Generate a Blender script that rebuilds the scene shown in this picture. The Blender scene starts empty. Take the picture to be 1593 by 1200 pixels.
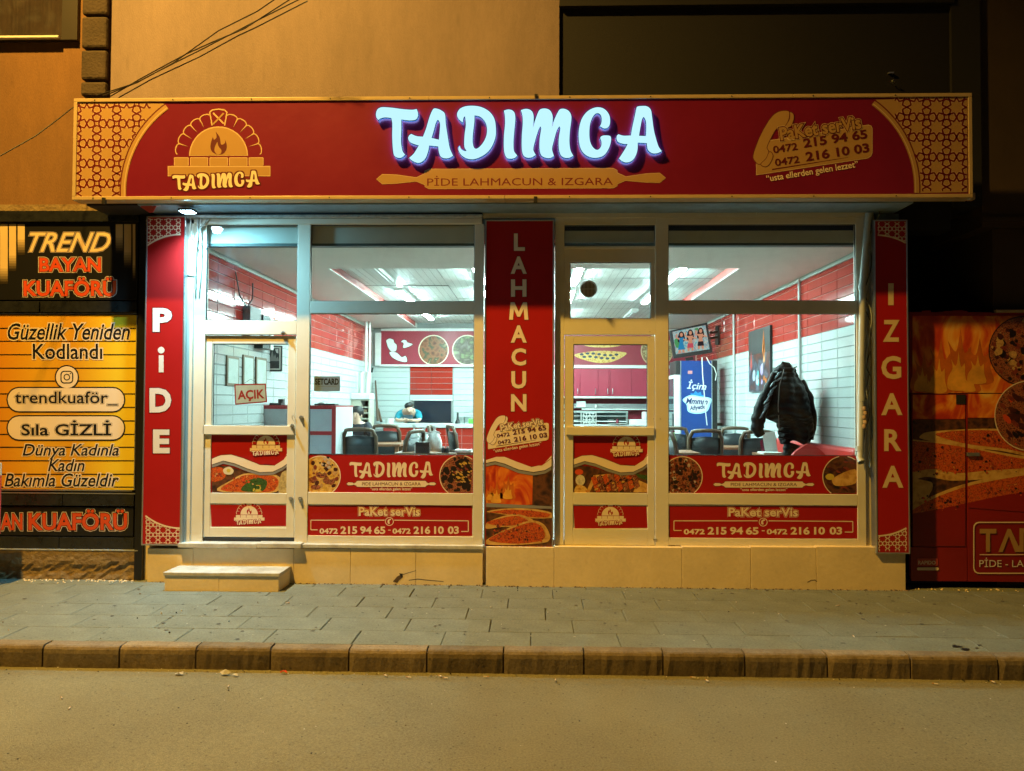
import bpy, math, random
from mathutils import Vector, Matrix
from mathutils.geometry import tessellate_polygon
random.seed(7)
C = bpy.context.scene.collection
SC = bpy.context.scene
rad = math.radians

# ------------------------------------------------------------------ camera
F, CX, CY, D, H = 1197.0, 796.5, 600.0, 7.48, 1.73
ROLL = rad(0.25)
_c = Matrix.Rotation(ROLL, 3, 'Z') @ Vector(((828 - CX) / F, -(631 - CY) / F, -1))
PITCH = math.atan(-_c.y)
YAW = math.atan2(_c.x, math.cos(PITCH) - math.sin(PITCH) * _c.y)
ROT = Matrix.Rotation(YAW, 3, 'Z') @ Matrix.Rotation(rad(90) + PITCH, 3, 'X') @ Matrix.Rotation(ROLL, 3, 'Z')
CAM = Vector((0, -D, H))
cam = bpy.data.cameras.new('camera'); camo = bpy.data.objects.new('camera', cam); C.objects.link(camo)
camo.matrix_world = Matrix.Translation(CAM) @ ROT.to_4x4()
cam.sensor_width = 36; cam.lens = F / 1593 * 36; cam.clip_end = 300; cam.clip_start = 0.05
SC.camera = camo

# ------------------------------------------------------------------ world, light, exposure
w = bpy.data.worlds.new("World"); SC.world = w; w.use_nodes = True
nt = w.node_tree; bg = nt.nodes['Background']
sky = nt.nodes.new('ShaderNodeTexSky'); sky.sky_type = 'NISHITA'; sky.sun_disc = False
sky.sun_elevation = rad(-3); sky.sun_rotation = rad(150)
nt.links.new(sky.outputs[0], bg.inputs[0]); bg.inputs[1].default_value = 0.12
SC.view_settings.view_transform = 'Standard'; SC.view_settings.look = 'None'
SC.view_settings.exposure = 0.0; SC.view_settings.gamma = 1.0
SC.view_settings.use_curve_mapping = False
cy = SC.cycles
cy.use_denoising = True; cy.max_bounces = 8; cy.diffuse_bounces = 4; cy.glossy_bounces = 4
cy.transparent_max_bounces = 12; cy.transmission_bounces = 4; cy.sample_clamp_indirect = 6.0
cy.use_adaptive_sampling = True; cy.adaptive_threshold = 0.015; cy.caustics_reflective = False; cy.caustics_refractive = False

LAMP = Vector((-4.92, -3.85, 10.6))
def spot(name, loc, target, watts, col, size, ang, blend=0.4):
    l = bpy.data.lights.new(name, 'SPOT'); l.energy = watts; l.color = col
    l.shadow_soft_size = size; l.spot_size = rad(ang); l.spot_blend = blend
    o = bpy.data.objects.new(name, l); C.objects.link(o); o.location = loc
    o.rotation_euler = (Vector(target) - Vector(loc)).to_track_quat('-Z', 'Y').to_euler()
    return o
SODIUM = (1.0, 0.56, 0.088)
sodium_light = spot('street_lamp_light', LAMP, (-2.4, -1.9, 0), 9000, SODIUM, 0.14, 112, 1.0)

# ------------------------------------------------------------------ projection helpers (photo measurements -> metres)
def W(px, py, Y=0.0):
    d = ROT @ Vector(((px - CX) / F, -(py - CY) / F, -1)); t = (Y + D) / d.y
    return CAM + d * t
def G(px, py, Z=0.0):
    d = ROT @ Vector(((px - CX) / F, -(py - CY) / F, -1)); t = (Z - H) / d.z
    return CAM + d * t
def rect(px0, py0, px1, py1, Y=0.0, xc=None):
    xm = (px0 + px1) / 2 if xc is None else xc; ym = 600
    return W(px0, ym, Y).x, W(px1, ym, Y).x, W(xm, py1, Y).z, W(xm, py0, Y).z   # X0 X1 Z0 Z1

# ------------------------------------------------------------------ materials
MATS = {}
def nodes_of(m):
    return m.node_tree.nodes, m.node_tree.links
def mat(name, col, rough=0.6, metal=0.0, var=0.12, vs=3.0, bump=0.0, bs=60.0, spec=0.5, coat=0.0, em=None, es=0.0, col2=None, rv=0.0, stretch=(1,1,1), speck=0.0, ss_=90.0):
    if name in MATS: return MATS[name]
    m = bpy.data.materials.new(name); m.use_nodes = True; N, L = nodes_of(m)
    b = N['Principled BSDF']
    b.inputs['Roughness'].default_value = rough; b.inputs['Metallic'].default_value = metal
    b.inputs['Specular IOR Level'].default_value = spec; b.inputs['Coat Weight'].default_value = coat
    b.inputs['Base Color'].default_value = (*col, 1)
    tc = N.new('ShaderNodeTexCoord'); mp = N.new('ShaderNodeMapping'); mp.inputs['Scale'].default_value = stretch
    L.new(tc.outputs['Object'], mp.inputs[0])
    if var > 0:
        n = N.new('ShaderNodeTexNoise'); n.inputs['Scale'].default_value = vs; n.inputs['Detail'].default_value = 6
        n.inputs['Roughness'].default_value = 0.65
        L.new(mp.outputs[0], n.inputs['Vector'])
        r = N.new('ShaderNodeValToRGB'); r.color_ramp.elements[0].position = 0.3; r.color_ramp.elements[1].position = 0.7
        c2 = col2 or tuple(c * (1 - var) for c in col); c1 = col if col2 else tuple(min(1, c * (1 + var)) for c in col)
        r.color_ramp.elements[0].color = (*c2, 1); r.color_ramp.elements[1].color = (*c1, 1)
        L.new(n.outputs[0], r.inputs[0]); L.new(r.outputs[0], b.inputs['Base Color'])
        if rv > 0:
            mr = N.new('ShaderNodeMapRange'); mr.inputs[3].default_value = rough - rv; mr.inputs[4].default_value = rough + rv
            L.new(n.outputs[0], mr.inputs[0]); L.new(mr.outputs[0], b.inputs['Roughness'])
    if speck > 0 and var > 0:
        n3 = N.new('ShaderNodeTexNoise'); n3.inputs['Scale'].default_value = ss_; n3.inputs['Detail'].default_value = 4; n3.inputs['Roughness'].default_value = .8
        L.new(mp.outputs[0], n3.inputs['Vector']); m3 = N.new('ShaderNodeMapRange'); m3.inputs[1].default_value = .3; m3.inputs[2].default_value = .7; m3.inputs[3].default_value = 1 - speck; m3.inputs[4].default_value = 1 + speck
        L.new(n3.outputs[0], m3.inputs[0])
        v3 = N.new('ShaderNodeTexVoronoi'); v3.inputs['Scale'].default_value = ss_ * .25; L.new(mp.outputs[0], v3.inputs['Vector'])
        m4 = N.new('ShaderNodeMapRange'); m4.inputs[1].default_value = .05; m4.inputs[2].default_value = .16; m4.inputs[3].default_value = 1 - speck * 1.6; m4.inputs[4].default_value = 1; L.new(v3.outputs['Distance'], m4.inputs[0])
        mm1 = N.new('ShaderNodeMath'); mm1.operation = 'MULTIPLY'; L.new(m3.outputs[0], mm1.inputs[0]); L.new(m4.outputs[0], mm1.inputs[1])
        vm = N.new('ShaderNodeVectorMath'); vm.operation = 'SCALE'; L.new(r.outputs[0], vm.inputs[0]); L.new(mm1.outputs[0], vm.inputs['Scale']); L.new(vm.outputs[0], b.inputs['Base Color'])
    if bump > 0:
        n2 = N.new('ShaderNodeTexNoise'); n2.inputs['Scale'].default_value = bs; n2.inputs['Detail'].default_value = 5
        L.new(mp.outputs[0], n2.inputs['Vector'])
        bp = N.new('ShaderNodeBump'); bp.inputs['Strength'].default_value = bump; bp.inputs['Distance'].default_value = 0.02
        L.new(n2.outputs[0], bp.inputs['Height']); L.new(bp.outputs[0], b.inputs['Normal'])
    if em:
        b.inputs['Emission Color'].default_value = (*em, 1); b.inputs['Emission Strength'].default_value = es
    MATS[name] = m; return m
def food(name, cols, scale=30, dist=0.6, rough=0.35, stretch=(1,1,1), det=4, vor=0.35):
    """printed photograph of food: blotches of the given colours"""
    m = bpy.data.materials.new(name); m.use_nodes = True; N, L = nodes_of(m); b = N['Principled BSDF']
    b.inputs['Roughness'].default_value = rough
    tc = N.new('ShaderNodeTexCoord'); mp = N.new('ShaderNodeMapping'); mp.inputs['Scale'].default_value = stretch
    L.new(tc.outputs['Object'], mp.inputs[0])
    n = N.new('ShaderNodeTexNoise'); n.inputs['Scale'].default_value = scale; n.inputs['Detail'].default_value = det
    n.inputs['Distortion'].default_value = dist; L.new(mp.outputs[0], n.inputs['Vector'])
    v = N.new('ShaderNodeTexVoronoi'); v.inputs['Scale'].default_value = scale * 1.7; L.new(mp.outputs[0], v.inputs['Vector'])
    mx = N.new('ShaderNodeMix'); mx.data_type = 'FLOAT'; mx.inputs[0].default_value = vor
    L.new(n.outputs[0], mx.inputs[2]); L.new(v.outputs['Distance'], mx.inputs[3])
    r = N.new('ShaderNodeValToRGB'); r.color_ramp.elements[0].position = 0.25; r.color_ramp.elements[1].position = 0.72
    r.color_ramp.elements[0].color = (*cols[0], 1); r.color_ramp.elements[1].color = (*cols[-1], 1)
    for i, c in enumerate(cols[1:-1]):
        e = r.color_ramp.elements.new(0.25 + 0.47 * (i + 1) / (len(cols) - 1)); e.color = (*c, 1)
    L.new(mx.outputs[0], r.inputs[0]); L.new(r.outputs[0], b.inputs['Base Color'])
    MATS[name] = m; return m
def emit(name, col, s):
    m = bpy.data.materials.new(name); m.use_nodes = True; N, L = nodes_of(m); N.remove(N['Principled BSDF'])
    e = N.new('ShaderNodeEmission'); e.inputs[0].default_value = (*col, 1); e.inputs[1].default_value = s
    L.new(e.outputs[0], N['Material Output'].inputs[0]); MATS[name] = m; return m
def glass_mat():
    m = bpy.data.materials.new('window_glass'); m.use_nodes = True; N, L = nodes_of(m); N.remove(N['Principled BSDF'])
    t = N.new('ShaderNodeBsdfTransparent'); t.inputs[0].default_value = (0.93, 0.97, 0.96, 1)
    g = N.new('ShaderNodeBsdfGlossy'); g.inputs['Roughness'].default_value = 0.01
    fr = N.new('ShaderNodeFresnel'); ge = N.new('ShaderNodeNewGeometry'); ma = N.new('ShaderNodeMath'); ma.operation = 'MULTIPLY_ADD'
    ma.inputs[1].default_value = 1 / 1.5 - 1.5; ma.inputs[2].default_value = 1.5; L.new(ge.outputs['Backfacing'], ma.inputs[0]); L.new(ma.outputs[0], fr.inputs[0])   # same reflectance seen from inside the sheet
    mx = N.new('ShaderNodeMixShader'); L.new(fr.outputs[0], mx.inputs[0]); L.new(t.outputs[0], mx.inputs[1]); L.new(g.outputs[0], mx.inputs[2])
    df = N.new('ShaderNodeBsdfDiffuse'); df.inputs[0].default_value = (.6, .6, .6, 1); nz = N.new('ShaderNodeTexNoise'); nz.inputs['Scale'].default_value = 3.5; nz.inputs['Detail'].default_value = 8; nz.inputs['Distortion'].default_value = 1.5
    tc = N.new('ShaderNodeTexCoord'); L.new(tc.outputs['Object'], nz.inputs['Vector']); mr = N.new('ShaderNodeMapRange'); mr.inputs[1].default_value = .45; mr.inputs[2].default_value = .8; mr.inputs[3].default_value = .001; mr.inputs[4].default_value = .028; L.new(nz.outputs[0], mr.inputs[0])
    m2 = N.new('ShaderNodeMixShader'); L.new(mr.outputs[0], m2.inputs[0]); L.new(mx.outputs[0], m2.inputs[1]); L.new(df.outputs[0], m2.inputs[2])   # dust and smears
    L.new(m2.outputs[0], N['Material Output'].inputs[0]); MATS['glass'] = m; return m
GLASS = glass_mat()

# ------------------------------------------------------------------ mesh builder
class MB:
    def __init__(s): s.v = []; s.f = []; s.mi = []; s.mats = []; s.sm = []
    def m(s, material):
        if material not in s.mats: s.mats.append(material)
        return s.mats.index(material)
    def add(s, verts, faces, material, smooth=False):
        o = len(s.v); s.v += [tuple(v) for v in verts]; i = s.m(material)
        for f in faces: s.f.append(tuple(o + k for k in f)); s.mi.append(i); s.sm.append(smooth)
        return s
    def box(s, x0, x1, y0, y1, z0, z1, material):
        if x0 > x1: x0, x1 = x1, x0
        if y0 > y1: y0, y1 = y1, y0
        if z0 > z1: z0, z1 = z1, z0
        v = [(x0,y0,z0),(x1,y0,z0),(x1,y1,z0),(x0,y1,z0),(x0,y0,z1),(x1,y0,z1),(x1,y1,z1),(x0,y1,z1)]
        return s.add(v, [(0,3,2,1),(4,5,6,7),(0,1,5,4),(1,2,6,5),(2,3,7,6),(3,0,4,7)], material)
    def pbox(s, px0, py0, px1, py1, Y0, Y1, material, xc=None):
        a, b, c, d = rect(px0, py0, px1, py1, Y0, xc); return s.box(a, b, Y0, Y1, c, d, material)
    def flat(s, loops, Y, material, depth=0.0):
        """loops in photo pixels on the plane Y -> filled sheet facing the street, optional depth behind it"""
        L3 = [[W(p[0], p[1], Y) for p in lp] for lp in loops]
        return s.fill3(L3, material, Vector((0, depth, 0)))
    def fill3(s, L3, material, ext=Vector((0, 0, 0))):
        tris = tessellate_polygon(L3); vs = [p for lp in L3 for p in lp]
        out = []
        for t in tris:
            a, b, c = (vs[i] for i in t)
            nrm = (b - a).cross(c - a)
            out.append(t if nrm.y < 0 else (t[0], t[2], t[1]))
        s.add(vs, out, material)
        if ext.length > 0:
            n = len(vs); allv = vs + [v + ext for v in vs]; fs = []
            k = 0
            for lp in L3:
                m = len(lp)
                for i in range(m):
                    j = (i + 1) % m; fs.append((k + i, k + j, n + k + j, n + k + i))
                k += m
            s.add(allv, fs, material)
            s.add([v + ext for v in vs], [tuple(reversed(t)) for t in out], material)
        return s
    def tube(s, pts, r, material, seg=8, cap=True, smooth=True):
        pts = [Vector(p) for p in pts]; rings = []
        rr = r if isinstance(r, (list, tuple)) else [r] * len(pts)
        up = Vector((0, 0, 1))
        prev = None
        for i, p in enumerate(pts):
            t = (pts[min(i + 1, len(pts) - 1)] - pts[max(i - 1, 0)]).normalized()
            if prev is None:
                a = t.orthogonal().normalized()
            else:
                a = (prev - t * prev.dot(t)).normalized()
            prev = a; b = t.cross(a)
            rings.append([p + (a * math.cos(2 * math.pi * k / seg) + b * math.sin(2 * math.pi * k / seg)) * rr[i] for k in range(seg)])
        v = [q for rg in rings for q in rg]; f = []
        for i in range(len(pts) - 1):
            for k in range(seg):
                f.append((i * seg + k, i * seg + (k + 1) % seg, (i + 1) * seg + (k + 1) % seg, (i + 1) * seg + k))
        s.add(v, f, material, smooth)
        if cap:
            s.add(rings[0], [tuple(reversed(range(seg)))], material); s.add(rings[-1], [tuple(range(seg))], material)
        return s
    def lathe(s, cx, cy_, prof, material, seg=14, smooth=True):
        v = []; f = []
        for (r, z) in prof: v += [(cx + r * math.cos(2 * math.pi * k / seg), cy_ + r * math.sin(2 * math.pi * k / seg), z) for k in range(seg)]
        for i in range(len(prof) - 1):
            for k in range(seg): f.append((i * seg + k, i * seg + (k + 1) % seg, (i + 1) * seg + (k + 1) % seg, (i + 1) * seg + k))
        s.add(v, f, material, smooth)
        s.add(v[:seg], [tuple(reversed(range(seg)))], material); s.add(v[-seg:], [tuple(range(seg))], material)
        return s
    def mesh(s, name):
        me = bpy.data.meshes.new(name); me.from_pydata(s.v, [], s.f)
        for m in s.mats: me.materials.append(m)
        me.polygons.foreach_set('material_index', s.mi); me.polygons.foreach_set('use_smooth', s.sm); me.update(); return me
    def build(s, name, parent=None, bevel=0.0, kind=None):
        return obj(name, s.mesh(name), parent, bevel, kind)

def wloc(o):
    v = Vector((0, 0, 0))
    while o: v += o.location; o = o.parent
    return v
def obj(name, me, parent=None, bevel=0.0, kind=None, loc=None):
    o = bpy.data.objects.new(name, me); C.objects.link(o)
    if parent:
        o.parent = parent; o.location = -wloc(parent)
    if loc is not None: o.location = o.location + Vector(loc)
    if bevel > 0:
        b = o.modifiers.new('bevel', 'BEVEL'); b.width = bevel; b.segments = 2; b.limit_method = 'ANGLE'
    if kind: o['kind'] = kind
    return o
def thing(name, label, cat, loc=(0, 0, 0), group=None):
    o = bpy.data.objects.new(name, None); C.objects.link(o); o.location = loc; o.empty_display_size = 0.1
    o['label'] = label; o['category'] = cat
    if group: o['group'] = group
    return o
def tag(o, label, cat, group=None):
    o['label'] = label; o['category'] = cat
    if group: o['group'] = group
    return o
def structure(name, label=None):
    o = bpy.data.objects.new(name, None); C.objects.link(o); o['kind'] = 'structure'
    return o
def copy_tree(o, parent=None):
    c = o.copy(); C.objects.link(c)
    if parent: c.parent = parent
    for ch in list(o.children): copy_tree(ch, c)
    return c

# ------------------------------------------------------------------ 2D shapes in photo pixels
def ell(cx, cy_, rx, ry=None, n=28, a0=0, a1=360):
    ry = rx if ry is None else ry
    full = abs(a1 - a0) >= 360
    k = n if full else n + 1
    return [(cx + rx * math.cos(rad(a0 + (a1 - a0) * i / n)), cy_ - ry * math.sin(rad(a0 + (a1 - a0) * i / n))) for i in range(k)]
def rr(x0, y0, x1, y1, r, n=5):
    out = []
    for (cx, cy_, a) in ((x1 - r, y0 + r, 0), (x0 + r, y0 + r, 90), (x0 + r, y1 - r, 180), (x1 - r, y1 - r, 270)):
        out += [(cx + r * math.cos(rad(a + 90 * i / n)), cy_ - r * math.sin(rad(a + 90 * i / n))) for i in range(n + 1)]
    return out
def q(x0, y0, x1, y1): return [(x0, y0), (x1, y0), (x1, y1), (x0, y1)]
def seg2(p, p2, wd):
    dx, dy = p2[0] - p[0], p2[1] - p[1]; l = math.hypot(dx, dy) or 1; nx, ny = -dy / l * wd / 2, dx / l * wd / 2
    return [(p[0] + nx, p[1] + ny), (p2[0] + nx, p2[1] + ny), (p2[0] - nx, p2[1] - ny), (p[0] - nx, p[1] - ny)]
def strokes(mb, pts, wd, Y, m, closed=False):
    n = len(pts); 
    for i in range(n if closed else n - 1): mb.flat([seg2(pts[i], pts[(i + 1) % n], wd)], Y - 0.00005 * (i % 2), m)
def ring(mb, cx, cy_, r0, r1, Y, m, n=28, a0=0, a1=360, ry=1.0):
    if abs(a1 - a0) >= 360:
        mb.flat([ell(cx, cy_, r1, r1 * ry, n), ell(cx, cy_, r0, r0 * ry, n)[::-1]], Y, m)
    else:
        mb.flat([ell(cx, cy_, r1, r1 * ry, n, a0, a1) + ell(cx, cy_, r0, r0 * ry, n, a0, a1)[::-1]], Y, m)
def smooth(pts, n=5):
    """closed outline: Catmull-Rom through the points, corners (third entry) kept sharp"""
    N = len(pts); out = []
    for i in range(N):
        p0, p1, p2, p3 = (pts[(i + k - 1) % N] for k in range(4))
        a, b = Vector(p1[:2]), Vector(p2[:2])
        ta = (b - Vector(p0[:2])) / 2 if len(p1) < 3 else (b - a) * 0.8
        tb = (Vector(p3[:2]) - a) / 2 if len(p2) < 3 else (b - a) * 0.8
        mxl = (b - a).length
        if ta.length > mxl: ta = ta.normalized() * mxl
        if tb.length > mxl: tb = tb.normalized() * mxl
        for k in range(n):
            t = k / n
            h = (2*t**3 - 3*t**2 + 1) * a + (t**3 - 2*t**2 + t) * ta + (-2*t**3 + 3*t**2) * b + (t**3 - t**2) * tb
            out.append((h.x, h.y))
    return out
_tc = {}
def text_mesh(body, off=0.0, shear=0.0, space=1.0):
    key = (body, round(off, 4), shear, space)
    if key in _tc: return _tc[key]
    c = bpy.data.curves.new('t', 'FONT'); c.body = body; c.offset = off; c.shear = shear; c.space_character = space
    c.resolution_u = 3
    o = bpy.data.objects.new('t', c); C.objects.link(o); bpy.context.view_layer.update()
    me = bpy.data.meshes.new_from_object(o.evaluated_get(bpy.context.evaluated_depsgraph_get()))
    v = [(p.co.x, p.co.y) for p in me.vertices]; f = [tuple(p.vertices) for p in me.polygons]
    bpy.data.objects.remove(o); bpy.data.curves.remove(c); bpy.data.meshes.remove(me)
    _tc[key] = (v, f); return v, f
def text(mb, body, cx, cy_, w_, h_, Y, layers, rot=0.0, shear=0.0, space=1.0, bold=0.02, pmap=None):
    """lettering fitted to a box of photo pixels; layers = (extra outline, material, proudness)"""
    v, f = text_mesh(body, bold, shear, space)
    xs = [a for a, b in v]; ys = [b for a, b in v]; x0, x1, y0, y1 = min(xs), max(xs), min(ys), max(ys)
    sx, sy = w_ / (x1 - x0), h_ / (y1 - y0); ca, sa = math.cos(rad(rot)), math.sin(rad(rot))
    for (off, m, dy) in layers:
        v, f = text_mesh(body, bold + off, shear, space)
        P = []
        for a, b in v:
            u, t = (a - (x0 + x1) / 2) * sx, -(b - (y0 + y1) / 2) * sy
            uu, tt = cx + u * ca + t * sa, cy_ - u * sa + t * ca
            if pmap: uu, tt = pmap(uu, tt)
            P.append(W(uu, tt, Y - dy))
        mb.add(P, f, m)

def clip_strokes(mb, segs, inside, wd, Y, m, sub=5):
    for (a, b) in segs:
        n = sub; pts = [(a[0] + (b[0] - a[0]) * i / n, a[1] + (b[1] - a[1]) * i / n) for i in range(n + 1)]
        run = None
        for i in range(n):
            ok = inside(*pts[i]) and inside(*pts[i + 1])
            if ok and run is None: run = pts[i]
            if run is not None and (not ok or i == n - 1):
                e = pts[i + 1] if ok else pts[i]
                if e != run: mb.flat([seg2(run, e, wd)], Y, m)
                run = None
def star_lattice(x0, y0, x1, y1, L, ox=0, oy=0, rich=False):
    """straps of an eight-fold star pattern (polygons in contact on octagons and squares)"""
    s = L / (1 + math.sqrt(2)); segs = []; th = rad(62)
    def star(cx, cy_, n, rot):
        p = s / 2 / math.tan(math.pi / n); t = p * math.tan(math.pi / n) / (math.cos(th) + math.sin(th) * math.tan(math.pi / n))
        rin = math.hypot(p - t * math.sin(th), t * math.cos(th))
        for k in range(n):
            a = rot + 2 * math.pi * k / n; M = (cx + p * math.cos(a), cy_ + p * math.sin(a))
            for sg in (-1, 1):
                b = a + sg * math.pi / n; I = (cx + rin * math.cos(b), cy_ + rin * math.sin(b)); segs.append((M, I))
        if n == 8:
            for k in range(8):
                a = rot + math.pi / 8 + 2 * math.pi * k / 8; b = a + 2 * math.pi * 3 / 8
                pa, pb = (cx + p * math.cos(rot + math.pi * k / 4), cy_ + p * math.sin(rot + math.pi * k / 4)), (cx + p * math.cos(rot + math.pi * (k + 3) / 4), cy_ + p * math.sin(rot + math.pi * (k + 3) / 4))
                if rich: segs.append((pa, pb))
    i0 = int(math.floor((x0 - ox) / L)) - 1; i1 = int(math.ceil((x1 - ox) / L)) + 1
    j0 = int(math.floor((y0 - oy) / L)) - 1; j1 = int(math.ceil((y1 - oy) / L)) + 1
    for i in range(i0, i1 + 1):
        for j in range(j0, j1 + 1):
            star(ox + i * L, oy + j * L, 8, 0.0)
            star(ox + (i + .5) * L, oy + (j + .5) * L, 4, rad(45))
    return segs

# ------------------------------------------------------------------ the brush letters of the shop name (outlines measured on the sign)
K = 150 / 1593
def g_(x0, pts): return [((x0 + p[0] * K, 155 + p[1] * K) + ((1,) if len(p) > 2 else ())) for p in pts]
c = 1
GLYPH = [
 ('T', [g_(580, [(95,340,c),(60,300),(52,230),(80,160),(150,128),(300,135),(500,160),(650,170),(725,158,c),(745,220),(740,290),(700,335),(600,345),(470,330,c),(470,500),(465,700),(490,850),(532,912,c),(470,960),(400,958),(350,920),(330,800),(320,600),(322,400),(305,305,c),(200,295),(120,315)])]),
 ('A', [g_(580, [(1000,155),(1060,152),(1130,180),(1190,235),(1205,400),(1235,600),(1270,800),(1325,930,c),(1260,965),(1180,970),(1120,940),(1090,860),(1080,775,c),(930,760,c),(915,850),(870,970),(800,1035),(730,1045),(650,1010),(600,965,c),(680,890),(760,758,c),(680,735),(610,700),(583,640),(605,590),(635,570,c),(720,605),(828,615,c),(880,480),(940,280)]),
        g_(580, [(1075,335),(1110,400),(1105,520),(1092,665,c),(970,635,c),(1010,500),(1040,390)])]),
 ('D', [g_(700, [(210,380,c),(150,330),(118,270),(125,210),(170,150),(260,112),(400,105),(530,130),(650,200),(730,310),(757,450),(755,600),(710,740),(640,850),(540,930),(400,985),(280,975),(190,920),(145,850),(140,800),(160,768,c),(190,825),(235,850),(275,852,c),(238,780),(240,600),(262,430),(255,330),(248,275,c),(225,300)]),
        g_(700, [(405,262,c),(500,285),(580,370),(612,480),(600,600),(550,710),(480,790),(430,815),(395,790),(375,700),(380,560),(400,400),(405,320)])]),
 ('I', [g_(700, [(890,185,c),(960,165),(1030,180),(1070,230),(1080,330),(1065,500),(1050,700),(1058,850),(1110,925,c),(1070,965),(1000,978),(940,965),(905,900),(890,800),(892,600),(910,400),(905,260)])]),
 ('M', [g_(800, [(110,175,c),(190,155),(260,170),(305,215),(322,300),(310,470,c),(350,330),(400,200),(440,158),(520,150),(590,180),(632,260),(635,350),(622,470,c),(660,340),(720,210),(760,160),(830,155),(900,190),(940,260),(942,350),(920,520),(912,700),(930,840),(975,930,c),(910,962),(830,960),(770,920),(738,820),(735,650),(760,480),(745,440,c),(700,520),(650,700),(625,820),(655,930,c),(600,965),(520,962),(450,925),(418,830),(420,650),(445,480),(430,440,c),(390,530),(340,700),(315,830),(355,915,c),(290,955),(210,960),(150,920),(125,820),(125,600),(140,400),(135,270)])]),
 ('C', [g_(890, [(460,440,c),(520,475),(580,470),(620,420),(628,330),(610,250),(560,180),(490,138),(400,130),(300,165),(220,230),(155,330),(115,480),(108,620),(125,760),(170,860),(240,925),(340,962),(450,955),(540,910),(610,800),(642,690),(640,620),(610,598),(520,595),(475,615),(465,640,c),(485,700),(480,770),(440,825),(390,828),(330,770),(295,680),(285,560),(295,420),(330,310),(380,240),(430,225),(475,260),(490,330),(480,400)])]),
 ('A', [g_(890, [(1075,120),(1150,108),(1240,115),(1300,170),(1320,280),(1350,500),(1390,660),(1430,780),(1482,855,c),(1400,888),(1320,885),(1260,840),(1240,780),(1235,720,c),(1085,712,c),(1080,830),(1050,930),(990,1010),(900,1040),(820,1015),(775,975,c),(830,890),(880,810),(918,735,c),(840,730),(760,700),(735,650),(740,600),(765,575,c),(850,598),(972,595,c),(990,480),(1030,300),(1060,160)]),
        g_(890, [(1185,290),(1220,360),(1225,480),(1220,605,c),(1105,600,c),(1130,450),(1155,330)])]),
]
GLYPH = [(n, [smooth(l, 4 if i == 0 else 4) for i, l in enumerate(ls)]) for n, ls in GLYPH]
GX0, GX1, GY0, GY1 = 584.5, 1030.0, 164.0, 254.5
def wordmark(mb, cx, cy_, w_, h_, Y, m, rot=0.0, dark=None, dw=1.0):
    """the shop name in its brush letters, flat print, fitted to a box of photo pixels"""
    ca, sa = math.cos(rad(rot)), math.sin(rad(rot))
    def tf(p, dx=0, dy=0):
        u = (p[0] - (GX0 + GX1) / 2) / (GX1 - GX0) * w_; t = (p[1] - (GY0 + GY1) / 2) / (GY1 - GY0) * h_
        return (cx + dx + u * ca + t * sa, cy_ + dy - u * sa + t * ca)
    for n, ls in GLYPH:
        if dark:
            for k, (dx, dy) in enumerate(((-dw, -dw), (dw, -dw), (dw, dw * .6), (-dw, dw * .6))):
                mb.flat([[tf(p, dx, dy) for p in l] for l in ls], Y + 0.0012 + 0.0002 * k, dark)
        mb.flat([[tf(p) for p in l] for l in ls], Y, m)
# ------------------------------------------------------------------ palette
FRAME = mat('painted_aluminium', (0.70, 0.66, 0.55), 0.38, var=0.06, vs=2.5, bump=0.03, bs=25)
ALU = mat('bare_aluminium', (0.55, 0.57, 0.58), 0.28, metal=0.85, var=0.08, vs=8)
DARKM = mat('dark_gasket', (0.015, 0.015, 0.016), 0.6, var=0)
VRED = mat('red_vinyl', (0.165, 0.006, 0.030), 0.34, spec=0.4, var=0.14, vs=0.8, bump=0.22, bs=2.6, rv=0.06)
PRED = mat('red_panel_print', (0.36, 0.008, 0.008), 0.42, spec=0.3, var=0.06, vs=2)
GOLD = mat('gold_print', (0.40, 0.235, 0.085), 0.42, var=0.06, vs=2)
GOLDL = mat('pale_gold_line_print', (0.60, 0.42, 0.24), 0.42, var=0.03)
CREAM = mat('cream_print', (0.80, 0.66, 0.50), 0.42, var=0.03)
WHITEP = mat('white_print', (0.72, 0.70, 0.72), 0.42, var=0.03)
DREDP = mat('dark_red_print', (0.10, 0.006, 0.008), 0.45, var=0.03)
BLACKP = mat('black_print', (0.008, 0.008, 0.009), 0.4, var=0.0)
GREYP = mat('grey_print', (0.25, 0.24, 0.24), 0.45, var=0.05)
TRIM = mat('sign_trim_paint', (0.46, 0.34, 0.19), 0.4, var=0.08, vs=6)
WALL = mat('ochre_wall_paint', (0.235, 0.172, 0.165), 0.88, var=0.16, vs=0.9, bump=0.25, bs=110, speck=.07, ss_=16, stretch=(1.6, 1, .45))
WALL2 = mat('neighbour_wall_paint', (0.19, 0.092, 0.030), 0.88, var=0.2, vs=0.9, bump=0.25, bs=110, speck=.08, ss_=16, stretch=(1.6, 1, .45))
DWALL = mat('dark_brown_wall_paint', (0.0055, 0.0050, 0.0085), 0.75, var=0.15, vs=1.2, bump=0.1, bs=70)
SOFFIT = mat('blue_grey_soffit_paint', (0.20, 0.30, 0.40), 0.6, var=0.18, vs=6, bump=0.1, bs=60)
STONE = mat('beige_stone_cladding', (0.76, 0.62, 0.38), 0.62, var=0.08, vs=3, bump=0.08, bs=30, rv=0.08, speck=.05, ss_=30)
MARBLE = mat('worn_white_marble', (0.62, 0.63, 0.60), 0.45, var=0.25, vs=7, col2=(0.33, 0.31, 0.28), bump=0.08, bs=40)
SLAB = mat('concrete_paving', (0.18, 0.20, 0.165), 0.86, var=0.3, vs=2.6, col2=(0.115, 0.13, 0.108), bump=0.5, bs=60, speck=.28, ss_=55)
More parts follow.
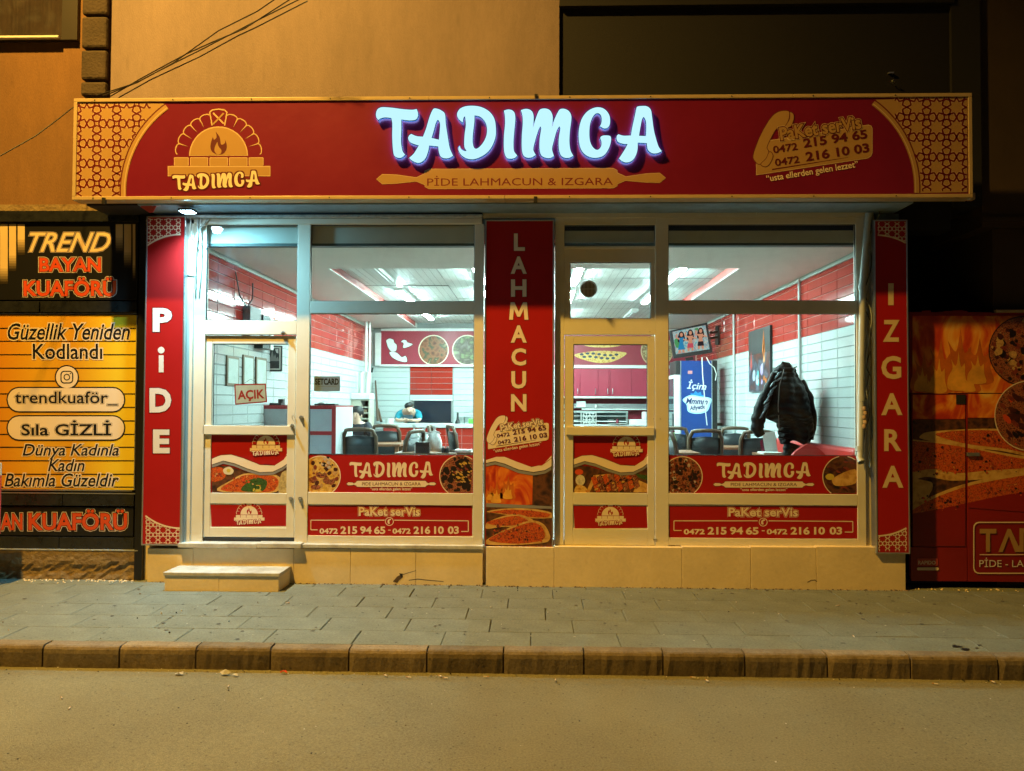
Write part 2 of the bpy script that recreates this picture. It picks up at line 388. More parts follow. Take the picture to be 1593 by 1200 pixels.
KERB = mat('kerb_concrete', (0.21, 0.16, 0.09), 0.9, var=0.3, vs=5, col2=(0.12, 0.088, 0.05), bump=0.16, bs=60, speck=.3, ss_=50)
ROAD = mat('dusty_asphalt', (0.285, 0.268, 0.17), 0.88, var=0.3, vs=0.8, col2=(0.205, 0.19, 0.118), bump=0.9, bs=190, speck=.34, ss_=75)
BTILE = mat('black_stone_tile', (0.022, 0.024, 0.026), 0.22, var=0.5, vs=14, col2=(0.010, 0.011, 0.012), rv=0.08)
ORANGE = mat('orange_red_print', (0.62, 0.07, 0.015), 0.42, var=0.05)
GOLDA = mat('amber_panel_print', (0.62, 0.27, 0.012), 0.35, var=0.4, vs=0.9, col2=(0.42, 0.10, 0.008), stretch=(1.4, 1, 0.05))
PLAST = mat('crumbling_plaster', (0.30, 0.22, 0.11), 0.92, var=0.5, vs=7, col2=(0.17, 0.105, 0.045), bump=0.6, bs=28)
QUOIN = mat('dark_rusticated_plaster', (0.055, 0.036, 0.022), 0.9, var=0.25, vs=5, bump=0.5, bs=35)
WHITEM = mat('white_plastic', (0.72, 0.73, 0.70), 0.4, var=0.08, vs=8)
BLACK = mat('black_plastic', (0.012, 0.012, 0.013), 0.45, var=0)
CABLE = mat('cable_rubber', (0.018, 0.016, 0.015), 0.55, var=0)
SHEETM = mat('galvanised_sheet', (0.48, 0.50, 0.49), 0.4, metal=0.5, var=0.3, vs=14, bump=0.15, bs=30)
F_LAH = food('lahmacun_print', [(0.12,0.012,0.004),(0.44,0.045,0.010),(0.62,0.12,0.02),(0.26,0.025,0.008),(0.72,0.26,0.06)], 26, 0.4)
F_FLAME = food('flames_print', [(0.30,0.014,0.004),(0.42,0.028,0.005),(0.60,0.07,0.008),(0.80,0.26,0.02),(0.85,0.48,0.10)], 2.6, 1.6, stretch=(1.5,1,0.8), det=3, vor=0.0)
F_CRUST = food('crust_print', [(0.36,0.14,0.03),(0.62,0.36,0.10),(0.72,0.46,0.16)], 16, 0.4, vor=0.1)
F_MEAT = food('grilled_meat_print', [(0.006,0.004,0.004),(0.05,0.012,0.01),(0.18,0.04,0.02),(0.42,0.14,0.07),(0.02,0.01,0.01),(0.5,0.3,0.16)], 34, 1.2)
F_PIZZA = food('flatbread_print', [(0.30,0.07,0.015),(0.55,0.28,0.05),(0.70,0.48,0.14),(0.45,0.14,0.03)], 15, 0.8)
F_GREEN = food('herb_print', [(0.006,0.012,0.004),(0.02,0.06,0.01),(0.06,0.12,0.03),(0.01,0.02,0.006)], 50, 1.0)
F_DARK = food('dark_plate_print', [(0.008,0.005,0.005),(0.05,0.02,0.012),(0.14,0.05,0.02),(0.02,0.01,0.008)], 9, 1.0)

# ------------------------------------------------------------------ THE SETTING: road, kerb, pavement
YK = G(800, 1014, 0.0).y            # front edge of the kerb
ROADZ = -0.155
me = MB()
NX, NY = 60, 26
vs = []; fs = []
for j in range(NY + 1):
    for i in range(NX + 1):
        x = -30 + 60 * i / NX; y = (YK + 0.02) - (YK + 0.02 + 26) * (j / NY) ** 1.3 if False else (YK + 0.03) - 24 * (j / NY) ** 1.5
        vs.append((x, y, ROADZ + 0.008 * math.sin(x * 0.9 + 1) * math.sin(y * 0.7) * min(1, j / 3)))
for j in range(NY):
    for i in range(NX):
        a = j * (NX + 1) + i; fs.append((a, a + NX + 1, a + NX + 2, a + 1))
me.add(vs, fs, ROAD, True); me.build('road', kind='structure')
MB().box(-30, 30, -30, 14, -0.6, -0.3, ROAD).build('ground', kind='structure')

pave = structure('pavement')
MB().box(-12, 12, YK + 0.115, 0.3, -0.16, -0.016, mat('paving_joint_mortar', (0.07, 0.065, 0.055), 0.95, var=0.2, vs=10)).build('bedding', pave)
slab_v = []
for k in range(4):
    m = MB(); e = 0.0022; b = 0.006
    x, y, z = 0.65 - 0.005, 0.345 - 0.005, 0.04
    j_ = [random.uniform(-0.002, 0.002) for _ in range(8)]
    v = [(0+j_[0],0+j_[1],-z),(x+j_[2],0+j_[3],-z),(x+j_[4],y+j_[5],-z),(0+j_[6],y+j_[7],-z),(0+j_[0],0+j_[1],-b),(x+j_[2],0+j_[3],-b),(x+j_[4],y+j_[5],-b),(0+j_[6],y+j_[7],-b),(b,b,0),(x-b,b,0),(x-b,y-b,0),(b,y-b,0)]
    m.add(v, [(0,1,5,4),(1,2,6,5),(2,3,7,6),(3,0,4,7),(4,5,9,8),(5,6,10,9),(6,7,11,10),(7,4,8,11),(8,9,10,11)], SLAB)
    slab_v.append(m.mesh('paving_slab'))
rows = 0; y = YK + 0.12
while y < 0.05:
    off = [0.0, 0.33, 0.12, 0.45, 0.2, 0.52, 0.05][rows % 7]
    i = 0; x = -7.8 + off
    while x < 7.4:
        o = obj('paving_slab', slab_v[(i * 3 + rows) % 4], pave); o.location = (x, y, random.uniform(-0.0015, 0.0015))
        o.rotation_euler = (random.uniform(-.0022, .0022), random.uniform(-.0016, .0016), random.uniform(-.001, .001))
        x += 0.65; i += 1
    y += 0.345; rows += 1
kerb = structure('kerb')
KERBS = [mat('kerb_concrete_%s' % n_, c1_, .9, var=.3, vs=6, col2=c2_, bump=.16, bs=60, speck=.3, ss_=50) for n_, c1_, c2_ in (('pale', (.26, .20, .12), (.16, .12, .07)), ('dark', (.18, .135, .075), (.10, .075, .042)), ('grey', (.22, .175, .115), (.13, .10, .065)))]
kxs = [G(px, 1014, 0).x for px in (47, 172, 295, 415, 540, 663, 783, 908, 1030, 1155, 1280, 1405, 1535)]
dk = (kxs[-1] - kxs[0]) / 12
kxs = [kxs[0] - dk * k for k in range(5, 0, -1)] + kxs + [kxs[-1] + dk * k for k in range(1, 6)]
for i in range(len(kxs) - 1):
    a, b_ = kxs[i] + 0.006, kxs[i + 1] - 0.006; dz = random.uniform(-0.004, 0.004); dy = random.uniform(-0.006, 0.006)
    m = MB(); n = 14; prof = [(0, ROADZ - 0.1), (-0.004, -0.05), (0.0, -0.022), (0.010, -0.006), (0.024, 0.002), (0.115, 0.004), (0.115, -0.15)]
    vs = []; fs = []
    for k in range(n + 1):
        xx = a + (b_ - a) * k / n; jj = random.uniform(-0.004, 0.004) + (random.uniform(.004, .012) if k in (0, n) else 0)
        for (py_, pz) in prof: vs.append((xx, YK + dy + py_ + (jj if pz > -0.1 else 0), pz + dz + (random.uniform(-.002, .001) if pz > -0.04 else 0)))
    P = len(prof)
    for k in range(n):
        for t in range(P - 1): fs.append((k * P + t, (k + 1) * P + t, (k + 1) * P + t + 1, k * P + t + 1))
    fs.append(tuple(range(P))[::-1]); fs.append(tuple(n * P + t for t in range(P)))
    m.add(vs, fs, KERBS[i % 3] if i % 4 else KERB); m.build('kerb_stone', kerb)
MB().box(-12, 12, YK + 0.012, YK + 0.11, ROADZ - 0.1, -0.02, QUOIN).build('kerb_bedding', kerb)

# ------------------------------------------------------------------ walls above and beside the shop
def W0(px, py): return W(px, py, 0.0)
xL, xM, xQ = W0(170, 100).x, W0(870, 80).x, W0(130, 100).x
zTop = 7.2; zF = W(800, 333, 0.0).z           # top of the storefront frame
XS0, XS1 = W(218, 600, 0).x, W(1414, 600, 0).x   # shop outer edges
up = MB().box(xL, xM, 0.03, 0.30, 3.62, zTop, WALL).build('upper_wall'); up['kind'] = 'structure'
XD = W0(1482, 60).x
dw = MB().box(xM, XD, 0.06, 0.30, 3.45, zTop, DWALL)
dw.box(xM, XD + .02, 0.0, 0.30, 5.66, 5.76, DWALL)
dwo = dw.build('dark_upper_wall'); dwo['kind'] = 'structure'
# small fixings left in the dark wall
t = thing('wall_bracket', 'small rusty bracket and pin left in the dark wall above the sign', 'bracket', W(1388, 120, 0.05))
MB().box(W0(1384,0).x, W0(1392,0).x, 0.03, 0.058, W0(1388,112).z, W0(1388,110).z, ALU).build('pin', t)
MB().tube([W(1391,132,0.05), W(1386,128,0.02), W(1390,124,0.0), W(1392,129,0.03)], 0.004, ALU, 6).build('hook', t)
# neighbour's wall, left
nb = MB().box(-9.5, xQ, 0.05, 0.35, W0(60, 326).z, zTop, WALL2).build('neighbour_wall'); nb['kind'] = 'structure'
# ragged lower plaster edge of neighbour wall
m = MB(); x = -7.0; zz = W0(60, 326).z
while x < W0(222, 300).x:
    wd = random.uniform(0.03, 0.12); m.box(x, x + wd, 0.042 - random.uniform(0, .004), 0.075, zz - random.uniform(0.0, 0.045), zz + 0.06, PLAST); x += wd * 0.98
m.build('ragged_plaster_edge', nb)
MB().box(xQ, xL + 0.02, 0.05, 0.35, W0(150, 326).z, zTop, WALL2).box(xL, W0(222, 300).x, 0.05, 0.3, W0(150, 326).z, 3.64, WALL2).build('wall_return', nb)
qz = [W0(150, p).z for p in (152, 127, 78, 26, -28, -85, -140)]
for k in range(6):
    m = MB(); a, b_ = W0(130, 0).x, W0(169, 0).x
    m.box(a, b_, -0.03, 0.05, qz[k] + 0.012, qz[k + 1] - 0.012, QUOIN); o = m.build('quoin_block', nb, bevel=0.022)
# dark window high on the left
t = thing('upstairs_window', 'dark upstairs window with closed curtains at the top left', 'window', W(50, 60, 0.04))
x0, x1, z0, _ = rect(-90, -200, 113, 66, 0.04)
z1 = zTop - 0.2; zs = W0(50, 60).z
WOODD = mat('dark_window_paint', (0.022, 0.016, 0.012), 0.5, var=0.1)
CURT = mat('brown_curtain', (0.05, 0.022, 0.012), 0.9, var=0.3, vs=4)
MB().box(x1 - 0.16, x1, 0.0, 0.05, z0, z1, WOODD).build('frame_side', t, 0.004)
MB().box(x0, x1 - 0.16, 0.0, 0.05, z0, zs - 0.01, WOODD).build('frame_bottom', t, 0.004)
MB().box(x0, x1 - 0.17, -0.035, 0.0, zs - 0.008, zs + 0.014, WHITEM).build('sill', t, 0.003)
m = MB(); n = 90; vs = []; fs = []
for i in range(n + 1):
    xx = x0 + (x1 - 0.16 - x0) * i / n; yy = 0.032 + 0.014 * math.sin(i * 0.9) + 0.005 * math.sin(i * 2.3)
    vs += [(xx, yy, zs), (xx, yy, z1)]
for i in range(n): fs.append((2*i, 2*i+2, 2*i+3, 2*i+1))
m.add(vs, fs, CURT, True); m.build('curtain', t)
MB().box(x0, x1 - 0.16, 0.006, 0.010, zs, z1, GLASS).build('pane', t)

# dark recess on the right, above the hoarding, and the brown pier beyond
XR = W0(1414, 400).x
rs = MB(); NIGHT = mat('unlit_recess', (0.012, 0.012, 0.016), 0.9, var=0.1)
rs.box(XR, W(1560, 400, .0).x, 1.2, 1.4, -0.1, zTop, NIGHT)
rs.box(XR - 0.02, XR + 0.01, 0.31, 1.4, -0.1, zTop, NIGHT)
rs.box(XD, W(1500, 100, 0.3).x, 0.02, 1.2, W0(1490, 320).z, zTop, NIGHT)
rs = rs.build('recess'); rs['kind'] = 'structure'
PIER = mat('brown_render', (0.055, 0.034, 0.020), 0.85, var=0.15, vs=2, bump=0.1, bs=60)
pr = MB().box(W0(1556, 400).x, 9.5, 0.12, 1.4, -0.1, W0(1570, 352).z, PIER)
pr.box(W0(1534, 400).x, 9.5, 0.06, 1.4, W0(1570, 351).z, zTop, PIER)
pr.box(W0(1500, 400).x, W0(1533, 400).x, 0.16, 1.4, W0(1570, 310).z, zTop, PIER)
pr = pr.build('neighbour_pier'); pr['kind'] = 'structure'
prl = MB().box(W0(1534,400).x - .01, 9.5, 0.03, 0.058, W0(1570, 343).z, W0(1570, 336).z, PIER).build('ledge', pr)

# ------------------------------------------------------------------ shop plinth, sill and step
pl = structure('shop_plinth')
def clad(px0, px1, py0, py1, Y0, Y1, nm='cladding_slab'):
    x0 = W(px0, 880, Y0).x; x1 = W(px1, 880, Y0).x
    zt = W((px0 + px1) / 2, py0, Y0).z
    return MB().box(x0 + .0015, x1 - .0015, Y0, Y1, -0.012, zt, STONE).build(nm, pl, 0.003)
ZB1 = W(620, 854, -0.05).z
for a, b_ in ((229, 300), (300, 457), (457, 545), (545, 647), (647, 751)): clad(a, b_, 853.5, 905, -0.05, 0.05)
for a, b_ in ((756, 862), (862, 1061), (1061, 1168), (1168, 1270), (1270, 1409)): clad(a, b_, 851.5, 908, -0.075, 0.05)
MB().box(XS0 + .04, XS1 - .04, 0.05, 0.25, -0.3, 0.36, STONE).build('core', pl)
# broken corner of one slab
CH = mat('broken_stone_edge', (0.10, 0.065, 0.035), 0.95, var=0.3, vs=20)
m = MB(); m.flat([[(611, 905), (618, 897), (626, 893), (627, 898), (621, 903), (618, 907)]], -0.0515, CH)
m.flat([[(621, 892), (627, 893), (624, 900)]], -0.052, BLACKP)
strokes(m, [(627, 894), (636, 891), (647, 888)], 0.7, -0.0517, CH); strokes(m, [(636, 903), (650, 901), (668, 903), (690, 905)], 0.9, -0.0517, CH)
strokes(m, [(1256, 906), (1262, 903), (1268, 902.5), (1271, 905)], 0.9, -0.0765, CH)
m.build('broken_corner', pl)
MBL = MARBLE
def sill(px0, px1, py0, py1, Yf):
    a, b_, c_, d = rect(px0, py0, px1, py1, Yf); return MB().box(a + .001, b_ - .001, Yf, 0.06, c_, d, MBL).build('marble_sill', pl, 0.004)
sill(280, 402, 846, 853, -0.11); sill(402, 471, 846, 853, -0.11); sill(471, 753, 848.5, 854, -0.065)

st = thing('entrance_step', 'low stone entrance step with worn marble tread below the left door', 'step', (W(355, 900, -0.3).x, -0.3, 0))
sx0, sx1 = G(256, 919, 0).x, G(434, 920.5, 0).x; sy = G(345, 920, 0).y; sz = W(345, 891, sy).z
xm = G(342, 919, 0).x
for a, b_ in ((sx0, xm - .001), (xm + .001, sx1)):
    MB().box(a, b_, sy, -0.052, -0.012, sz - 0.034, STONE).build('riser', st, 0.004)
    for (u, v_) in ((0, .33), (.33, 1)):
        ya, yb = sy - 0.012 + (-.052 - sy + .012) * u, sy - .012 + (-.052 - sy + .012) * v_
        MB().box(a - 0.01, b_ + (0.01 if b_ == sx1 else -0.0), ya + .001, yb - .001, sz - 0.033, sz + random.uniform(-.002, .001), MARBLE).build('tread', st, 0.004)

# ------------------------------------------------------------------ hairdresser's front on the left
hd = thing('hairdresser_front', 'black and amber hairdresser shopfront left of the restaurant', 'shopfront', W(100, 895, 0.03))
YH = 0.03
def hp(name, px0, py0, px1, py1, Y0, Y1, m, bev=0.003): return MB().pbox(px0, py0, px1, py1, Y0, Y1, m, xc=105).build(name, hd, bev)
hp('backing_wall', -170, 327, 222, 905, 0.10, 0.3, BLACKP, 0)
hp('side_post', 213, 320, 225, 905, 0.0, 0.1, BLACKP)
hp('top_board', -170, 328, 211, 345, 0.02, 0.1, BTILE)
hp('sign_board', -170, 346, 211, 467, 0.045, 0.1, BLACKP)
for a, b_ in ((-120, 58), (60, 211)): hp('stone_tile', a, 469, b_, 486, 0.03, 0.1, BTILE)
ga = GOLDA; N, L = nodes_of(ga); tcg = N.new('ShaderNodeTexCoord'); sx_ = N.new('ShaderNodeSeparateXYZ'); rg = N.new('ShaderNodeValToRGB'); L.new(tcg.outputs['Generated'], sx_.inputs[0]); L.new(sx_.outputs[0], rg.inputs[0]); L.new(rg.outputs[0], N['Principled BSDF'].inputs['Base Color'])
for i, (p_, c_) in enumerate(((0.0, (.62, .40, .02)), (.45, (.66, .27, .012)), (.60, (.72, .38, .018)), (.74, (.66, .31, .014)), (.86, (.78, .48, .02)), (1.0, (.80, .62, .03)))):
    el = rg.color_ramp.elements[i] if i < 2 else rg.color_ramp.elements.new(p_); el.position = p_; el.color = (*c_, 1)
hp('amber_panel', -170, 490, 212, 762, 0.05, 0.1, GOLDA)
for a, b_ in ((-120, 100), (101, 211)): hp('stone_tile', a, 769, b_, 787, 0.03, 0.1, BTILE)
hp('sign_board', -170, 789, 211, 834, 0.045, 0.1, BLACKP)
for a, b_ in ((-120, 96), (97, 212)): hp('stone_tile', a, 836, b_, 855, 0.03, 0.1, BTILE)
hp('metal_edge', -170, 762.3, 208, 764, 0.04, 0.05, ALU, 0); hp('metal_edge', -170, 767, 213, 768.5, 0.028, 0.05, ALU, 0)
hp('metal_edge', 210.5, 490, 212, 762, 0.04, 0.05, ALU, 0); hp('metal_edge', -170, 487.5, 211, 489, 0.04, 0.06, ALU, 0)
m = MB()                                                     # printed stripes and lettering of the top board
YP = 0.0435
STR = mat('cream_stripe_print', (0.70, 0.52, 0.26), 0.4, var=0.04)
STRB = mat('faded_stripe_print', (0.20, 0.14, 0.07), 0.4, var=0.04)
for i, (a, b_, yb) in enumerate(((0, 12, 430), (14, 25, 410), (27.5, 38.5, 385), (180, 191, 382), (193, 204, 405), (206.5, 217.5 - 7, 425))):
    mm = STR
    m.flat([q(a, 349, b_, yb - 12)], YP, mm)
    for k in range(6):                                       # the print fades to black
        t_ = mat('stripe_fade_%d' % k, tuple(c_ * (1 - (k + 1) / 7) ** 1.6 for c_ in (0.70, 0.52, 0.26)), 0.4, var=0)
        m.flat([q(a, yb - 12 + k * 4, b_, yb - 8 + k * 4)], YP, t_)
SALM = mat('silver_outline_print', (0.55, 0.46, 0.44), 0.4, var=0.04)
text(m, 'TREND', 109, 377, 128, 30, YP, [(0.045, BLACKP, 0), (0.032, SALM, .0004), (0.018, BLACKP, .0008), (0, mat('peach_print', (0.80, 0.58, 0.34), 0.4, var=.05), .0012)], shear=0.42, bold=0.012, space=1.0)
def deco(body, cx, cy_, w_, h_, mm, base=YP):
    text(mm, body, cx, cy_, w_, h_, base, [(0.055, SALM, 0), (0.022, BLACKP, .0004), (-0.004, ORANGE, .0008)], bold=0.035)
deco('BAYAN', 109, 412, 96, 22, m); deco('KUAFÖRÜ', 108.5, 446.5, 144, 30, m)
m.build('printed_lettering', hd)
m = MB(); YP = 0.0485
for yy in (511, 531, 552, 573, 593, 613, 634, 655, 676, 696, 717, 738, 758): m.flat([q(-160, yy - .8, 211, yy + .8)], YP, BLACKP)
def amb(body, cx, cy_, w_, h_, sh=0.0, b_=0.012):
    text(m, body, cx, cy_, w_, h_, YP - .0006, [(0.05, CREAM, 0), (0, BLACKP, .0006)], shear=sh, bold=b_)
amb('Güzellik Yeniden', 107, 516, 190, 26, 0.25); amb('Kodlandı', 105, 547, 108, 24, 0.0)
amb('Dünya Kadınla', 110, 703, 150, 24, 0.25); amb('Kadın', 103, 724, 57, 19, 0.25); amb('Bakımla Güzeldir', 96, 747, 178, 21, 0.25)
for yc in (622, 666):
    m.flat([rr(10, yc - 20, 195, yc + 20, 19.5)], YP - .0008, BLACKP); m.flat([rr(12, yc - 18, 193, yc + 18, 17.5)], YP - .0012, CREAM)
text(m, 'trendkuaför_', 103, 620, 160, 22, YP - .0016, [(0.045, BLACKP, 0), (0.03, CREAM, .0004), (0, BLACKP, .0008)], bold=0.012)
text(m, 'Sıla GİZLİ', 103, 666, 140, 24, YP - .0016, [(0.045, BLACKP, 0), (0.03, CREAM, .0004), (0, BLACKP, .0008)], bold=0.02)
m.flat([ell(104, 587, 19)], YP - .0008, BLACKP); m.flat([ell(104, 587, 17)], YP - .0012, CREAM)
m.flat([rr(94, 577, 114, 597, 6)], YP - .0016, BLACKP); m.flat([rr(95.8, 578.8, 112.2, 595.2, 4.5)], YP - .002, CREAM)
ring(m, 104, 587, 3.6, 5.2, YP - .0024, BLACKP, 20); m.flat([ell(109.5, 581.5, 1.1, n=8)], YP - .0024, BLACKP)
m.build('printed_lettering', hd)
m = MB(); deco('AN', 18, 812, 34, 26, m, 0.0435); deco('KUAFÖRÜ', 121, 809, 154, 33, m, 0.0435); m.build('printed_lettering', hd)
# crumbling plaster base
m = MB(); n, k_ = 70, 9; vs = []; fs = []
bx0, bx1 = -7.0, W(214, 880, 0).x; zt = W(105, 856, 0.02).z
for j in range(k_ + 1):
    for i in range(n + 1):
        t_ = j / k_; xx = bx0 + (bx1 - bx0) * i / n; cut = 0.52 + 0.07 * math.sin(i * .5) + .05 * math.sin(i * 1.3)
        yy = 0.0 if t_ > cut else 0.012 + random.uniform(-.009, .009) - (0.03 * max(0, .35 - t_))
        vs.append((xx, yy + random.uniform(-.002, .002), -0.02 + (zt + 0.02) * t_))
for j in range(k_):
    for i in range(n): a = j * (n + 1) + i; fs.append((a, a + 1, a + n + 2, a + n + 1))
m.add(vs, fs, PLAST); m.box(bx0, bx1, -0.004, 0.1, zt, zt + 0.008, SHEETM); m.build('plaster_base', hd)
for k in range(26):                                          # crumbs at the wall's foot
    pass
m = MB()
for k in range(170):
    x = random.uniform(-5.0, bx1) if k < 120 else random.uniform(W(1418,900,0).x, 5.4); yy = 0.0 - abs(random.gauss(0, .05)) ; r = random.uniform(.003, .011)
    if k >= 120: r *= 1.1
    m.lathe(x, yy - .01, [(r * .7, -.001), (r, r * .4), (r * .5, r * .9)], STONE if k % 3 else CREAM, 5, False)
m.build('plaster_crumbs', kind='stuff')

# small red and white advertising board just at the left edge
t = thing('pavement_board', 'red and white advertising board at the far left edge', 'sign board', W(-40, 890, -0.35))
Yb = -0.35; a, b_, z0, z1 = rect(-62, 720, 3.5, 832, Yb)
PKR = mat('pink_red_print', (0.75, 0.10, 0.07), 0.4, var=.1); MB().box(a, b_, Yb, Yb + .02, z1 - .12, z1, FRAME).build('header', t, .002); MB().box(a, b_, Yb, Yb + .02, z0, z1 - .121, PKR).build('panel', t, .002)
for xx in (a + .04, b_ - .08): MB().box(xx, xx + .03, Yb + .005, Yb + .025, 0, z0, ALU).build('leg', t)

# ------------------------------------------------------------------ hoarding with food pictures on the right
HRED = mat('hoarding_red_print', (0.24, 0.008, 0.006), 0.42, var=.12, vs=1.5)
ho = thing('painted_hoarding', 'board hoarding printed with flames, flatbreads and a small door, right of the shop', 'hoarding', W(1500, 905, 0.02))
YO = 0.03
x0 = W(1416, 700, YO).x; x1 = 8.5; zt = W(1500, 487, YO).z; zb = W(1500, 905, YO).z
dx0, dx1 = W(1418.5, 700, YO).x, W(1503, 700, YO).x; dzt, dzb = W(1460, 613, YO).z, W(1460, 851, YO).z
MB().box(x0, x1, YO + .004, YO + .05, dzt + .006, zt, HRED).build('upper_board', ho, .002)
MB().box(dx1 + .007, x1, YO + .004, YO + .05, zb, dzt, HRED).build('side_board', ho, .002)
MB().box(x0, dx1, YO + .004, YO + .05, zb, dzb - .006, HRED).build('lower_board', ho, .002)
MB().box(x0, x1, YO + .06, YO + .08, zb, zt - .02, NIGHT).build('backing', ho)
m = MB(); x = x0
while x < 6.6:
    wd = random.uniform(.04, .15); m.box(x, x + wd, YO + .002, YO + .012, zt - .03, zt + random.uniform(.0, .03) * (1 if x < 4.3 else .4), HRED); x += wd
m.build('torn_top_edge', ho)
MB().pbox(1551, 482, 1640, 486.5, YO - .01, YO + .03, TRIM).build('top_batten', ho, .003)
dr = MB().box(dx0 + .004, dx1 - .002, YO + .004, YO + .045, dzb, dzt, HRED).build('small_door', ho, .002)
MB().pbox(1504, 704.5, 1523, 710, YO - .018, YO + .002, ALU).build('handle', dr, .003)
Yq = YO + .002
fl = MB(); fl.flat([q(1419.5, 491, 1640, 611.5)], Yq, F_FLAME); fl.flat([q(1505.5, 613, 1640, 650)], Yq, F_FLAME); fl.flat([q(1420, 614.5, 1501.5, 652)], Yq, F_FLAME)
FY = mat('flame_yellow_print', (0.72, 0.34, 0.04), 0.42, var=.3, vs=5); FO = mat('flame_orange_print', (0.55, 0.13, 0.01), 0.42, var=.3, vs=5)
def flame(cx, by, w_, h_, m_, dy):
    pts = [(cx - w_*.5, by), (cx - w_*.55, by - h_*.3), (cx - w_*.3, by - h_*.55), (cx - w_*.38, by - h_*.8, 1), (cx - w_*.1, by - h_*.62), (cx + w_*.05, by - h_, 1), (cx + w_*.18, by - h_*.6), (cx + w_*.4, by - h_*.7, 1), (cx + w_*.42, by - h_*.35), (cx + w_*.5, by)]
    fl.flat([smooth(pts, 4)], Yq - dy, m_)
for i, (cx, by, w_, h_) in enumerate(((1436, 608, 34, 60), (1462, 610, 40, 85), (1492, 606, 46, 95), (1522, 596, 44, 70), (1450, 610, 24, 40), (1510, 609, 30, 40))):
    flame(cx, by, w_, h_, FO, .0006 + i * .0001)
    flame(cx - 2, by, w_ * .6, h_ * .62, FY, .0016 + i * .0001)
fl.build('flame_print', ho)
def scatter(m_, cx, cy_, r, Y, seed, mats, n=60, sz=(3, 7), box=None, ang=None, asp=1.0):
    """pieces of food printed inside a round picture"""
    rn = random.Random(seed)
    for k in range(n):
        a = rn.uniform(0, 6.283); d = r * math.sqrt(rn.random()); x, y = cx + d * math.cos(a), cy_ + d * math.sin(a); s_ = rn.uniform(*sz)
        s_ = min(s_, (r - d) * .95)
        if s_ < .8: continue
        if box: s_ = min(s_, x - box[0], box[2] - x, y - box[1], box[3] - y)
        if s_ < .8: continue
        b0 = rn.uniform(0, 6.28) if ang is None else rad(ang) + rn.uniform(-.2, .2); P = []
        for i in range(7):
            t_ = 6.283 * i / 7; rr_ = s_ * rn.uniform(.6, 1); u, v_ = rr_ * math.cos(t_), rr_ * math.sin(t_) / asp; P.append((x + u * math.cos(b0) - v_ * math.sin(b0), y + u * math.sin(b0) + v_ * math.cos(b0)))
        m_.flat([P], Y - .00001 * k, mats[rn.randrange(len(mats))])
CHAR = mat('charred_meat_print', (.012, .006, .005), .4, var=.5, vs=40); BRICKR = mat('red_meat_print', (.20, .035, .02), .4, var=.5, vs=40); TANP = mat('tan_food_print', (.50, .30, .12), .4, var=.4, vs=40); CORN = mat('golden_food_print', (.60, .36, .06), .4, var=.4, vs=40); PALEP = mat('pale_highlight_print', (.5, .42, .38), .4, var=.3, vs=40); SAUCE = mat('dark_sauce_print', (.06, .012, .01), .4, var=.5, vs=30)
def bread(m_, pts_outer, pts_inner, Y, dy=0.0):
    m_.flat([smooth(pts_outer, 4)], Y - dy, F_CRUST); m_.flat([smooth(pts_inner, 4)], Y - dy - .0006, F_LAH)
m = MB()
m.flat([q(1420, 653, 1501.5, 796)], Yq, F_DARK); m.flat([q(1505.5, 651, 1640, 770)], Yq, F_DARK)
m.flat([[(1420, 796), (1501.5, 780), (1501.5, 850), (1420, 850)]], Yq - .0022, HRED); m.flat([[(1505.5, 782), (1640, 748), (1640, 800), (1505.5, 790)]], Yq - .0022, HRED)
def two(po, pi, dy):
    """a printed flatbread that runs across the seam between door and board"""
    for lo, hi in ((1420, 1501.5), (1505.5, 1640)):
        for pts, mt, e in ((po, F_CRUST, 0), (pi, F_LAH, .0005)):
            s_ = smooth(pts, 6)
            s_ = clip_x(s_, lo, hi)
            if len(s_) > 3: m.flat([s_], Yq - dy - e, mt)
def clip_x(p, lo, hi):
    for lim, sg in ((lo, 1), (hi, -1)):
        out = []
        for i in range(len(p)):
            a, b_ = p[i], p[(i + 1) % len(p)]; ia = (a[0] - lim) * sg >= 0; ib = (b_[0] - lim) * sg >= 0
            if ia: out.append(a)
            if ia != ib:
                t_ = (lim - a[0]) / (b_[0] - a[0]); out.append((lim, a[1] + (b_[1] - a[1]) * t_))
        p = out
        if len(p) < 3: return p
    return p
two([(1431,682),(1440,673),(1500,668),(1560,668),(1640,680),(1640,716),(1560,702),(1500,696)], [(1455,676),(1500,670),(1560,671),(1640,682),(1640,711),(1560,698),(1500,690)], .0004)
two([(1400,690),(1440,686),(1500,694),(1580,708),(1640,716),(1640,738),(1560,744),(1480,748),(1440,742),(1400,750)], [(1400,690),(1440,688),(1500,696),(1580,712),(1640,722),(1600,728),(1540,732),(1490,736),(1450,730),(1400,734)], .0010)
two([(1400,748),(1448,750),(1450,762),(1430,790),(1400,800)], [(1400,760),(1410,756),(1412,764),(1405,770)], .0014)
two([(1412,802),(1450,772),(1520,748),(1640,728),(1640,762),(1560,776),(1480,793)], [(1416,799),(1452,776),(1520,753),(1640,735),(1640,757),(1560,771),(1480,788)], .0018)
for i, (cx, cy_, rr__, bx_) in enumerate(((1470, 705, 60, (1421, 693, 1500, 742)), (1560, 722, 60, (1507, 712, 1592, 738)), (1550, 690, 60, (1507, 674, 1592, 696)), (1455, 785, 40, (1430, 770, 1500, 795)), (1550, 762, 60, (1507, 755, 1592, 772)))):
    scatter(m, cx, cy_, rr__, Yq - .0030, 40 + i, [BRICKR, ORANGE, SAUCE, CHAR, F_LAH], 130, (1, 3.2), bx_)
m.build('flatbread_print', ho)
m = MB()
Yc = Yq - .004
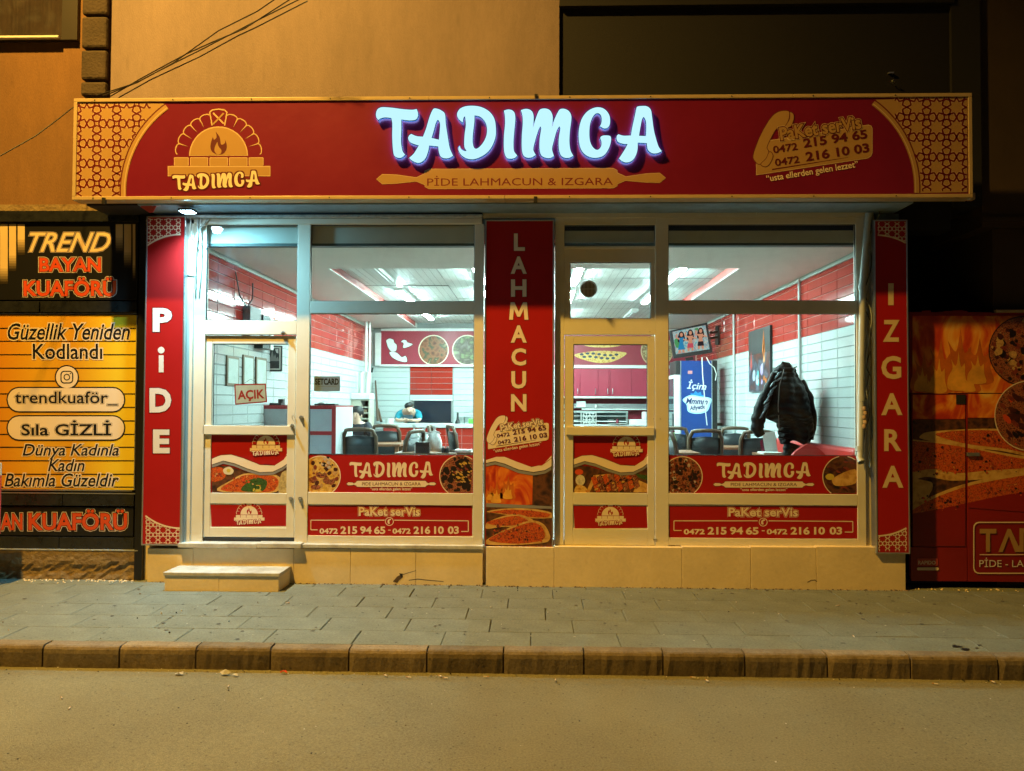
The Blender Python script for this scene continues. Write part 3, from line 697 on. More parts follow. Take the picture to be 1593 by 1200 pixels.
def disc(m_, cx, cy_, r, mt, Y, rc=CREAM, rw=1.2, xmax=None):
    m_.flat([ell(cx, cy_, r)], Y, mt); ring(m_, cx, cy_, r - rw * .3, r + rw, Y - .0004, rc, 40)
disc(m, 1592, 546, 53, F_MEAT, Yc, BLACKP); disc(m, 1602, 647, 54, F_MEAT, Yc - .002, CREAM)
scatter(m, 1592, 546, 51, Yc - .0005, 3, [CHAR, CHAR, BRICKR, TANP, SAUCE, CHAR], 110, (3, 9)); scatter(m, 1602, 647, 52, Yc - .0025, 8, [CHAR, BRICKR, SAUCE, ORANGE, SAUCE], 70, (5, 14), asp=2.2, ang=40)
m.build('food_photo_print', ho)
m = MB()
m.flat([rr(1514, 812, 1660, 893, 9), rr(1515.8, 813.8, 1658.2, 891.2, 8)[::-1]], Yc, CREAM)
m.flat([q(1524, 862.5, 1640, 863.8)], Yc, CREAM)
text(m, 'T', 1537, 841, 26, 36, Yc, [(0, GOLD, 0)], bold=0.03)
m.flat([[(1553, 859), (1567.5, 823), (1572, 823), (1586, 853), (1586, 859), (1579, 859), (1569.5, 834), (1560, 859)]], Yc, GOLD)
m.flat([[(1583, 853), (1586, 848), (1586, 822), (1640, 822), (1640, 829), (1592.5, 829), (1592.5, 859), (1583, 859)]], Yc - .0002, GOLD)
text(m, 'PİDE - LA', 1524 + 34, 875, 68 + 1, 14.5, Yc, [(0, WHITEP, 0)], bold=0.0)
text(m, 'HMACUN', 1595 + 34, 875, 66, 12.5, Yc, [(0, WHITEP, 0)], bold=0.0)
m.flat([rr(1426.5, 869, 1459, 880.5, 2)], Yc, mat('pale_red_print', (0.5, 0.07, 0.06), 0.4, var=0)); text(m, 'RAPIDO', 1442, 875.5, 27, 6, Yc - .0004, [(0, CREAM, 0)])
m.flat([rr(1426.5, 883, 1460.5, 887.5, 2)], Yc, CREAM)
m.build('printed_lettering', ho)
MB().pbox(1487.5, 614, 1502, 629, YO - .002, YO + .003, NIGHT).build('missing_patch', ho)
# the shadow gap strip and metal post between shop and hoarding
# ------------------------------------------------------------------ illuminated fascia sign
YS = -0.50
fs_ = thing('fascia_sign', 'long red restaurant sign board with glowing white letters above the shopfront', 'shop sign', W(812, 308, -0.45))
sx0, sx1, _, _ = rect(106, 150, 1517.5, 308, YS); szt = W(805, 149.0, YS).z; szb = W(805, 309.5, YS).z
MB().box(sx0 + .02, sx1 - .02, YS + .012, YS + .13, szb + .02, szt - .02, VRED).build('sign_panel', fs_)
tw = 0.034
for nm, a in (('trim_strip', (sx0, (sx0 + sx1) / 2 - .8, szt - tw, szt)), ('trim_strip', ((sx0 + sx1) / 2 - .797, sx1 - 1.6, szt - tw, szt)), ('trim_strip', (sx1 - 1.597, sx1, szt - tw, szt)),
              ('trim_strip', (sx0, (sx0 + sx1) / 2 - .1, szb, szb + tw)), ('trim_strip', ((sx0 + sx1) / 2 - .097, sx1, szb, szb + tw))):
    MB().box(a[0], a[1], YS, YS + .135, a[2], a[3], TRIM).build(nm, fs_, .004)
for a, b_ in ((sx0, sx0 + tw), (sx1 - tw, sx1)): MB().box(a, b_, YS + .001, YS + .134, szb + tw, szt - tw, TRIM).build('trim_strip', fs_, .004)
MB().box(sx1 - .01, sx1 + .03, YS + .02, YS + .09, szb - .01, szb + .05, TRIM).build('loose_corner', fs_, .003)
for px in (834, 167): MB().box(W(px - 2.5, 0, YS).x, W(px + 3, 0, YS).x, YS - .008, YS + .02, szb - .035, szb + .02, BLACK).build('bracket', fs_, .002)
MB().box(W(832, 0, YS).x, W(837, 0, YS).x, YS - .008, YS + .02, szt - .02, szt + .012, BLACK).build('bracket', fs_, .002)
YP = YS + .0105
# star pattern corners
def corner(side, name='star_pattern'):
    m = MB()
    if side < 0:
        cx, cyy, r = 344, 292, 149 * 1.02
        ins = lambda x, y: 118 < x < 236 and 160 < y < 306.5 and math.hypot(x - 356, y - 299) > 170
        edge = [(118, 160)] + []
        a0, a1 = 126, 182.5; ccx, ccy = 356, 299
    else:
        ins = lambda x, y: 1392 < x < 1505 and 151 < y < 299 and math.hypot(x - 1262, y - 293) > 170
        ccx, ccy = 1262, 293; a0, a1 = -2.5, 54
    n = 26; arc = [(ccx + 170 * math.cos(rad(a0 + (a1 - a0) * i / n)), ccy - 170 * math.sin(rad(a0 + (a1 - a0) * i / n))) for i in range(n + 1)]
    if side < 0: poly = [(118, 306.5), (118, 160)] + [p for p in arc if p[1] > 160]
    else: poly = [p for p in arc if p[1] > 151.5] + [(1505, 151.5), (1505, 299)]
    if side > 0: poly = poly
    m.flat([poly], YP - .0004, GOLD)
    ox, oy = (166, 239) if side < 0 else (1457, 229)
    for (wd, mt, dy) in ((4.2, GOLDL, .0008), (2.7, mat('strap_red_print', (0.13, 0.006, 0.005), .42, var=0), .0012)):
        clip_strokes(m, star_lattice(100 if side < 0 else 1380, 140, 250 if side < 0 else 1520, 320, 31, ox, oy), ins, wd, YP - dy, mt)
    for r0, r1, mt, dy in ((160, 168, GOLD, .0014), (162, 163.3, GOLDL, .0018), (168, 169.6, mat('strap_red_print', ()), .0016)):
        arc0 = [(ccx + r1 * math.cos(rad(a0 + (a1 - a0) * i / n)), ccy - r1 * math.sin(rad(a0 + (a1 - a0) * i / n))) for i in range(n + 1)]
        arc1 = [(ccx + r0 * math.cos(rad(a0 + (a1 - a0) * i / n)), ccy - r0 * math.sin(rad(a0 + (a1 - a0) * i / n))) for i in range(n + 1)]
        m.flat([arc0 + arc1[::-1]], YP - dy, mt)
    m.build(name, fs_)
corner(-1); corner(1)

def oven_logo(mb, cx, cy_, s, Y, hot=GOLD, line=GOLDL, ink=DREDP, name_m=CREAM, simple=False):
    """the oven emblem; s = photo pixels per emblem unit (emblem 1190 units wide)"""
    T = lambda x, y: (cx + (x - 645) * s, cy_ + (y - 640) * s)
    def arc(r, a0, a1, n=20, c_=(640, 662)): return [T(c_[0] + r * math.cos(rad(a0 + (a1 - a0) * i / n)), c_[1] - r * math.sin(rad(a0 + (a1 - a0) * i / n))) for i in range(n + 1)]
    lw = max(13 * s, .62)
    mb.flat([arc(367, 0, 180)], Y, line); mb.flat([arc(352, 1, 179)], Y - .0004, hot)
    step = 76 / 5
    for side in (0, 1):
        for k in range(5):
            a0 = 2 + k * step; a1 = a0 + step
            if side: a0, a1 = 180 - a1, 180 - a0
            pts = []
            for i in range(9):
                t_ = i / 8; a = a0 + (a1 - a0) * t_; r = 515 + 26 * math.sin(math.pi * t_) ** .5
                pts.append(T(640 + r * math.cos(rad(a)), 662 - r * math.sin(rad(a))))
            strokes(mb, pts, lw, Y, line)
            aa = a1 if not side else a0
            if k < 4: mb.flat([[T(640 + 390 * math.cos(rad(aa)), 662 - 390 * math.sin(rad(aa))), T(640 + 520 * math.cos(rad(aa + .9)), 662 - 520 * math.sin(rad(aa + .9))), T(640 + 520 * math.cos(rad(aa - .9)), 662 - 520 * math.sin(rad(aa - .9)))]], Y - .0003, line)
            if simple and k < 5:
                b0, b1 = a0 + 2.2, a1 - 2.2
                mb.flat([[T(640 + r * math.cos(rad(b)), 662 - r * math.sin(rad(b))) for (r, b) in ((405, b0), (505, b0), (515, (b0 + b1) / 2), (505, b1), (405, b1))]], Y - .0002, line if False else ink)
    strokes(mb, [T(560, 285), T(530, 120), T(560, 92), T(640, 80), T(715, 92), T(745, 120), T(715, 285)], lw * 1.25, Y, line)
    mb.flat([seg2(T(572, 128), T(705, 262), lw * 1.6)], Y - .0002, line); mb.flat([seg2(T(705, 130), T(572, 268), lw * 1.6)], Y - .0004, hot)
    for a, b_ in ((85, 268), (285, 510), (527, 757), (770, 1000), (1015, 1200)):
        mb.flat([rr(*T(a, 680), *T(b_, 786), 12 * s)], Y, line)
        i_ = 9; mb.flat([rr(*T(a + i_, 680 + i_), *T(b_ - i_, 786), 8 * s)], Y - .0004, hot)
    mb.flat([q(*T(8, 787), *T(1285, 915))], Y, line); mb.flat([q(*T(17, 800), *T(1276, 905))], Y - .0004, hot)
    fl_ = [(605,360,c),(655,430),(672,520),(720,500),(718,455,c),(742,520),(735,590),(690,640),(620,645),(560,610),(538,550),(550,480),(568,430,c),(585,460),(615,430)]
    mb.flat([smooth([(T(p[0], p[1]) + ((1,) if len(p) > 2 else ())) for p in fl_], 4)], Y - .0008, ink)
    fi = [(625,490,c),(640,545),(675,590),(665,635),(625,645),(590,600),(598,540)]
    mb.flat([smooth([(T(p[0], p[1]) + ((1,) if len(p) > 2 else ())) for p in fi], 4)], Y - .0012, hot)
    px = T(610, 975); wordmark(mb, px[0], px[1], 1085 * s, 215 * s, Y - .003, name_m, 3.0, dark=ink, dw=14 * s)
m = MB(); oven_logo(m, 340.6, 240, 1 / 8, YP); m.build('oven_emblem', fs_)

# channel letters
LF = emit('letter_face_glow', (0.50, 0.86, 1.0), 1.10)
LS = mat('letter_side_acrylic', (0.03, 0.12, 0.28), 0.25, var=0.0, em=(0.03, 0.18, 0.55), es=1.1)
LB = emit('letter_back_glow', (0.14, 0.45, 1.0), 12.0)
LE = mat('letter_edge_trim', (0.010, 0.02, 0.05), 0.3, var=0.0)
YL = YS - 0.028
def grow(loop, d):
    n = len(loop); out = []
    ar = sum(loop[i][0] * loop[(i + 1) % n][1] - loop[(i + 1) % n][0] * loop[i][1] for i in range(n))
    sg = 1 if ar > 0 else -1
    for i in range(n):
        a, p, b_ = Vector(loop[i - 1]), Vector(loop[i]), Vector(loop[(i + 1) % n])
        e1 = (p - a).normalized() if (p - a).length > 1e-6 else Vector((0, 0)); e2 = (b_ - p).normalized() if (b_ - p).length > 1e-6 else e1
        nn = Vector((e1.y + e2.y, -(e1.x + e2.x)))
        nn = nn.normalized() if nn.length > 1e-6 else Vector((0, 0))
        out.append((p.x + nn.x * d * sg, p.y + nn.y * d * sg))
    return out
for nm, ls in GLYPH:
    big = [grow(l, 1.1 if i == 0 else -1.1) for i, l in enumerate(ls)]
    m = MB()
    L3 = [[W(p[0], p[1], YL) for p in l] for l in big]
    m.fill3(L3, LE, Vector((0, 0.004, 0)))
    # side walls follow the letter straight back to the panel
    ext = Vector((0, 0.018, 0)); L4 = [[v + Vector((0, .0042, 0)) for v in l] for l in L3]
    allv = [v for l in L4 for v in l]; n = len(allv); k = 0; f = []
    for l in L4:
        mm_ = len(l)
        for i in range(mm_): j = (i + 1) % mm_; f.append((k + i, k + j, n + k + j, n + k + i))
        k += mm_
    m.add(allv + [v + ext for v in allv], f, LS, False)
    lo = m.build('letter', fs_)
    m = MB(); m.flat(ls, YL - .003, LF, .002); m.build('lit_face', lo)
    m = MB(); L5 = [[v + Vector((0, .0215, 0)) for v in l] for l in L3]; m.fill3(L5, LB)
    # back glow faces the panel
    m.f = [tuple(reversed(f_)) for f_ in m.f]; m.build('back_glow', lo)

def rolling_pin(mb, cx, cy_, w_, h_, Y, body, line, rot=0.0):
    """rolling pin outline: w_ overall, h_ body height"""
    hw = w_ / 2; b = hw * .665 if w_ > 400 else hw * .78; hh = h_ / 2
    pts = [(-hw + hh*.6, -hh*.48), (-hw + 2.0*hh, -hh*.42), (-b - hh * .9, -hh*.12), (-b, -hh*.55), (-b, -hh*.8), (-b + hh*.4, -hh), (b - hh*.4, -hh), (b, -hh*.8), (b, -hh*.55), (b + hh * .9, -hh*.12), (hw - 2.0*hh, -hh*.42), (hw - hh*.6, -hh*.48), (hw, 0),
           (hw - hh*.6, hh*.48), (hw - 2.0*hh, hh*.42), (b + hh * .9, hh*.22), (b, hh*.6), (b, hh*.8), (b - hh*.4, hh), (-b + hh*.4, hh), (-b, hh*.8), (-b, hh*.6), (-b - hh * .9, hh*.22), (-hw + 2.0*hh, hh*.42), (-hw + hh*.6, hh*.48), (-hw, 0)]
    ca, sa = math.cos(rad(rot)), math.sin(rad(rot))
    P = [(cx + x * ca + y * sa, cy_ - x * sa + y * ca) for x, y in pts]
    mb.flat([grow(P, .8)], Y, line); mb.flat([P], Y - .0005, body)
m = MB()
rolling_pin(m, 810.5, 278, 449, 30, YP, GOLD, GOLDL, 0.25)
text(m, 'PİDE LAHMACUN & IZGARA', 809, 281.0, 289, 15.5, YP - .001, [(0, mat('sign_ink_print', (0.16, 0.012, 0.02), .42, var=0), 0)], rot=0.25, bold=0.0)
m.build('rolling_pin_print', fs_)

def paket(mb, tf, sc, Y, body=GOLD, line=GOLDL, ink=DREDP, slog=CREAM, rot=8.5):
    """telephone handset with the delivery numbers; tf maps emblem units to photo pixels, sc = pixels per unit"""
    card = [(90, 860), (1470, 652), (1515, 625), (1532, 580), (1532, 280), (1518, 245), (1480, 233), (1400, 245), (255, 425), (90, 700)]
    mb.flat([[tf(*p) for p in card]], Y, line)
    card2 = [(98, 850), (1466, 644), (1508, 618), (1524, 578), (1524, 282), (1512, 252), (1478, 241), (1400, 253), (258, 433), (98, 704)]
    mb.flat([[tf(*p) for p in card2]], Y - .0004, body)
    hs = [(55,640),(70,560),(130,400),(220,230),(310,110),(400,65),(488,65),(500,100),(490,170),(440,262),(380,250),(320,310),(250,440),(220,520),(245,575),(210,650),(140,720),(95,705)]
    hs = smooth(hs, 3)
    mb.flat([[tf(*p) for p in grow(hs, 8)]], Y - .0008, ink); mb.flat([[tf(*p) for p in hs]], Y - .0012, body)
    for pts in ([(510,78),(548,100),(556,150),(530,235),(500,262),(450,262),(500,180),(512,120)], [(255,572),(292,600),(290,650),(245,730),(200,752),(150,722),(215,655)]):
        s_ = smooth(pts, 3); mb.flat([[tf(*p) for p in grow(s_, 8)]], Y - .0014, ink); mb.flat([[tf(*p) for p in s_]], Y - .0018, body)
    mb.flat([[tf(288, 780), tf(1230, 636), tf(1230, 640), tf(288, 797)]], Y - .001, ink)
    u = lambda x: x * sc
    def tx(body_, cx, cy_, w_, h_, layers, rt=rot, b_=.02, sp=1.0): p = tf(cx, cy_); text(mb, body_, p[0], p[1], u(w_), u(h_), Y - .0022, layers, rot=rt, bold=b_, space=sp)
    tx('PaKet serVis', 885, 275, 1015, 165, [(0.075, line, 0), (0.05, ink, .0005), (0, body, .001)], b_=.03)
    tx('0472', 450, 522, 305, 92, [(0, ink, 0)]); tx('215 94 65', 1070, 405, 800, 118, [(0, ink, 0)], b_=.03)
    tx('0472', 474, 682, 305, 92, [(0, ink, 0)]); tx('216 10 03', 1096, 572, 795, 118, [(0, ink, 0)], b_=.03)
    tx('“usta ellerden gelen lezzet”', 786, 822, 1150, 105, [(0, slog, 0)], rt=9.2, b_=.012)
m = MB(); paket(m, lambda x, y: (1165 + x / 7.965, 165 + y / 7.965), 1 / 7.965, YP); m.build('delivery_emblem', fs_)

fs_sign = fs_; sx0_ = rect(106, 150, 1517.5, 308, YS)[0]
# soffit and bracing behind the sign
so = structure('sign_soffit')
X0, X1 = W(219, 320, -.3).x, W(1416, 320, -.3).x
MB().box(X0, X1, YS + .14, 0.03, 3.605, 3.64, SOFFIT).build('soffit_sheet', so)
MB().box(X0 - .5, X0, YS + .16, 0.05, 3.605, 3.64, NIGHT).build('soffit_sheet', so)
zft = W0(520, 345).z; zsf = 3.604
m = MB()
m.box(W0(299, 0).x, W0(751, 0).x, -0.055, 0.02, W0(520, 333).z, W0(520, 325.5).z, SHEETM)
m.box(W0(299, 0).x, W0(753, 0).x, -0.075, 0.02, W0(520, 341).z, W0(520, 337).z, SHEETM)
m.box(W0(299, 0).x, W0(752, 0).x, -0.035, 0.02, W0(520, 337).z + .001, W0(520, 333).z - .001, DARKM)
m.box(W0(299, 0).x, W0(752, 0).x, -0.02, 0.02, W0(520, 349).z, W0(520, 341).z - .001, FRAME)
m.box(W0(299, 0).x, W0(1362, 0).x, 0.021, 0.05, W0(520, 350).z, zsf, SOFFIT)
m.box(W0(752, 0).x + .01, W0(1345, 0).x, -0.03, 0.02, W0(1050, 331).z, W0(1050, 327).z, SHEETM)
m.box(W0(752, 0).x + .01, W0(1345, 0).x, -0.012, 0.02, W0(1050, 339).z, W0(1050, 331).z - .001, FRAME)
m.build('shutter_rail', so, .003)

# LED floodlight under the sign, and the carton beside it
FLX = W(292, 325, -0.30).x
fl_ = thing('floodlight', 'small LED floodlight under the left end of the sign', 'floodlight', (FLX, -0.30, 3.60))
MB().box(FLX - .07, FLX + .07, -0.36, -0.24, 3.555, 3.578, BLACK).build('housing', fl_, .006)
MB().box(FLX - .058, FLX + .058, -0.35, -0.25, 3.549, 3.554, emit('led_glow', (0.55, 0.86, 1.0), 60)).build('lens', fl_)
MB().box(FLX - .012, FLX + .012, -0.31, -0.29, 3.578, 3.606, ALU).build('bracket', fl_)
led = spot('floodlight_light', (FLX, -0.32, 3.545), (FLX + 1.3, -0.95, 0.0), 700, (0.30, 0.78, 1.0), 0.05, 172, 1.0)
t = thing('folded_carton', 'crumpled red and white carton tucked under the sign near its left end', 'carton', W(238, 322, -0.3))
Yb = -0.33
m = MB(); m.flat([[(218, 322), (231, 313), (243, 321), (238, 330), (232, 331)]], Yb, mat('carton_red', (0.5, 0.06, 0.05), .6, var=.2), .01)
m.flat([[(231, 313), (257, 313), (249, 320.5), (243, 321)]], Yb - .01, WHITEP, .01)
text(m, 'LED', 235, 319, 8, 2.6, Yb - .003, [(0, WHITEP, 0)], rot=-12)
m.build('panel', t)

# ------------------------------------------------------------------ shopfront: aluminium frames, doors, glass, prints
def unit(name, label, cat, px, py): return thing(name, label, cat, W0(px, py))
def bar(par, px0, py0, px1, py1, xc, Y0=0.0, Y1=0.06, name='frame_bar', m=FRAME, bev=.003):
    return MB().pbox(px0, py0, px1, py1, Y0, Y1, m, xc=xc).build(name, par, bev)
def pane(par, px0, py0, px1, py1, xc, Y0=0.028):
    b = 4; a, b_, z0, z1 = rect(px0, py0, px1, py1, 0.0, xc); o = MB().box(a - .01, b_ + .01, Y0, Y0 + .005, z0 - .01, z1 + .01, GLASS).build('glass_pane', par)
    g = MB(); t_ = .006                                     # dark rubber gasket round the pane
    for r_ in ((a, b_, z0, z0 + t_), (a, b_, z1 - t_, z1), (a, a + t_, z0 + t_, z1 - t_), (b_ - t_, b_, z0 + t_, z1 - t_)): g.box(r_[0], r_[1], Y0 - .012, Y0 - .001, r_[2], r_[3], DARKM)
    g.build('gasket', o); return o

# left door surround and transom
xc = 388
ld = unit('door_surround', 'white aluminium surround and transom window of the left door', 'door frame', 388, 840)
bar(ld, 299, 349, 318, 846, xc); bar(ld, 460.5, 349, 480.5, 848, xc); bar(ld, 318, 346, 460.5, 350, xc)
bar(ld, 318, 499, 460.5, 520.5, xc); bar(ld, 286, 340, 298.5, 848, xc, -.02, .05, m=FRAME)
bar(ld, 283.5, 336, 285.8, 848, xc, -.05, .02, 'corner_angle', ALU)
pane(ld, 318, 350, 460.5, 499, xc)
bar(ld, 318, 838, 460.5, 846, xc, .02, .06, 'threshold', DARKM)
# left door leaf, very slightly ajar
LD = unit('shop_door', 'white left door with an open sign on its glass and the oven emblem below', 'door', 388, 836)
def leaf(par, px0, px1, py0, py1, gx0, gx1, gy0, gy1, bar_, p1, p2, xc, Y0):
    bar(par, px0, py0, gx0, py1, xc, Y0, Y0 + .05, 'stile'); bar(par, gx1, py0, px1, py1, xc, Y0, Y0 + .05, 'stile')
    bar(par, gx0, py0, gx1, gy0, xc, Y0, Y0 + .05, 'rail'); bar(par, gx0, gy1, gx1, p1[0], xc, Y0, Y0 + .05, 'rail')
    bar(par, gx0, p1[1], gx1, p2[0], xc, Y0, Y0 + .05, 'rail'); bar(par, gx0, p2[1], gx1, py1, xc, Y0, Y0 + .05, 'rail')
    bar(par, gx0, p1[0], gx1, p1[1], xc, Y0 + .012, Y0 + .04, 'infill_panel', PRED, 0); bar(par, gx0, p2[0], gx1, p2[1], xc, Y0 + .008, Y0 + .04, 'infill_panel', FRAME, 0)
    pane(par, gx0, gy0, gx1, gy1, xc, Y0 + .022)
    bar(par, bar_[0], bar_[1], bar_[2], bar_[3], xc, Y0 - .022, Y0 - .001, 'push_bar', FRAME, .004)
leaf(LD, 316.5, 459.5, 522.5, 836, 329.5, 447.5, 535, 663, (316, 662.5, 459, 676.5), (677, 767.5), (784, 821), xc, 0.022)
def door_print(par, x0, x1, y0, y1, Y, cx, kind):
    m = MB(); w_ = x1 - x0; s_ = w_ / 118
    yy = lambda v: y0 + v * (y1 - y0) / 90.0; xx = lambda v: x0 + v * w_ / 118.0
    top = [(0, 37), (14, 31), (30, 30), (50, 36), (75, 46), (98, 47), (112, 38), (118, 27)]
    bot = [(118, 44), (110, 50), (95, 57), (75, 58), (55, 52), (35, 44), (18, 40), (0, 46)]
    food_ = [(0, 90)] + [(0, 50), (10, 47), (25, 48), (45, 54), (65, 60), (90, 61), (108, 56), (118, 48)] + [(118, 90)]
    m.flat([[(xx(a), yy(b)) for a, b in food_]], Y - .0002, F_DARK)
    if kind == 0:
        for pts, mt, dy in (([(8, 86), (30, 70), (50, 60), (75, 60), (100, 62), (110, 72), (100, 88), (60, 89)], F_CRUST, .0005), ([(14, 85), (34, 70), (52, 62), (75, 62), (97, 64), (104, 73), (95, 87), (60, 88)], F_LAH, .001),
                            ([(45, 84), (60, 70), (72, 66), (86, 72), (80, 86), (60, 88)], F_GREEN, .0015), ([(0, 52), (14, 50), (22, 58), (18, 68), (0, 72)], F_LAH, .0006), ([(108, 60), (118, 56), (118, 89), (104, 89)], mat('wicker_print', (.45, .34, .14), .4, var=.5, vs=30), .0007),
                            ([(64, 87), (68, 78), (75, 79), (78, 87)], mat('lemon_print', (.6, .45, .06), .4, var=.2), .002), ([(18, 53), (27, 49), (34, 55), (30, 61), (20, 60)], mat('egg_print', (.7, .6, .4), .4, var=.1), .002)):
            m.flat([smooth([(xx(a), yy(b)) for a, b in pts], 4)], Y - dy, mt)
        m.flat([ell(xx(26), yy(55), 3.2, 2.8, 12)], Y - .0025, mat('lemon_print', ()))
    else:
        for k in range(16):
            a = 28 + (k % 8) * 9 + (k // 8) * 4; b = 66 + (k // 8) * 14 - (k % 8) * 1.2
            m.flat([[(xx(a), yy(b)), (xx(a + 7), yy(b - 4)), (xx(a + 11), yy(b + 8)), (xx(a + 4), yy(b + 13 if b < 74 else 89))]], Y - .0006 - k * .00003, F_MEAT if k % 2 else F_LAH)
        m.flat([[(xx(20), yy(89)), (xx(32), yy(62)), (xx(60), yy(60)), (xx(62), yy(64)), (xx(36), yy(67)), (xx(26), yy(89))]], Y - .0005, F_CRUST)
        m.flat([ell(xx(9), yy(57), 6.5, 4.5, 14)], Y - .0009, ORANGE); m.flat([ell(xx(11), yy(70), 7.5, 8.5, 16)], Y - .0012, mat('mushroom_print', (.55, .5, .38), .4, var=.4, vs=30)); m.flat([smooth([(xx(2), yy(89)), (xx(6), yy(78)), (xx(18), yy(80)), (xx(22), yy(89))], 4)], Y - .0013, F_PIZZA)
        m.flat([[(xx(98), yy(60)), (xx(118), yy(62)), (xx(118), yy(70)), (xx(104), yy(66))]], Y - .0009, F_GREEN); m.flat([[(xx(95), yy(89)), (xx(104), yy(70)), (xx(118), yy(76)), (xx(118), yy(89))]], Y - .0008, F_CRUST)
    if kind == 0:
        scatter(m, xx(60), yy(76), 46, Y - .0018, 21, [F_LAH, BRICKR, ORANGE, TANP], 60, (1.2, 3.2), (xx(20), yy(64), xx(106), yy(88.5))); scatter(m, xx(68), yy(77), 17, Y - .0021, 22, [F_GREEN, F_GREEN, mat('leaf_print', (.04, .14, .02), .4, var=.4, vs=60)], 46, (1.2, 3.6), (xx(42), yy(66), xx(92), yy(88.5))); scatter(m, xx(9), yy(60), 9, Y - .0012, 23, [ORANGE, BRICKR, TANP], 14, (1, 3), (xx(0.5), yy(50), xx(22), yy(72)))
    else: scatter(m, xx(64), yy(74), 36, Y - .0014, 24, [CHAR, CHAR, BRICKR, CORN, TANP], 110, (1.2, 4), (xx(30), yy(62), xx(100), yy(88.5)), -30, 2.0)
    for d, mt, dy in ((3.2, GREYP, .003), (0, CREAM, .0036)):
        m.flat([[(xx(a), yy(b) + (0 if mt is CREAM else 0)) for a, b in top] + [(xx(a), yy(b + d * 1.4)) for a, b in bot]], Y - dy, mt)
    strokes(m, [(xx(a), yy(b)) for a, b in [(0, 36)] + top[1:6]], .5, Y - .004, BLACKP); strokes(m, [(xx(a), yy(b)) for a, b in bot], .6, Y - .0042, BLACKP)
    strokes(m, [(xx(a), yy(b)) for a, b in ((80, 43), (98, 45), (110, 38), (118, 30))], .8, Y - .0044, PRED)
    oven_logo(m, x0 + w_ * .715, y0 + 14.5, 1 / 25.5, Y - .004, CREAM, CREAM, PRED, CREAM, True)
    return m.build('printed_picture', par)
door_print(LD, 329.5, 447.5, 677, 767.5, 0.033, 388, 0)
def low_print(par, x0, x1, y0, y1, Y, tilt):
    m = MB(); m.flat([[(x0, y0), (x1, y0 + .8), (x1 + tilt, y1 - 1), (x0 + abs(tilt) * 1, y1)]], Y, PRED); oven_logo(m, (x0 + x1) / 2 + 1, y0 + 14.5, 1 / 27, Y - .0005, CREAM, CREAM, PRED, CREAM, True); return m.build('printed_picture', par)
low_print(LD, 327.5, 446, 785.5, 819.5, 0.0285, 1.5)
# handle, locks and closer
def knob(par, px, py, Y0, name='lock'):
    p = W(px, py, Y0); m = MB(); m.tube([(p.x, Y0, p.z), (p.x, Y0 - .012, p.z)], .021, ALU, 14); m.tube([(p.x, Y0 - .012, p.z), (p.x + .004, Y0 - .035, p.z - .004)], .011, ALU, 10)
    return m.build(name, par)
knob(ld, 469, 650, 0.0, 'door_knob'); knob(LD, 453, 776, 0.022); knob(ld, 467.5, 776, 0.0); knob(ld, 441, 519, 0.0); knob(LD, 455, 663, 0.0)
MB().tube([W(459, 650, .02), W(456, 645, -.01), W(454, 649, -.01), W(457, 655, .0)], .004, ALU, 6).build('latch_ring', LD)

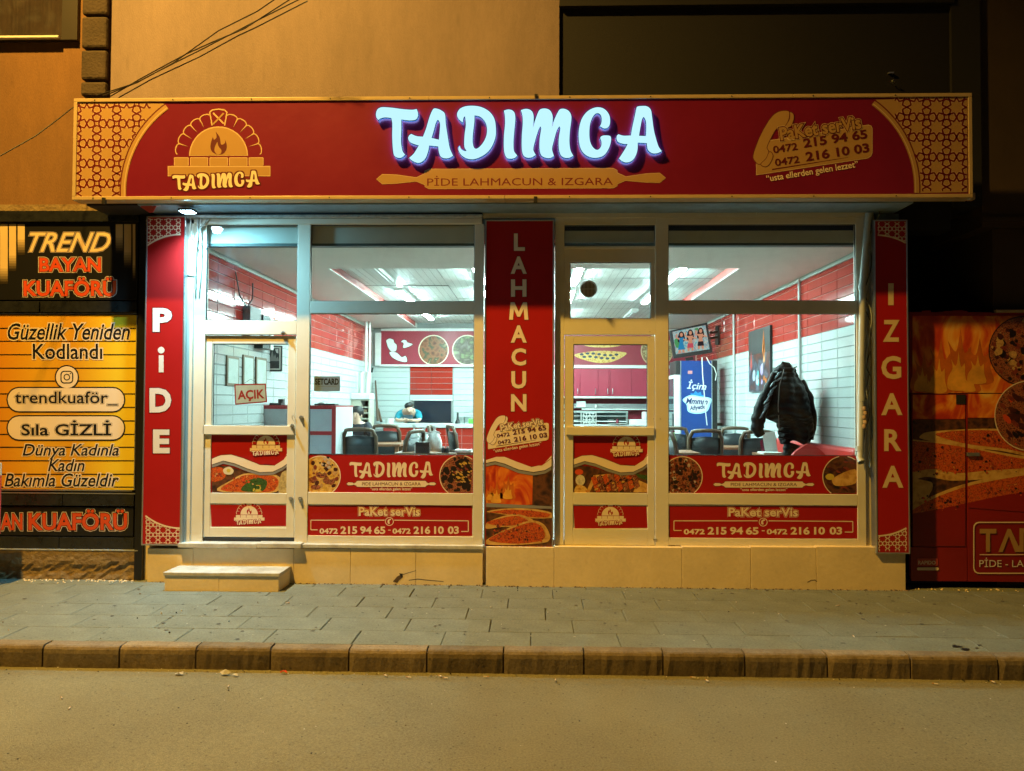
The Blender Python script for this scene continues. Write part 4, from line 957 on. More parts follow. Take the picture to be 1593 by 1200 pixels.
# left display window
xc = 610
lw_ = unit('display_window', 'left display window with printed bands and pizza pictures', 'window', 610, 848)
bar(lw_, 737, 349, 752, 849, xc); bar(lw_, 481, 346, 737, 349.5, xc)
bar(lw_, 481, 469, 737, 488, xc); bar(lw_, 481, 767, 737, 786, xc); bar(lw_, 481, 834.5, 737, 849, xc); bar(lw_, 481, 786, 737, 834.5, xc, .012, .05, 'infill_panel')
bar(lw_, 479, 708, 737, 767, xc, .020, .045, 'infill_panel', PRED, 0)
pane(lw_, 481, 349.5, 737, 469, xc); pane(lw_, 481, 488, 737, 708, xc)
def band(par, x0, x1, y0, y1, Y, fl_, fr_, xk=0.0, dark_l=0):
    m = MB(); m.flat([q(x0, y0, x1, y1)], Y, PRED); cx = (x0 + x1) / 2
    def half(cxx, r, mt, right):
        pts = [(cxx + r * math.cos(t_ * math.pi / 30), (y0 + y1) / 2 + 3 + r * math.sin(t_ * math.pi / 30)) for t_ in range(60)]
        P = [(min(max(a, x0 + .3), x1 - .3), min(max(b, y0 + .8), y1 - .5)) for a, b in pts]
        m.flat([P], Y - .0006, mt)
        pts2 = [p for p in pts if x0 < p[0] < x1 and y0 + .5 < p[1] < y1]
        pts2 = sorted(pts2, key=lambda p: p[1]) if False else pts2
        for i in range(60):
            a, b = pts[i], pts[(i + 1) % 60]
            if all(x0 < p[0] < x1 and y0 + .6 < p[1] < y1 - .3 for p in (a, b)): m.flat([seg2(a, b, 1.3)], Y - .001, CREAM)
    half(x0 + 21, 31, fl_, 0); half(x1 - 20, 32, fr_, 1); bx_ = (x0 + .8, y0 + 1.2, x1 - .8, y1 - 1)
    if fl_ is F_MEAT: scatter(m, x0 + 21, (y0 + y1) / 2 + 3, 30, Y - .0008, 5, [CHAR, CHAR, CHAR, SAUCE, BRICKR, CHAR, PALEP], 170, (1.2, 4.5), bx_)
    if fr_ is F_MEAT:
        scatter(m, x1 - 20, (y0 + y1) / 2 + 3, 31, Y - .0007, 6, [CHAR], 60, (4, 9), bx_); scatter(m, x1 - 14, (y0 + y1) / 2 - 2, 20, Y - .0014, 7, [CORN, TANP, CHAR, BRICKR, CORN], 70, (1.6, 4.5), bx_, 25, 2.0)
    if fl_ is F_PIZZA: scatter(m, x0 + 21, (y0 + y1) / 2 + 3, 30, Y - .0007, 9, [F_PIZZA, BRICKR, TANP, CORN, SAUCE], 60, (2, 6), bx_); scatter(m, x0 + 30, y0 + 12, 12, Y - .0016, 19, [CHAR, PALEP, CHAR], 16, (2, 5), bx_)
    if fr_ is F_DARK: scatter(m, x1 - 20, (y0 + y1) / 2 + 3, 31, Y - .0007, 12, [SAUCE, CHAR, BRICKR, SAUCE], 50, (3, 8), bx_, 20, 2.5)
    if fl_ is F_PIZZA:
        for a, b, c_, d in ((500, 739, 9, 5), (512, 748, 10, 6), (487, 747, 7, 5), (491, 758, 8, 4)): m.flat([ell(a, b, c_, d, 14)], Y - .0012, F_MEAT)
    if fr_ is F_DARK:
        m.flat([smooth([(1295, 745), (1330, 730), (1331, 752), (1300, 756)], 4)], Y - .0012, F_CRUST); m.flat([ell(1291, 742, 7, 5, 12)], Y - .0013, mat('lemon_print', ()))
    k = (x1 - x0) / 258
    wordmark(m, cx + 2 + xk, y0 + 23, 130 * k, 27, Y - .0012, CREAM, 0, dark=DREDP, dw=.7)
    rolling_pin(m, cx + 2 + xk, y0 + 44.5, 139 * k, 9.5, Y - .0008, CREAM, DREDP)
    text(m, 'PIDE LAHMACUN & IZGARA', cx + 2 + xk, y0 + 44.5, 91 * k, 5.0, Y - .002, [(0, DREDP, 0)], bold=0.0)
    text(m, '“usta ellerden gelen lezzet”', cx + 2 + xk, y0 + 53, 65 * k, 6, Y - .0012, [(0, CREAM, 0)], bold=.015)
    return m.build('printed_band', par)
band(lw_, 477.5, 736, 708.5, 767, 0.0145, F_PIZZA, F_MEAT)
def phone_band(par, x0, x1, y0, y1, Y):
    m = MB(); cx = (x0 + x1) / 2; k = (x1 - x0) / 257; X = lambda v: x0 + v * k
    m.flat([q(x0, y0, x1, y1)], Y, PRED)
    text(m, 'PaKet serVis', cx, y0 + 9.5, 95 * k, 14, Y - .001, [(0.07, CREAM, 0), (0.045, PRED, .0004), (0, CREAM, .0008)], bold=.03)
    lw0 = 1.4
    strokes(m, [(X(121), y0 + 23), (X(6.5), y0 + 23), (X(6.5), y0 + 38), (X(17), y0 + 38)], lw0, Y - .0006, CREAM)
    strokes(m, [(X(136), y0 + 23), (X(251), y0 + 24), (X(251), y0 + 40.5), (X(240), y0 + 40.5)], lw0, Y - .0006, CREAM)
    ring(m, X(128.5), y0 + 25, 5.6, 6.8, Y - .0006, CREAM, 22); m.flat([smooth([(X(126), y0 + 28), (X(126), y0 + 23), (X(130), y0 + 20.5), (X(131), y0 + 22.5), (X(128.5), y0 + 24), (X(129), y0 + 28.5)], 3)], Y - .0008, CREAM)
    for s_, a, w_, h_ in (('0472', 34.3, 28.6, 8.6), ('215', 65.6, 26, 12), ('94', 92, 18, 12), ('65', 113.5, 17.4, 12), ('-', 128.5, 4, 1.4), ('0472', 147.4, 28, 8.6), ('216', 179, 26, 12), ('10', 205.5, 15, 12), ('03', 227.8, 17.2, 12)):
        text(m, s_, X(a), y0 + 38.5 + (1.5 if s_ == '0472' else 0), w_ * k, h_, Y - .0008, [(0, CREAM, 0)], bold=.035)
    return m.build('printed_band', par)
phone_band(lw_, 477, 734.5, 786.5, 834, 0.0105)
# card sticker on the inside of the pane
t = tag(MB().pbox(488.5, 585.5, 529, 609, 0.034, 0.038, mat('grey_card_print', (0.30, 0.42, 0.80), .5, var=.08)).build('card_sticker'), 'grey card payment sticker on the left display window glass', 'sticker')
m = MB(); text(m, 'SETCARD', 508.5, 594, 37, 10, 0.0335, [(0, BLACKP, 0)], bold=.04); m.flat([q(494, 601, 523, 601.5)], 0.0335, GREYP); m.build('printed_lettering', t)

# right door surround, transom, leaf
xc = 948
rd = unit('door_surround', 'plain surround and small transom of the right door beside the tall middle sign', 'door frame', 948, 848)
bar(rd, 863, 339, 877.5, 849, xc); bar(rd, 1019.5, 339, 1040, 850, xc); bar(rd, 877.5, 339, 1019.5, 350, xc)
bar(rd, 877.5, 383, 1019.5, 387, xc, -.006, .05, 'sash_bar', WHITEM); bar(rd, 877.5, 387, 1019.5, 408, xc, .006, .05)
bar(rd, 877.5, 408, 886.5, 496, xc, .006, .05); bar(rd, 1012.5, 408, 1019.5, 496, xc, .006, .05); bar(rd, 877.5, 496, 1019.5, 521, xc, .0, .05)
pane(rd, 877.5, 350, 1019.5, 383, xc); pane(rd, 886.5, 408, 1012.5, 496, xc)
RD = unit('shop_door', 'cream right door next to the middle sign with grilled meat picture below the glass', 'door', 948, 848)
leaf(RD, 878.5, 1018.5, 523, 848.5, 892, 1007.5, 536, 664, (881, 664.5, 1018, 677.5), (678.5, 767), (786, 823), xc, 0.008)
door_print(RD, 892, 1007.5, 678.5, 767, 0.019, 948, 1)
low_print(RD, 892, 1005.5, 787, 822.5, 0.0145, 1.8)
for px, py in ((1011, 516.5), (1011, 526), (1017, 652), (1027, 652)): MB().lathe(W0(px, py).x, -0.001, [(.004, W0(px, py).z), (.003, W0(px, py).z + .004)], DARKM, 8).build('screw', rd)
MB().pbox(1016, 839, 1022, 841, -.004, .001, ALU).build('latch', rd)

# round extractor grille set in the transom pane
vt = thing('extractor_vent', 'round slotted extractor grille in the small transom window above the right door', 'vent', W0(916, 449))
p = W0(916, 449.5); R0 = .083
def disc_y(m_, r0, r1, y0, y1, mt, n=28):
    v = []; f = []
    for (r_, y_) in ((r0, y0), (r1, y0), (r1, y1), (r0, y1)): v += [(p.x + r_ * math.cos(6.2832 * k / n), y_, p.z + r_ * math.sin(6.2832 * k / n)) for k in range(n)]
    for a_ in range(4):
        for k in range(n): f.append((a_ * n + k, a_ * n + (k + 1) % n, ((a_ + 1) % 4) * n + (k + 1) % n, ((a_ + 1) % 4) * n + k))
    m_.add(v, f, mt)
m = MB(); disc_y(m, R0 - .010, R0, .006, .026, WHITEM); m.build('rim', vt)
m = MB(); disc_y(m, .001, R0 - .011, .0235, .0245, BLACK); m.build('dark_opening', vt)
for k in range(-5, 6):
    h = math.sqrt((R0 - .012) ** 2 - (k * .0132) ** 2); MB().box(p.x + k * .0132 - .0032, p.x + k * .0132 + .0032, .012, .020, p.z - h, p.z + h, WHITEM).build('slat', vt)
MB().box(p.x - R0 + .012, p.x + R0 - .012, .008, .0115, p.z - .003, p.z + .003, WHITEM).build('cross_bar', vt)

# right display window
xc = 1186
rw = unit('display_window', 'right display window with jacket and television behind the glass', 'window', 1186, 850)
bar(rw, 1333, 339, 1346, 850, xc); bar(rw, 1040, 339, 1333, 349, xc); bar(rw, 1346, 337, 1362, 850, xc, .02, .06)
bar(rw, 1040, 468, 1333, 488, xc); bar(rw, 1040, 768.5, 1333, 786, xc); bar(rw, 1040, 838, 1333, 850, xc); bar(rw, 1040, 786, 1333, 838, xc, .012, .05, 'infill_panel')
bar(rw, 1040, 709, 1333, 768.5, xc, .020, .045, 'infill_panel', PRED, 0)
pane(rw, 1040, 349, 1333, 468, xc); pane(rw, 1040, 488, 1333, 709, xc)
band(rw, 1040.5, 1332, 709.5, 768, 0.0145, F_MEAT, F_DARK)
phone_band(rw, 1041, 1333.5, 787.5, 838, 0.0105)
MB().lathe(W0(1176, 333).x, -0.016, [(.006, W0(1176, 333).z - .01), (.004, W0(1176, 333).z + .012)], WHITEM, 8).build('clip', rw)

# ------------------------------------------------------------------ the three upright signs
def upright(name, label, px0, px1, py0, py1, Y, xc, Yb=0.0):
    t = thing(name, label, 'shop sign', W((px0 + px1) / 2, py1, Y))
    a, b_, z0, z1 = rect(px0, py0, px1, py1, Y, xc); e = .013
    MB().box(a + e, b_ - e, Y + .004, Yb - .001, z0 + e, z1 - e, PRED).build('face_panel', t)
    for r_ in ((a, a + e, z0, z1), (b_ - e, b_, z0, z1), (a + e, b_ - e, z0, z0 + e), (a + e, b_ - e, z1 - e, z1)): MB().box(r_[0], r_[1], Y, Yb - .001, r_[2], r_[3], ALU).build('edge_profile', t, .002)
    return t
# PIDE
tp = upright('upright_sign', 'tall narrow red sign reading PIDE at the left end of the shop', 223.5, 285, 336, 849, -0.085, 254)
Y = -0.0825
for s_, x, y, w_, h_ in (('P', 252.5, 498, 30, 37), ('D', 249.5, 623, 34, 38), ('E', 251, 687, 26, 37)): m = MB(); text(m, s_, x, y, w_, h_, Y, [(0.02, DREDP, 0), (0, WHITEP, .0005)], bold=.045); m.build('letter', tp)
m = MB(); m.flat([q(247, 553, 254.5, 579.5)], Y - .0005, WHITEP); m.flat([ell(250.7, 545, 5.2, n=18)], Y - .0005, WHITEP); m.build('letter', tp)
def arc_corner(par, x0, x1, y0, y1, top, ccx, ccy, R_, Y, ph=0, flip=False):
    m = MB()
    inside = (lambda x, y: x0 < x < x1 and y0 < y < y1 and math.hypot(x - ccx, y - ccy) > R_)
    segs = star_lattice(x0, y0, x1, y1, 15.5, (x0 + x1) / 2, (y0 + y1) / 2 + ph); clip_strokes(m, segs, inside, 1.25, Y, CREAM, 3)
    pts = [p for p in ell(ccx, ccy, R_, n=240) if x0 <= p[0] <= x1 and y0 - 2 <= p[1] <= y1 + 2]
    pts.sort(); strokes(m, pts, 2.4, Y - .0006, CREAM)
    return m.build('star_pattern', par)
arc_corner(tp, 226.5, 282, 340, 384, True, 281, 452, 87, Y)
arc_corner(tp, 226, 281, 803, 846, False, 281, 735, 87, Y)
# LAHMACUN
tl = upright('upright_sign', 'wide red middle sign reading LAHMACUN with flatbread picture at its foot', 753.5, 861.5, 342, 853, -0.05, 807)
Y = -0.0475; m = MB()
for i, ch in enumerate('LAHMACUN'):
    if ch == 'M':                                            # drawn by hand: the built-in M closes up when emboldened
        for d_, mt, dy in ((.9, DREDP, 0), (0, CREAM, .0005)): m = MB() if d_ else m; m.flat([grow([(792, 497.6), (794.3, 470.6), (800.3, 470.6), (807, 485.5), (813.7, 470.6), (819.7, 470.6), (822, 497.6), (816, 497.6), (814.6, 481), (809.2, 493), (804.8, 493), (799.4, 481), (798, 497.6)], d_)], Y - dy, mt)
        m.build('letter', tl); continue
    wd = {'L': 17, 'A': 25, 'H': 24, 'M': 30, 'C': 23, 'U': 23, 'N': 24}[ch]
    m = MB(); text(m, ch, 807 + (1 if ch == 'L' else 0), 377 + i * 35.7, wd, 27, Y, [(0.02, DREDP, 0), (0, CREAM, .0005)], bold=.035); m.build('letter', tl)
m = MB(); sc = (505 - 75) / 4.443 / (1530 - 55)
paket(m, lambda x, y: (756.9 + (x - 55) * sc, 646.8 + (y - 62) * sc), sc, Y, CREAM, CREAM, DREDP, CREAM)
m.build('delivery_emblem', tl)
m = MB()
m.flat([q(756, 726, 859, 850)], Y, F_DARK); m.flat([[(756, 722), (790, 728), (829, 736), (828, 785), (800, 788), (756, 787)]], Y - .0004, F_FLAME)
fl = MB(); Yq = Y
for cx, by, w_, h_ in ((772, 782, 24, 34), (790, 776, 22, 36), (762, 778, 16, 22)): flame(cx, by, w_, h_, FO, .001); flame(cx, by, w_ * .6, h_ * .6, FY, .0014)
fl.build('flame_print', tl)
def br(po, pi, dy): m.flat([smooth(po, 5)], Y - dy, F_CRUST); m.flat([smooth(pi, 5)], Y - dy - .0005, F_LAH)
m.flat([[(756, 783), (859, 788), (859, 792), (756, 789)]], Y - .0008, GREYP)
br([(757,796),(790,791),(830,792),(858,798),(858,806),(820,806),(780,800)], [(762,797),(792,793),(830,795),(856,800),(850,805),(815,804),(780,799)], .001)
br([(757,814),(780,804),(805,800),(830,810),(815,820),(780,820),(757,823)], [(757,813),(782,806),(804,803),(822,811),(805,817),(775,818)], .0018)
br([(757,840),(790,822),(826,810),(846,816),(856,835),(850,844),(800,848),(757,847)], [(760,840),(792,824),(826,813),(842,819),(848,834),(840,842),(800,846)], .0026)
scatter(m, 806, 830, 40, Y - .0034, 31, [F_LAH, BRICKR, ORANGE, SAUCE, BRICKR], 230, (.8, 2.2), (764, 815, 846, 845)); scatter(m, 800, 799, 46, Y - .0019, 32, [BRICKR, ORANGE, SAUCE, CORN], 80, (.7, 1.6), (764, 793, 850, 804)); scatter(m, 795, 811, 26, Y - .0026, 33, [BRICKR, ORANGE, SAUCE], 50, (.7, 1.7), (770, 804, 818, 818))
top = [(756, 716), (772, 711), (785, 711), (805, 719), (827, 727), (845, 723), (858, 709)]; bot = [(858, 726), (848, 732), (830, 735), (806, 731), (785, 722), (770, 718), (756, 721)]
m.flat([[(a, b) for a, b in top] + [(a, b + 5) for a, b in bot]], Y - .003, GREYP); m.flat([top + bot], Y - .0036, CREAM); strokes(m, bot, .8, Y - .004, BLACKP); strokes(m, [(822, 724), (843, 724), (858, 713)], .8, Y - .0042, PRED)
m.build('printed_picture', tl)
# IZGARA
ti = upright('upright_sign', 'tall narrow red sign reading IZGARA at the right end of the shop', 1361.5, 1414, 342, 862, -0.11, 1388)
Y = -0.1075; m = MB()
for s_, x, y, w_, h_ in (('I', 1386, 458, 8.5, 34), ('Z', 1386.5, 515, 26, 34), ('G', 1386.5, 572, 31, 36), ('A', 1387.5, 629, 33, 34), ('R', 1389, 685, 27, 34), ('A', 1389, 742, 33, 34)): m = MB(); text(m, s_, x, y, w_, h_, Y, [(0, mat('tan_letter_print', (0.70, 0.52, 0.30), .42, var=.03), .0005)], bold=.03); m.build('letter', ti)
arc_corner(ti, 1365, 1410.5, 345, 383, True, 1363, 458, 92, Y, flip=True)
arc_corner(ti, 1366, 1411, 818, 858, False, 1364, 742, 92, Y)

# ------------------------------------------------------------------ pipes and cables at the corners
dp = thing('drain_pipe', 'pale vertical drain pipe at the right corner of the shop', 'pipe', W(1340, 718, -.05))
PIPE = mat('grey_plastic_pipe', (0.42, 0.45, 0.42), 0.5, var=.12, vs=6)
pt = [W(1351, 332, -.05), W(1347, 380, -.05), W(1342, 440, -.05), W(1341, 520, -.05), W(1340, 600, -.05), W(1338.5, 700, -.05), W(1337, 712, -.065), W(1340, 719, -.10)]
MB().tube(pt, .030, PIPE, 12, cap=False).build('pipe', dp)
for px, py in ((1341.5, 447), (1340, 620), (1338, 698)): MB().tube([W(px, py - 4, -.05), W(px, py + 4, -.05)], .036, PIPE, 12).build('coupling', dp)
p = W(1340, 719, -.10); MB().tube([W(1338.6, 716, -.085), W(1340.2, 719.5, -.102)], .033, PIPE, 12, cap=False).build('outlet', dp)
cb = thing('cable_bundle', 'tangled cables and thin conduit hanging beside the right drain pipe', 'cable', W(1352, 700, -.03))
MB().tube([W(1357, 330, -.02), W(1356, 450, -.02), W(1353, 600, -.02), W(1352, 690, -.02), W(1354, 726, -.03)], .012, PIPE, 8).build('conduit', cb)
random.seed(11)
for k in range(4):
    pts = []; x = 1353 + k; y = 335
    pts.append(W(1340 + k * 3, 322, -.03)); pts.append(W(1366 - k, 324 + k, -.05)); pts.append(W(1368, 334, -.06))
    while y < 640 + k * 12:
        y += random.uniform(20, 42); x = 1350 + random.uniform(-8, 6) + (5 if y < 400 else 0); pts.append(W(x, y, -.035 - random.uniform(0, .03)))
    sm = []
    for i in range(len(pts) - 1):
        for t_ in range(4):
            a = pts[max(i - 1, 0)]; b = pts[i]; c_ = pts[i + 1]; d = pts[min(i + 2, len(pts) - 1)]; u = t_ / 4
            sm.append(0.5 * ((2 * b) + (c_ - a) * u + (2 * a - 5 * b + 4 * c_ - d) * u * u + (3 * b - a - 3 * c_ + d) * u ** 3))
    MB().tube(sm, .0042, CABLE if k % 2 else PIPE, 6).build('cable', cb)
ROPE = mat('tan_rope', (.42, .28, .14), .8, var=.3, vs=30)
m = MB()
for k in range(5): 
    p = W(1344 + k % 2 * 2, 636 + k * 7, -.075); m.lathe(p.x, p.y, [(.012, p.z - .02), (.026, p.z), (.014, p.z + .022)], ROPE, 8)
m.build('tape_knot', cb)
cl = thing('cable_bundle', 'loose pale cables and conduit at the top left corner of the frame', 'cable', W(300, 420, -.03))
for pts, r_, mt in (([(308, 336), (308, 362), (304, 390), (302, 430)], .011, PIPE), ([(327, 338), (314, 352), (306, 366), (304, 395), (303, 450)], .010, PIPE), ([(312, 336), (312, 400), (308, 450)], .008, WHITEM),
                    ([(296, 330), (297, 350), (299, 370), (303, 374), (308, 371), (307, 366), (304, 368)], .006, WHITEM), ([(292, 333), (300, 326), (308, 331), (306, 336), (298, 336)], .005, CABLE),
                    ([(309, 376), (315, 380), (322, 378), (324, 384), (320, 389)], .005, CABLE), ([(290, 425), (297, 423), (301, 426)], .005, WHITEM), ([(309, 388), (311, 392), (306, 384)], .005, CABLE)):
    P = [W(a, b, -.035 - .01 * (i % 2)) for i, (a, b) in enumerate(pts)]
    MB().tube(P, r_, mt, 6).build('cable', cl)
# overhead wires
def wire(pts, Y0, Y1, r_, label, grp=None):
    P = [W(a, b, Y0 + (Y1 - Y0) * i / (len(pts) - 1)) for i, (a, b) in enumerate(pts)]
    return tag(MB().tube(P, r_, CABLE, 6).build('overhead_wire'), label, 'wire', grp)
for i, (lb, pts) in enumerate((('topmost black wire running up and right across the ochre wall', [(160, 150), (215, 128), (270, 98), (340, 48), (400, 18), (470, -30)]), ('black wire second from the top across the ochre wall', [(150, 149), (210, 130), (260, 104), (320, 74), (400, 32), (480, -8)]),
               ('black wire crossing the ochre wall with a slack end', [(172, 150), (220, 122), (290, 84), (330, 66), (380, 45), (450, 0)]), ('lowest black wire sagging across the ochre wall', [(185, 152), (235, 124), (310, 89), (370, 56), (400, 42), (478, 2)]))):
    wire(pts, -.03, -.9, .006, lb)
wire([(-60, 262), (0, 243), (55, 212), (90, 186), (110, 170), (128, 160)], -.9, -.03, .0055, 'single black wire across the orange wall left of the sign')

# street lamp that lights the scene
sl = thing('street_lamp', 'tall street lamp on a pole at the kerb out to the left', 'street lamp', (-8.6, YK - .5, ROADZ))
POLE = mat('galvanised_pole', (0.3, 0.31, 0.31), .5, metal=.6, var=.1)
MB().tube([(-8.6, YK - .5, ROADZ), (-8.6, YK - .5, 6), (-8.6, YK - .5, 10.3)], [.09, .07, .055], POLE, 12).build('pole', sl)
MB().tube([(-8.6, YK - .5, 10.2), (-8.2, YK - .8, 10.65), (-7.0, -3.3, 10.85), (-5.2, LAMP.y, 10.82)], .035, POLE, 8).build('arm', sl)
MB().box(LAMP.x - .35, LAMP.x + .35, LAMP.y - .15, LAMP.y + .15, LAMP.z + .17, LAMP.z + .30, POLE).build('lamp_head', sl, .03)
MB().box(LAMP.x - .28, LAMP.x + .28, LAMP.y - .11, LAMP.y + .11, LAMP.z + .155, LAMP.z + .168, emit('sodium_glow', SODIUM, 12)).build('lens', sl)
# ------------------------------------------------------------------ THE ROOM behind the glass
RX, RY, RF, RZ, RC = 3.34, 8.45, 0.42, 3.33, 3.43
TWHITE = mat('white_glazed_tile', (0.50, 0.54, 0.53), 0.08, var=0.05, vs=1.2)
TRED = mat('red_glazed_tile', (0.36, 0.028, 0.018), 0.08, var=0.10, vs=1.2)
GROUT = mat('tile_grout', (0.32, 0.33, 0.32), .9, var=.1); GROUTR = mat('pale_grout', (0.45, 0.25, 0.22), .9, var=.1)
PLASTER = mat('white_ceiling_paint', (0.66, 0.63, 0.58), .85, var=.04)
PVC = mat('pvc_ceiling_panel', (0.64, 0.66, 0.62), .4, var=.03, bump=0.0)
FLOORT = mat('grey_floor_tile', (0.22, 0.22, 0.21), .3, var=.2, vs=3)
BAND = mat('beam_red_paint', (0.40, 0.06, 0.05), .5, var=.08)
MB().box(-RX, RX, 0.07, RY, RF - .1, RF, FLOORT).build('room_floor', kind='structure')
def tile_mesh(wd, ht, m_, d=.009, sd=0):
    """tile lying in the local XZ plane, face towards -Y, pillowed edge"""
    m = MB(); e = .006; x, z = wd - .004, ht - .004
    v = [(0,0,0),(x,0,0),(x,0,z),(0,0,z),(e,-d,e),(x-e,-d,e),(x-e,-d,z-e),(e,-d,z-e)]
    m.add(v, [(0,1,5,4),(1,2,6,5),(2,3,7,6),(3,0,4,7),(4,5,6,7)], m_); return m.mesh('tile')
TW, TH = 0.45, 0.108
tm_w, tm_r = tile_mesh(TW, TH, TWHITE), tile_mesh(TW, TH, TRED)
def side_wall(name, sx):
    st_ = structure(name); ZS = 2.585
    MB().box(sx * RX, sx * (RX + .2), 0.07, RY, RF, ZS, GROUT).box(sx * RX, sx * (RX + .2), .07, RY, ZS, RZ + .3, GROUTR).build('wall_core', st_)
    items = []
    k = 0
    while ZS + k * TH < RZ - .02:
        for j in range(19): items.append((j, ZS + k * TH, True))
        k += 1
    k = 1
    while ZS - k * TH > RF - .05:
        for j in range(19): items.append((j, ZS - k * TH, False))
        k += 1
    items = [(j, z, r) for (j, z, r) in items if 0.1 + j * TW < RY - .3]
    items.sort(key=lambda t: (t[1] < 1.0, t[0]))
    far = MB()
    for n, (j, z, r) in enumerate(items):
        y = 0.1 + j * TW + (0.0)
        rz = random.uniform(-.0045, .0045); ry = random.uniform(-.006, .006)
        if n < 292:
            o = obj('tile', tm_r if r else tm_w, st_)
            if sx < 0: o.location = (-RX + .001, y, z); o.rotation_euler = (ry, 0, rad(90) + rz)
            else: o.location = (RX - .001, y + TW, z); o.rotation_euler = (ry, 0, rad(-90) + rz)
        else:
            xf = sx * (RX - .010); m_ = TRED if r else TWHITE; e = .006
            v = [(sx*RX, y, z), (sx*RX, y+TW-.004, z), (sx*RX, y+TW-.004, z+TH-.004), (sx*RX, y, z+TH-.004), (xf, y+e, z+e), (xf, y+TW-.004-e, z+e), (xf, y+TW-.004-e, z+TH-.004-e), (xf, y+e, z+TH-.004-e)]
            f = [(0,1,5,4),(1,2,6,5),(2,3,7,6),(3,0,4,7),(4,5,6,7)]
            far.add(v, f if sx < 0 else [tuple(reversed(t)) for t in f], m_)
    far.build('far_tiles', st_, kind='stuff')
    return st_
wl, wr = side_wall('room_wall_left', -1), side_wall('room_wall_right', 1)
MB().box(-RX - .2, RX + .2, RY, RY + .2, RF, RC + .3, GROUT).build('wall_core', structure('room_wall_back'))
wb = bpy.data.objects['room_wall_back']
MB().box(-RX - .2, -RX + .06, .021, .068, RF, 3.6, SOFFIT).box(RX - .06, RX + .2, .021, .068, RF, 3.6, SOFFIT).build('front_pier', wb)
# back wall tiles
BZ = W(650, 569.5, RY).z; tbm, tbr = tile_mesh(1.05, .118, TWHITE), tile_mesh(.44, .118, TRED)
tb2 = tile_mesh(.44, .118, TWHITE)
rx0, rx1 = W(638, 600, RY).x, W(705, 600, RY).x
rz0 = W(670, 614.5, RY).z
k = 1
while BZ - k * .12 > 1.2:
    z = BZ - k * .12
    for x, wd in ((rx0 - 1.06 - .55, .55), (rx0 - 1.06, 1.05), (rx1 + .01, 1.05), (rx1 + 1.07, 1.05)):
        o = obj('tile', tbm, wb); o.location = (x, RY - .001, z); o.scale = (wd / 1.05, 1, 1); o.rotation_euler = (random.uniform(-.01, .01), 0, 0)
    if z > rz0 - .06:
        for j in range(2): o = obj('tile', tbr, wb); o.location = (rx0 + j * .443, RY - .001, z); o.scale = ((rx1 - rx0) / .886, 1, 1); o.rotation_euler = (random.uniform(-.012, .012), 0, 0)
    elif z > rz0 - .18:
        for j in range(2): o = obj('tile', tb2, wb); o.location = (rx0 + j * .443, RY - .001, z); o.scale = ((rx1 - rx0) / .886, 1, 1)
    k += 1
# ceilings: lower border, raised middle of long panels, red step between
ce = structure('room_ceiling'); XB = 2.40; Y0c = 1.48
m = MB(); m.box(-RX - .2, -XB, .07, RY, RZ, RZ + .25, PLASTER); m.box(XB, RX + .2, .07, RY, RZ, RZ + .25, PLASTER); m.box(-XB, XB, .07, Y0c, RZ, RZ + .25, PLASTER); m.build('border', ce)
for s_ in (-1, 1): MB().box(s_ * (XB - .004), s_ * XB, Y0c, RY - .3, RZ + .004, RC + .03, BAND).box(s_ * (XB - .01), s_ * (XB + .012), Y0c, RY - .3, RZ - .006, RZ + .003, WHITEM).build('red_step', ce)
for s_ in (-1, 1): MB().box(s_ * (RX - .03), s_ * RX, .1, RY, RZ - .05, RZ - .001, mat('pale_cornice', (.42, .46, .42), .7, var=.1)).build('cornice', ce)
MB().box(-XB, XB, .1, RY, RC + .012, RC + .1, mat('ceiling_void', (.12, .12, .11), .9, var=0)).build('ceiling_void', ce)
pm = MB(); wd, dp_ = 1.2 - .006, .645 - .006; n = 13; vs = []; fs = []
for i in range(n):
    xa = wd * i / n; xb_ = wd * (i + 1) / n - .004
    b_ = len(vs); vs += [(xa, 0, 0), (xb_, 0, 0), (xb_, dp_, 0), (xa, dp_, 0)]; fs.append((b_, b_ + 3, b_ + 2, b_ + 1))
    vs += [(xb_, 0, .004), (xb_ + .004, 0, .004), (xb_ + .004, dp_, .004), (xb_, dp_, .004)]; fs.append((b_ + 4, b_ + 7, b_ + 6, b_ + 5))
pm.add(vs, fs, PVC); pmm = pm.mesh('ceiling_panel')
for j in range(11):
    for i in range(4):
        o = obj('ceiling_panel', pmm, ce); o.location = (-XB + i * 1.2 + .003, Y0c + j * .645 + .003, RC + random.uniform(-.002, .002)); o.rotation_euler = (random.uniform(-.003, .003), random.uniform(-.002, .002), 0)
MB().box(-RX, RX, .075, .16, W(610, 383, .075).z, RZ + .1, mat('grey_lintel_paint', (.10, .12, .12), .6, var=.1)).build('lintel', ce)
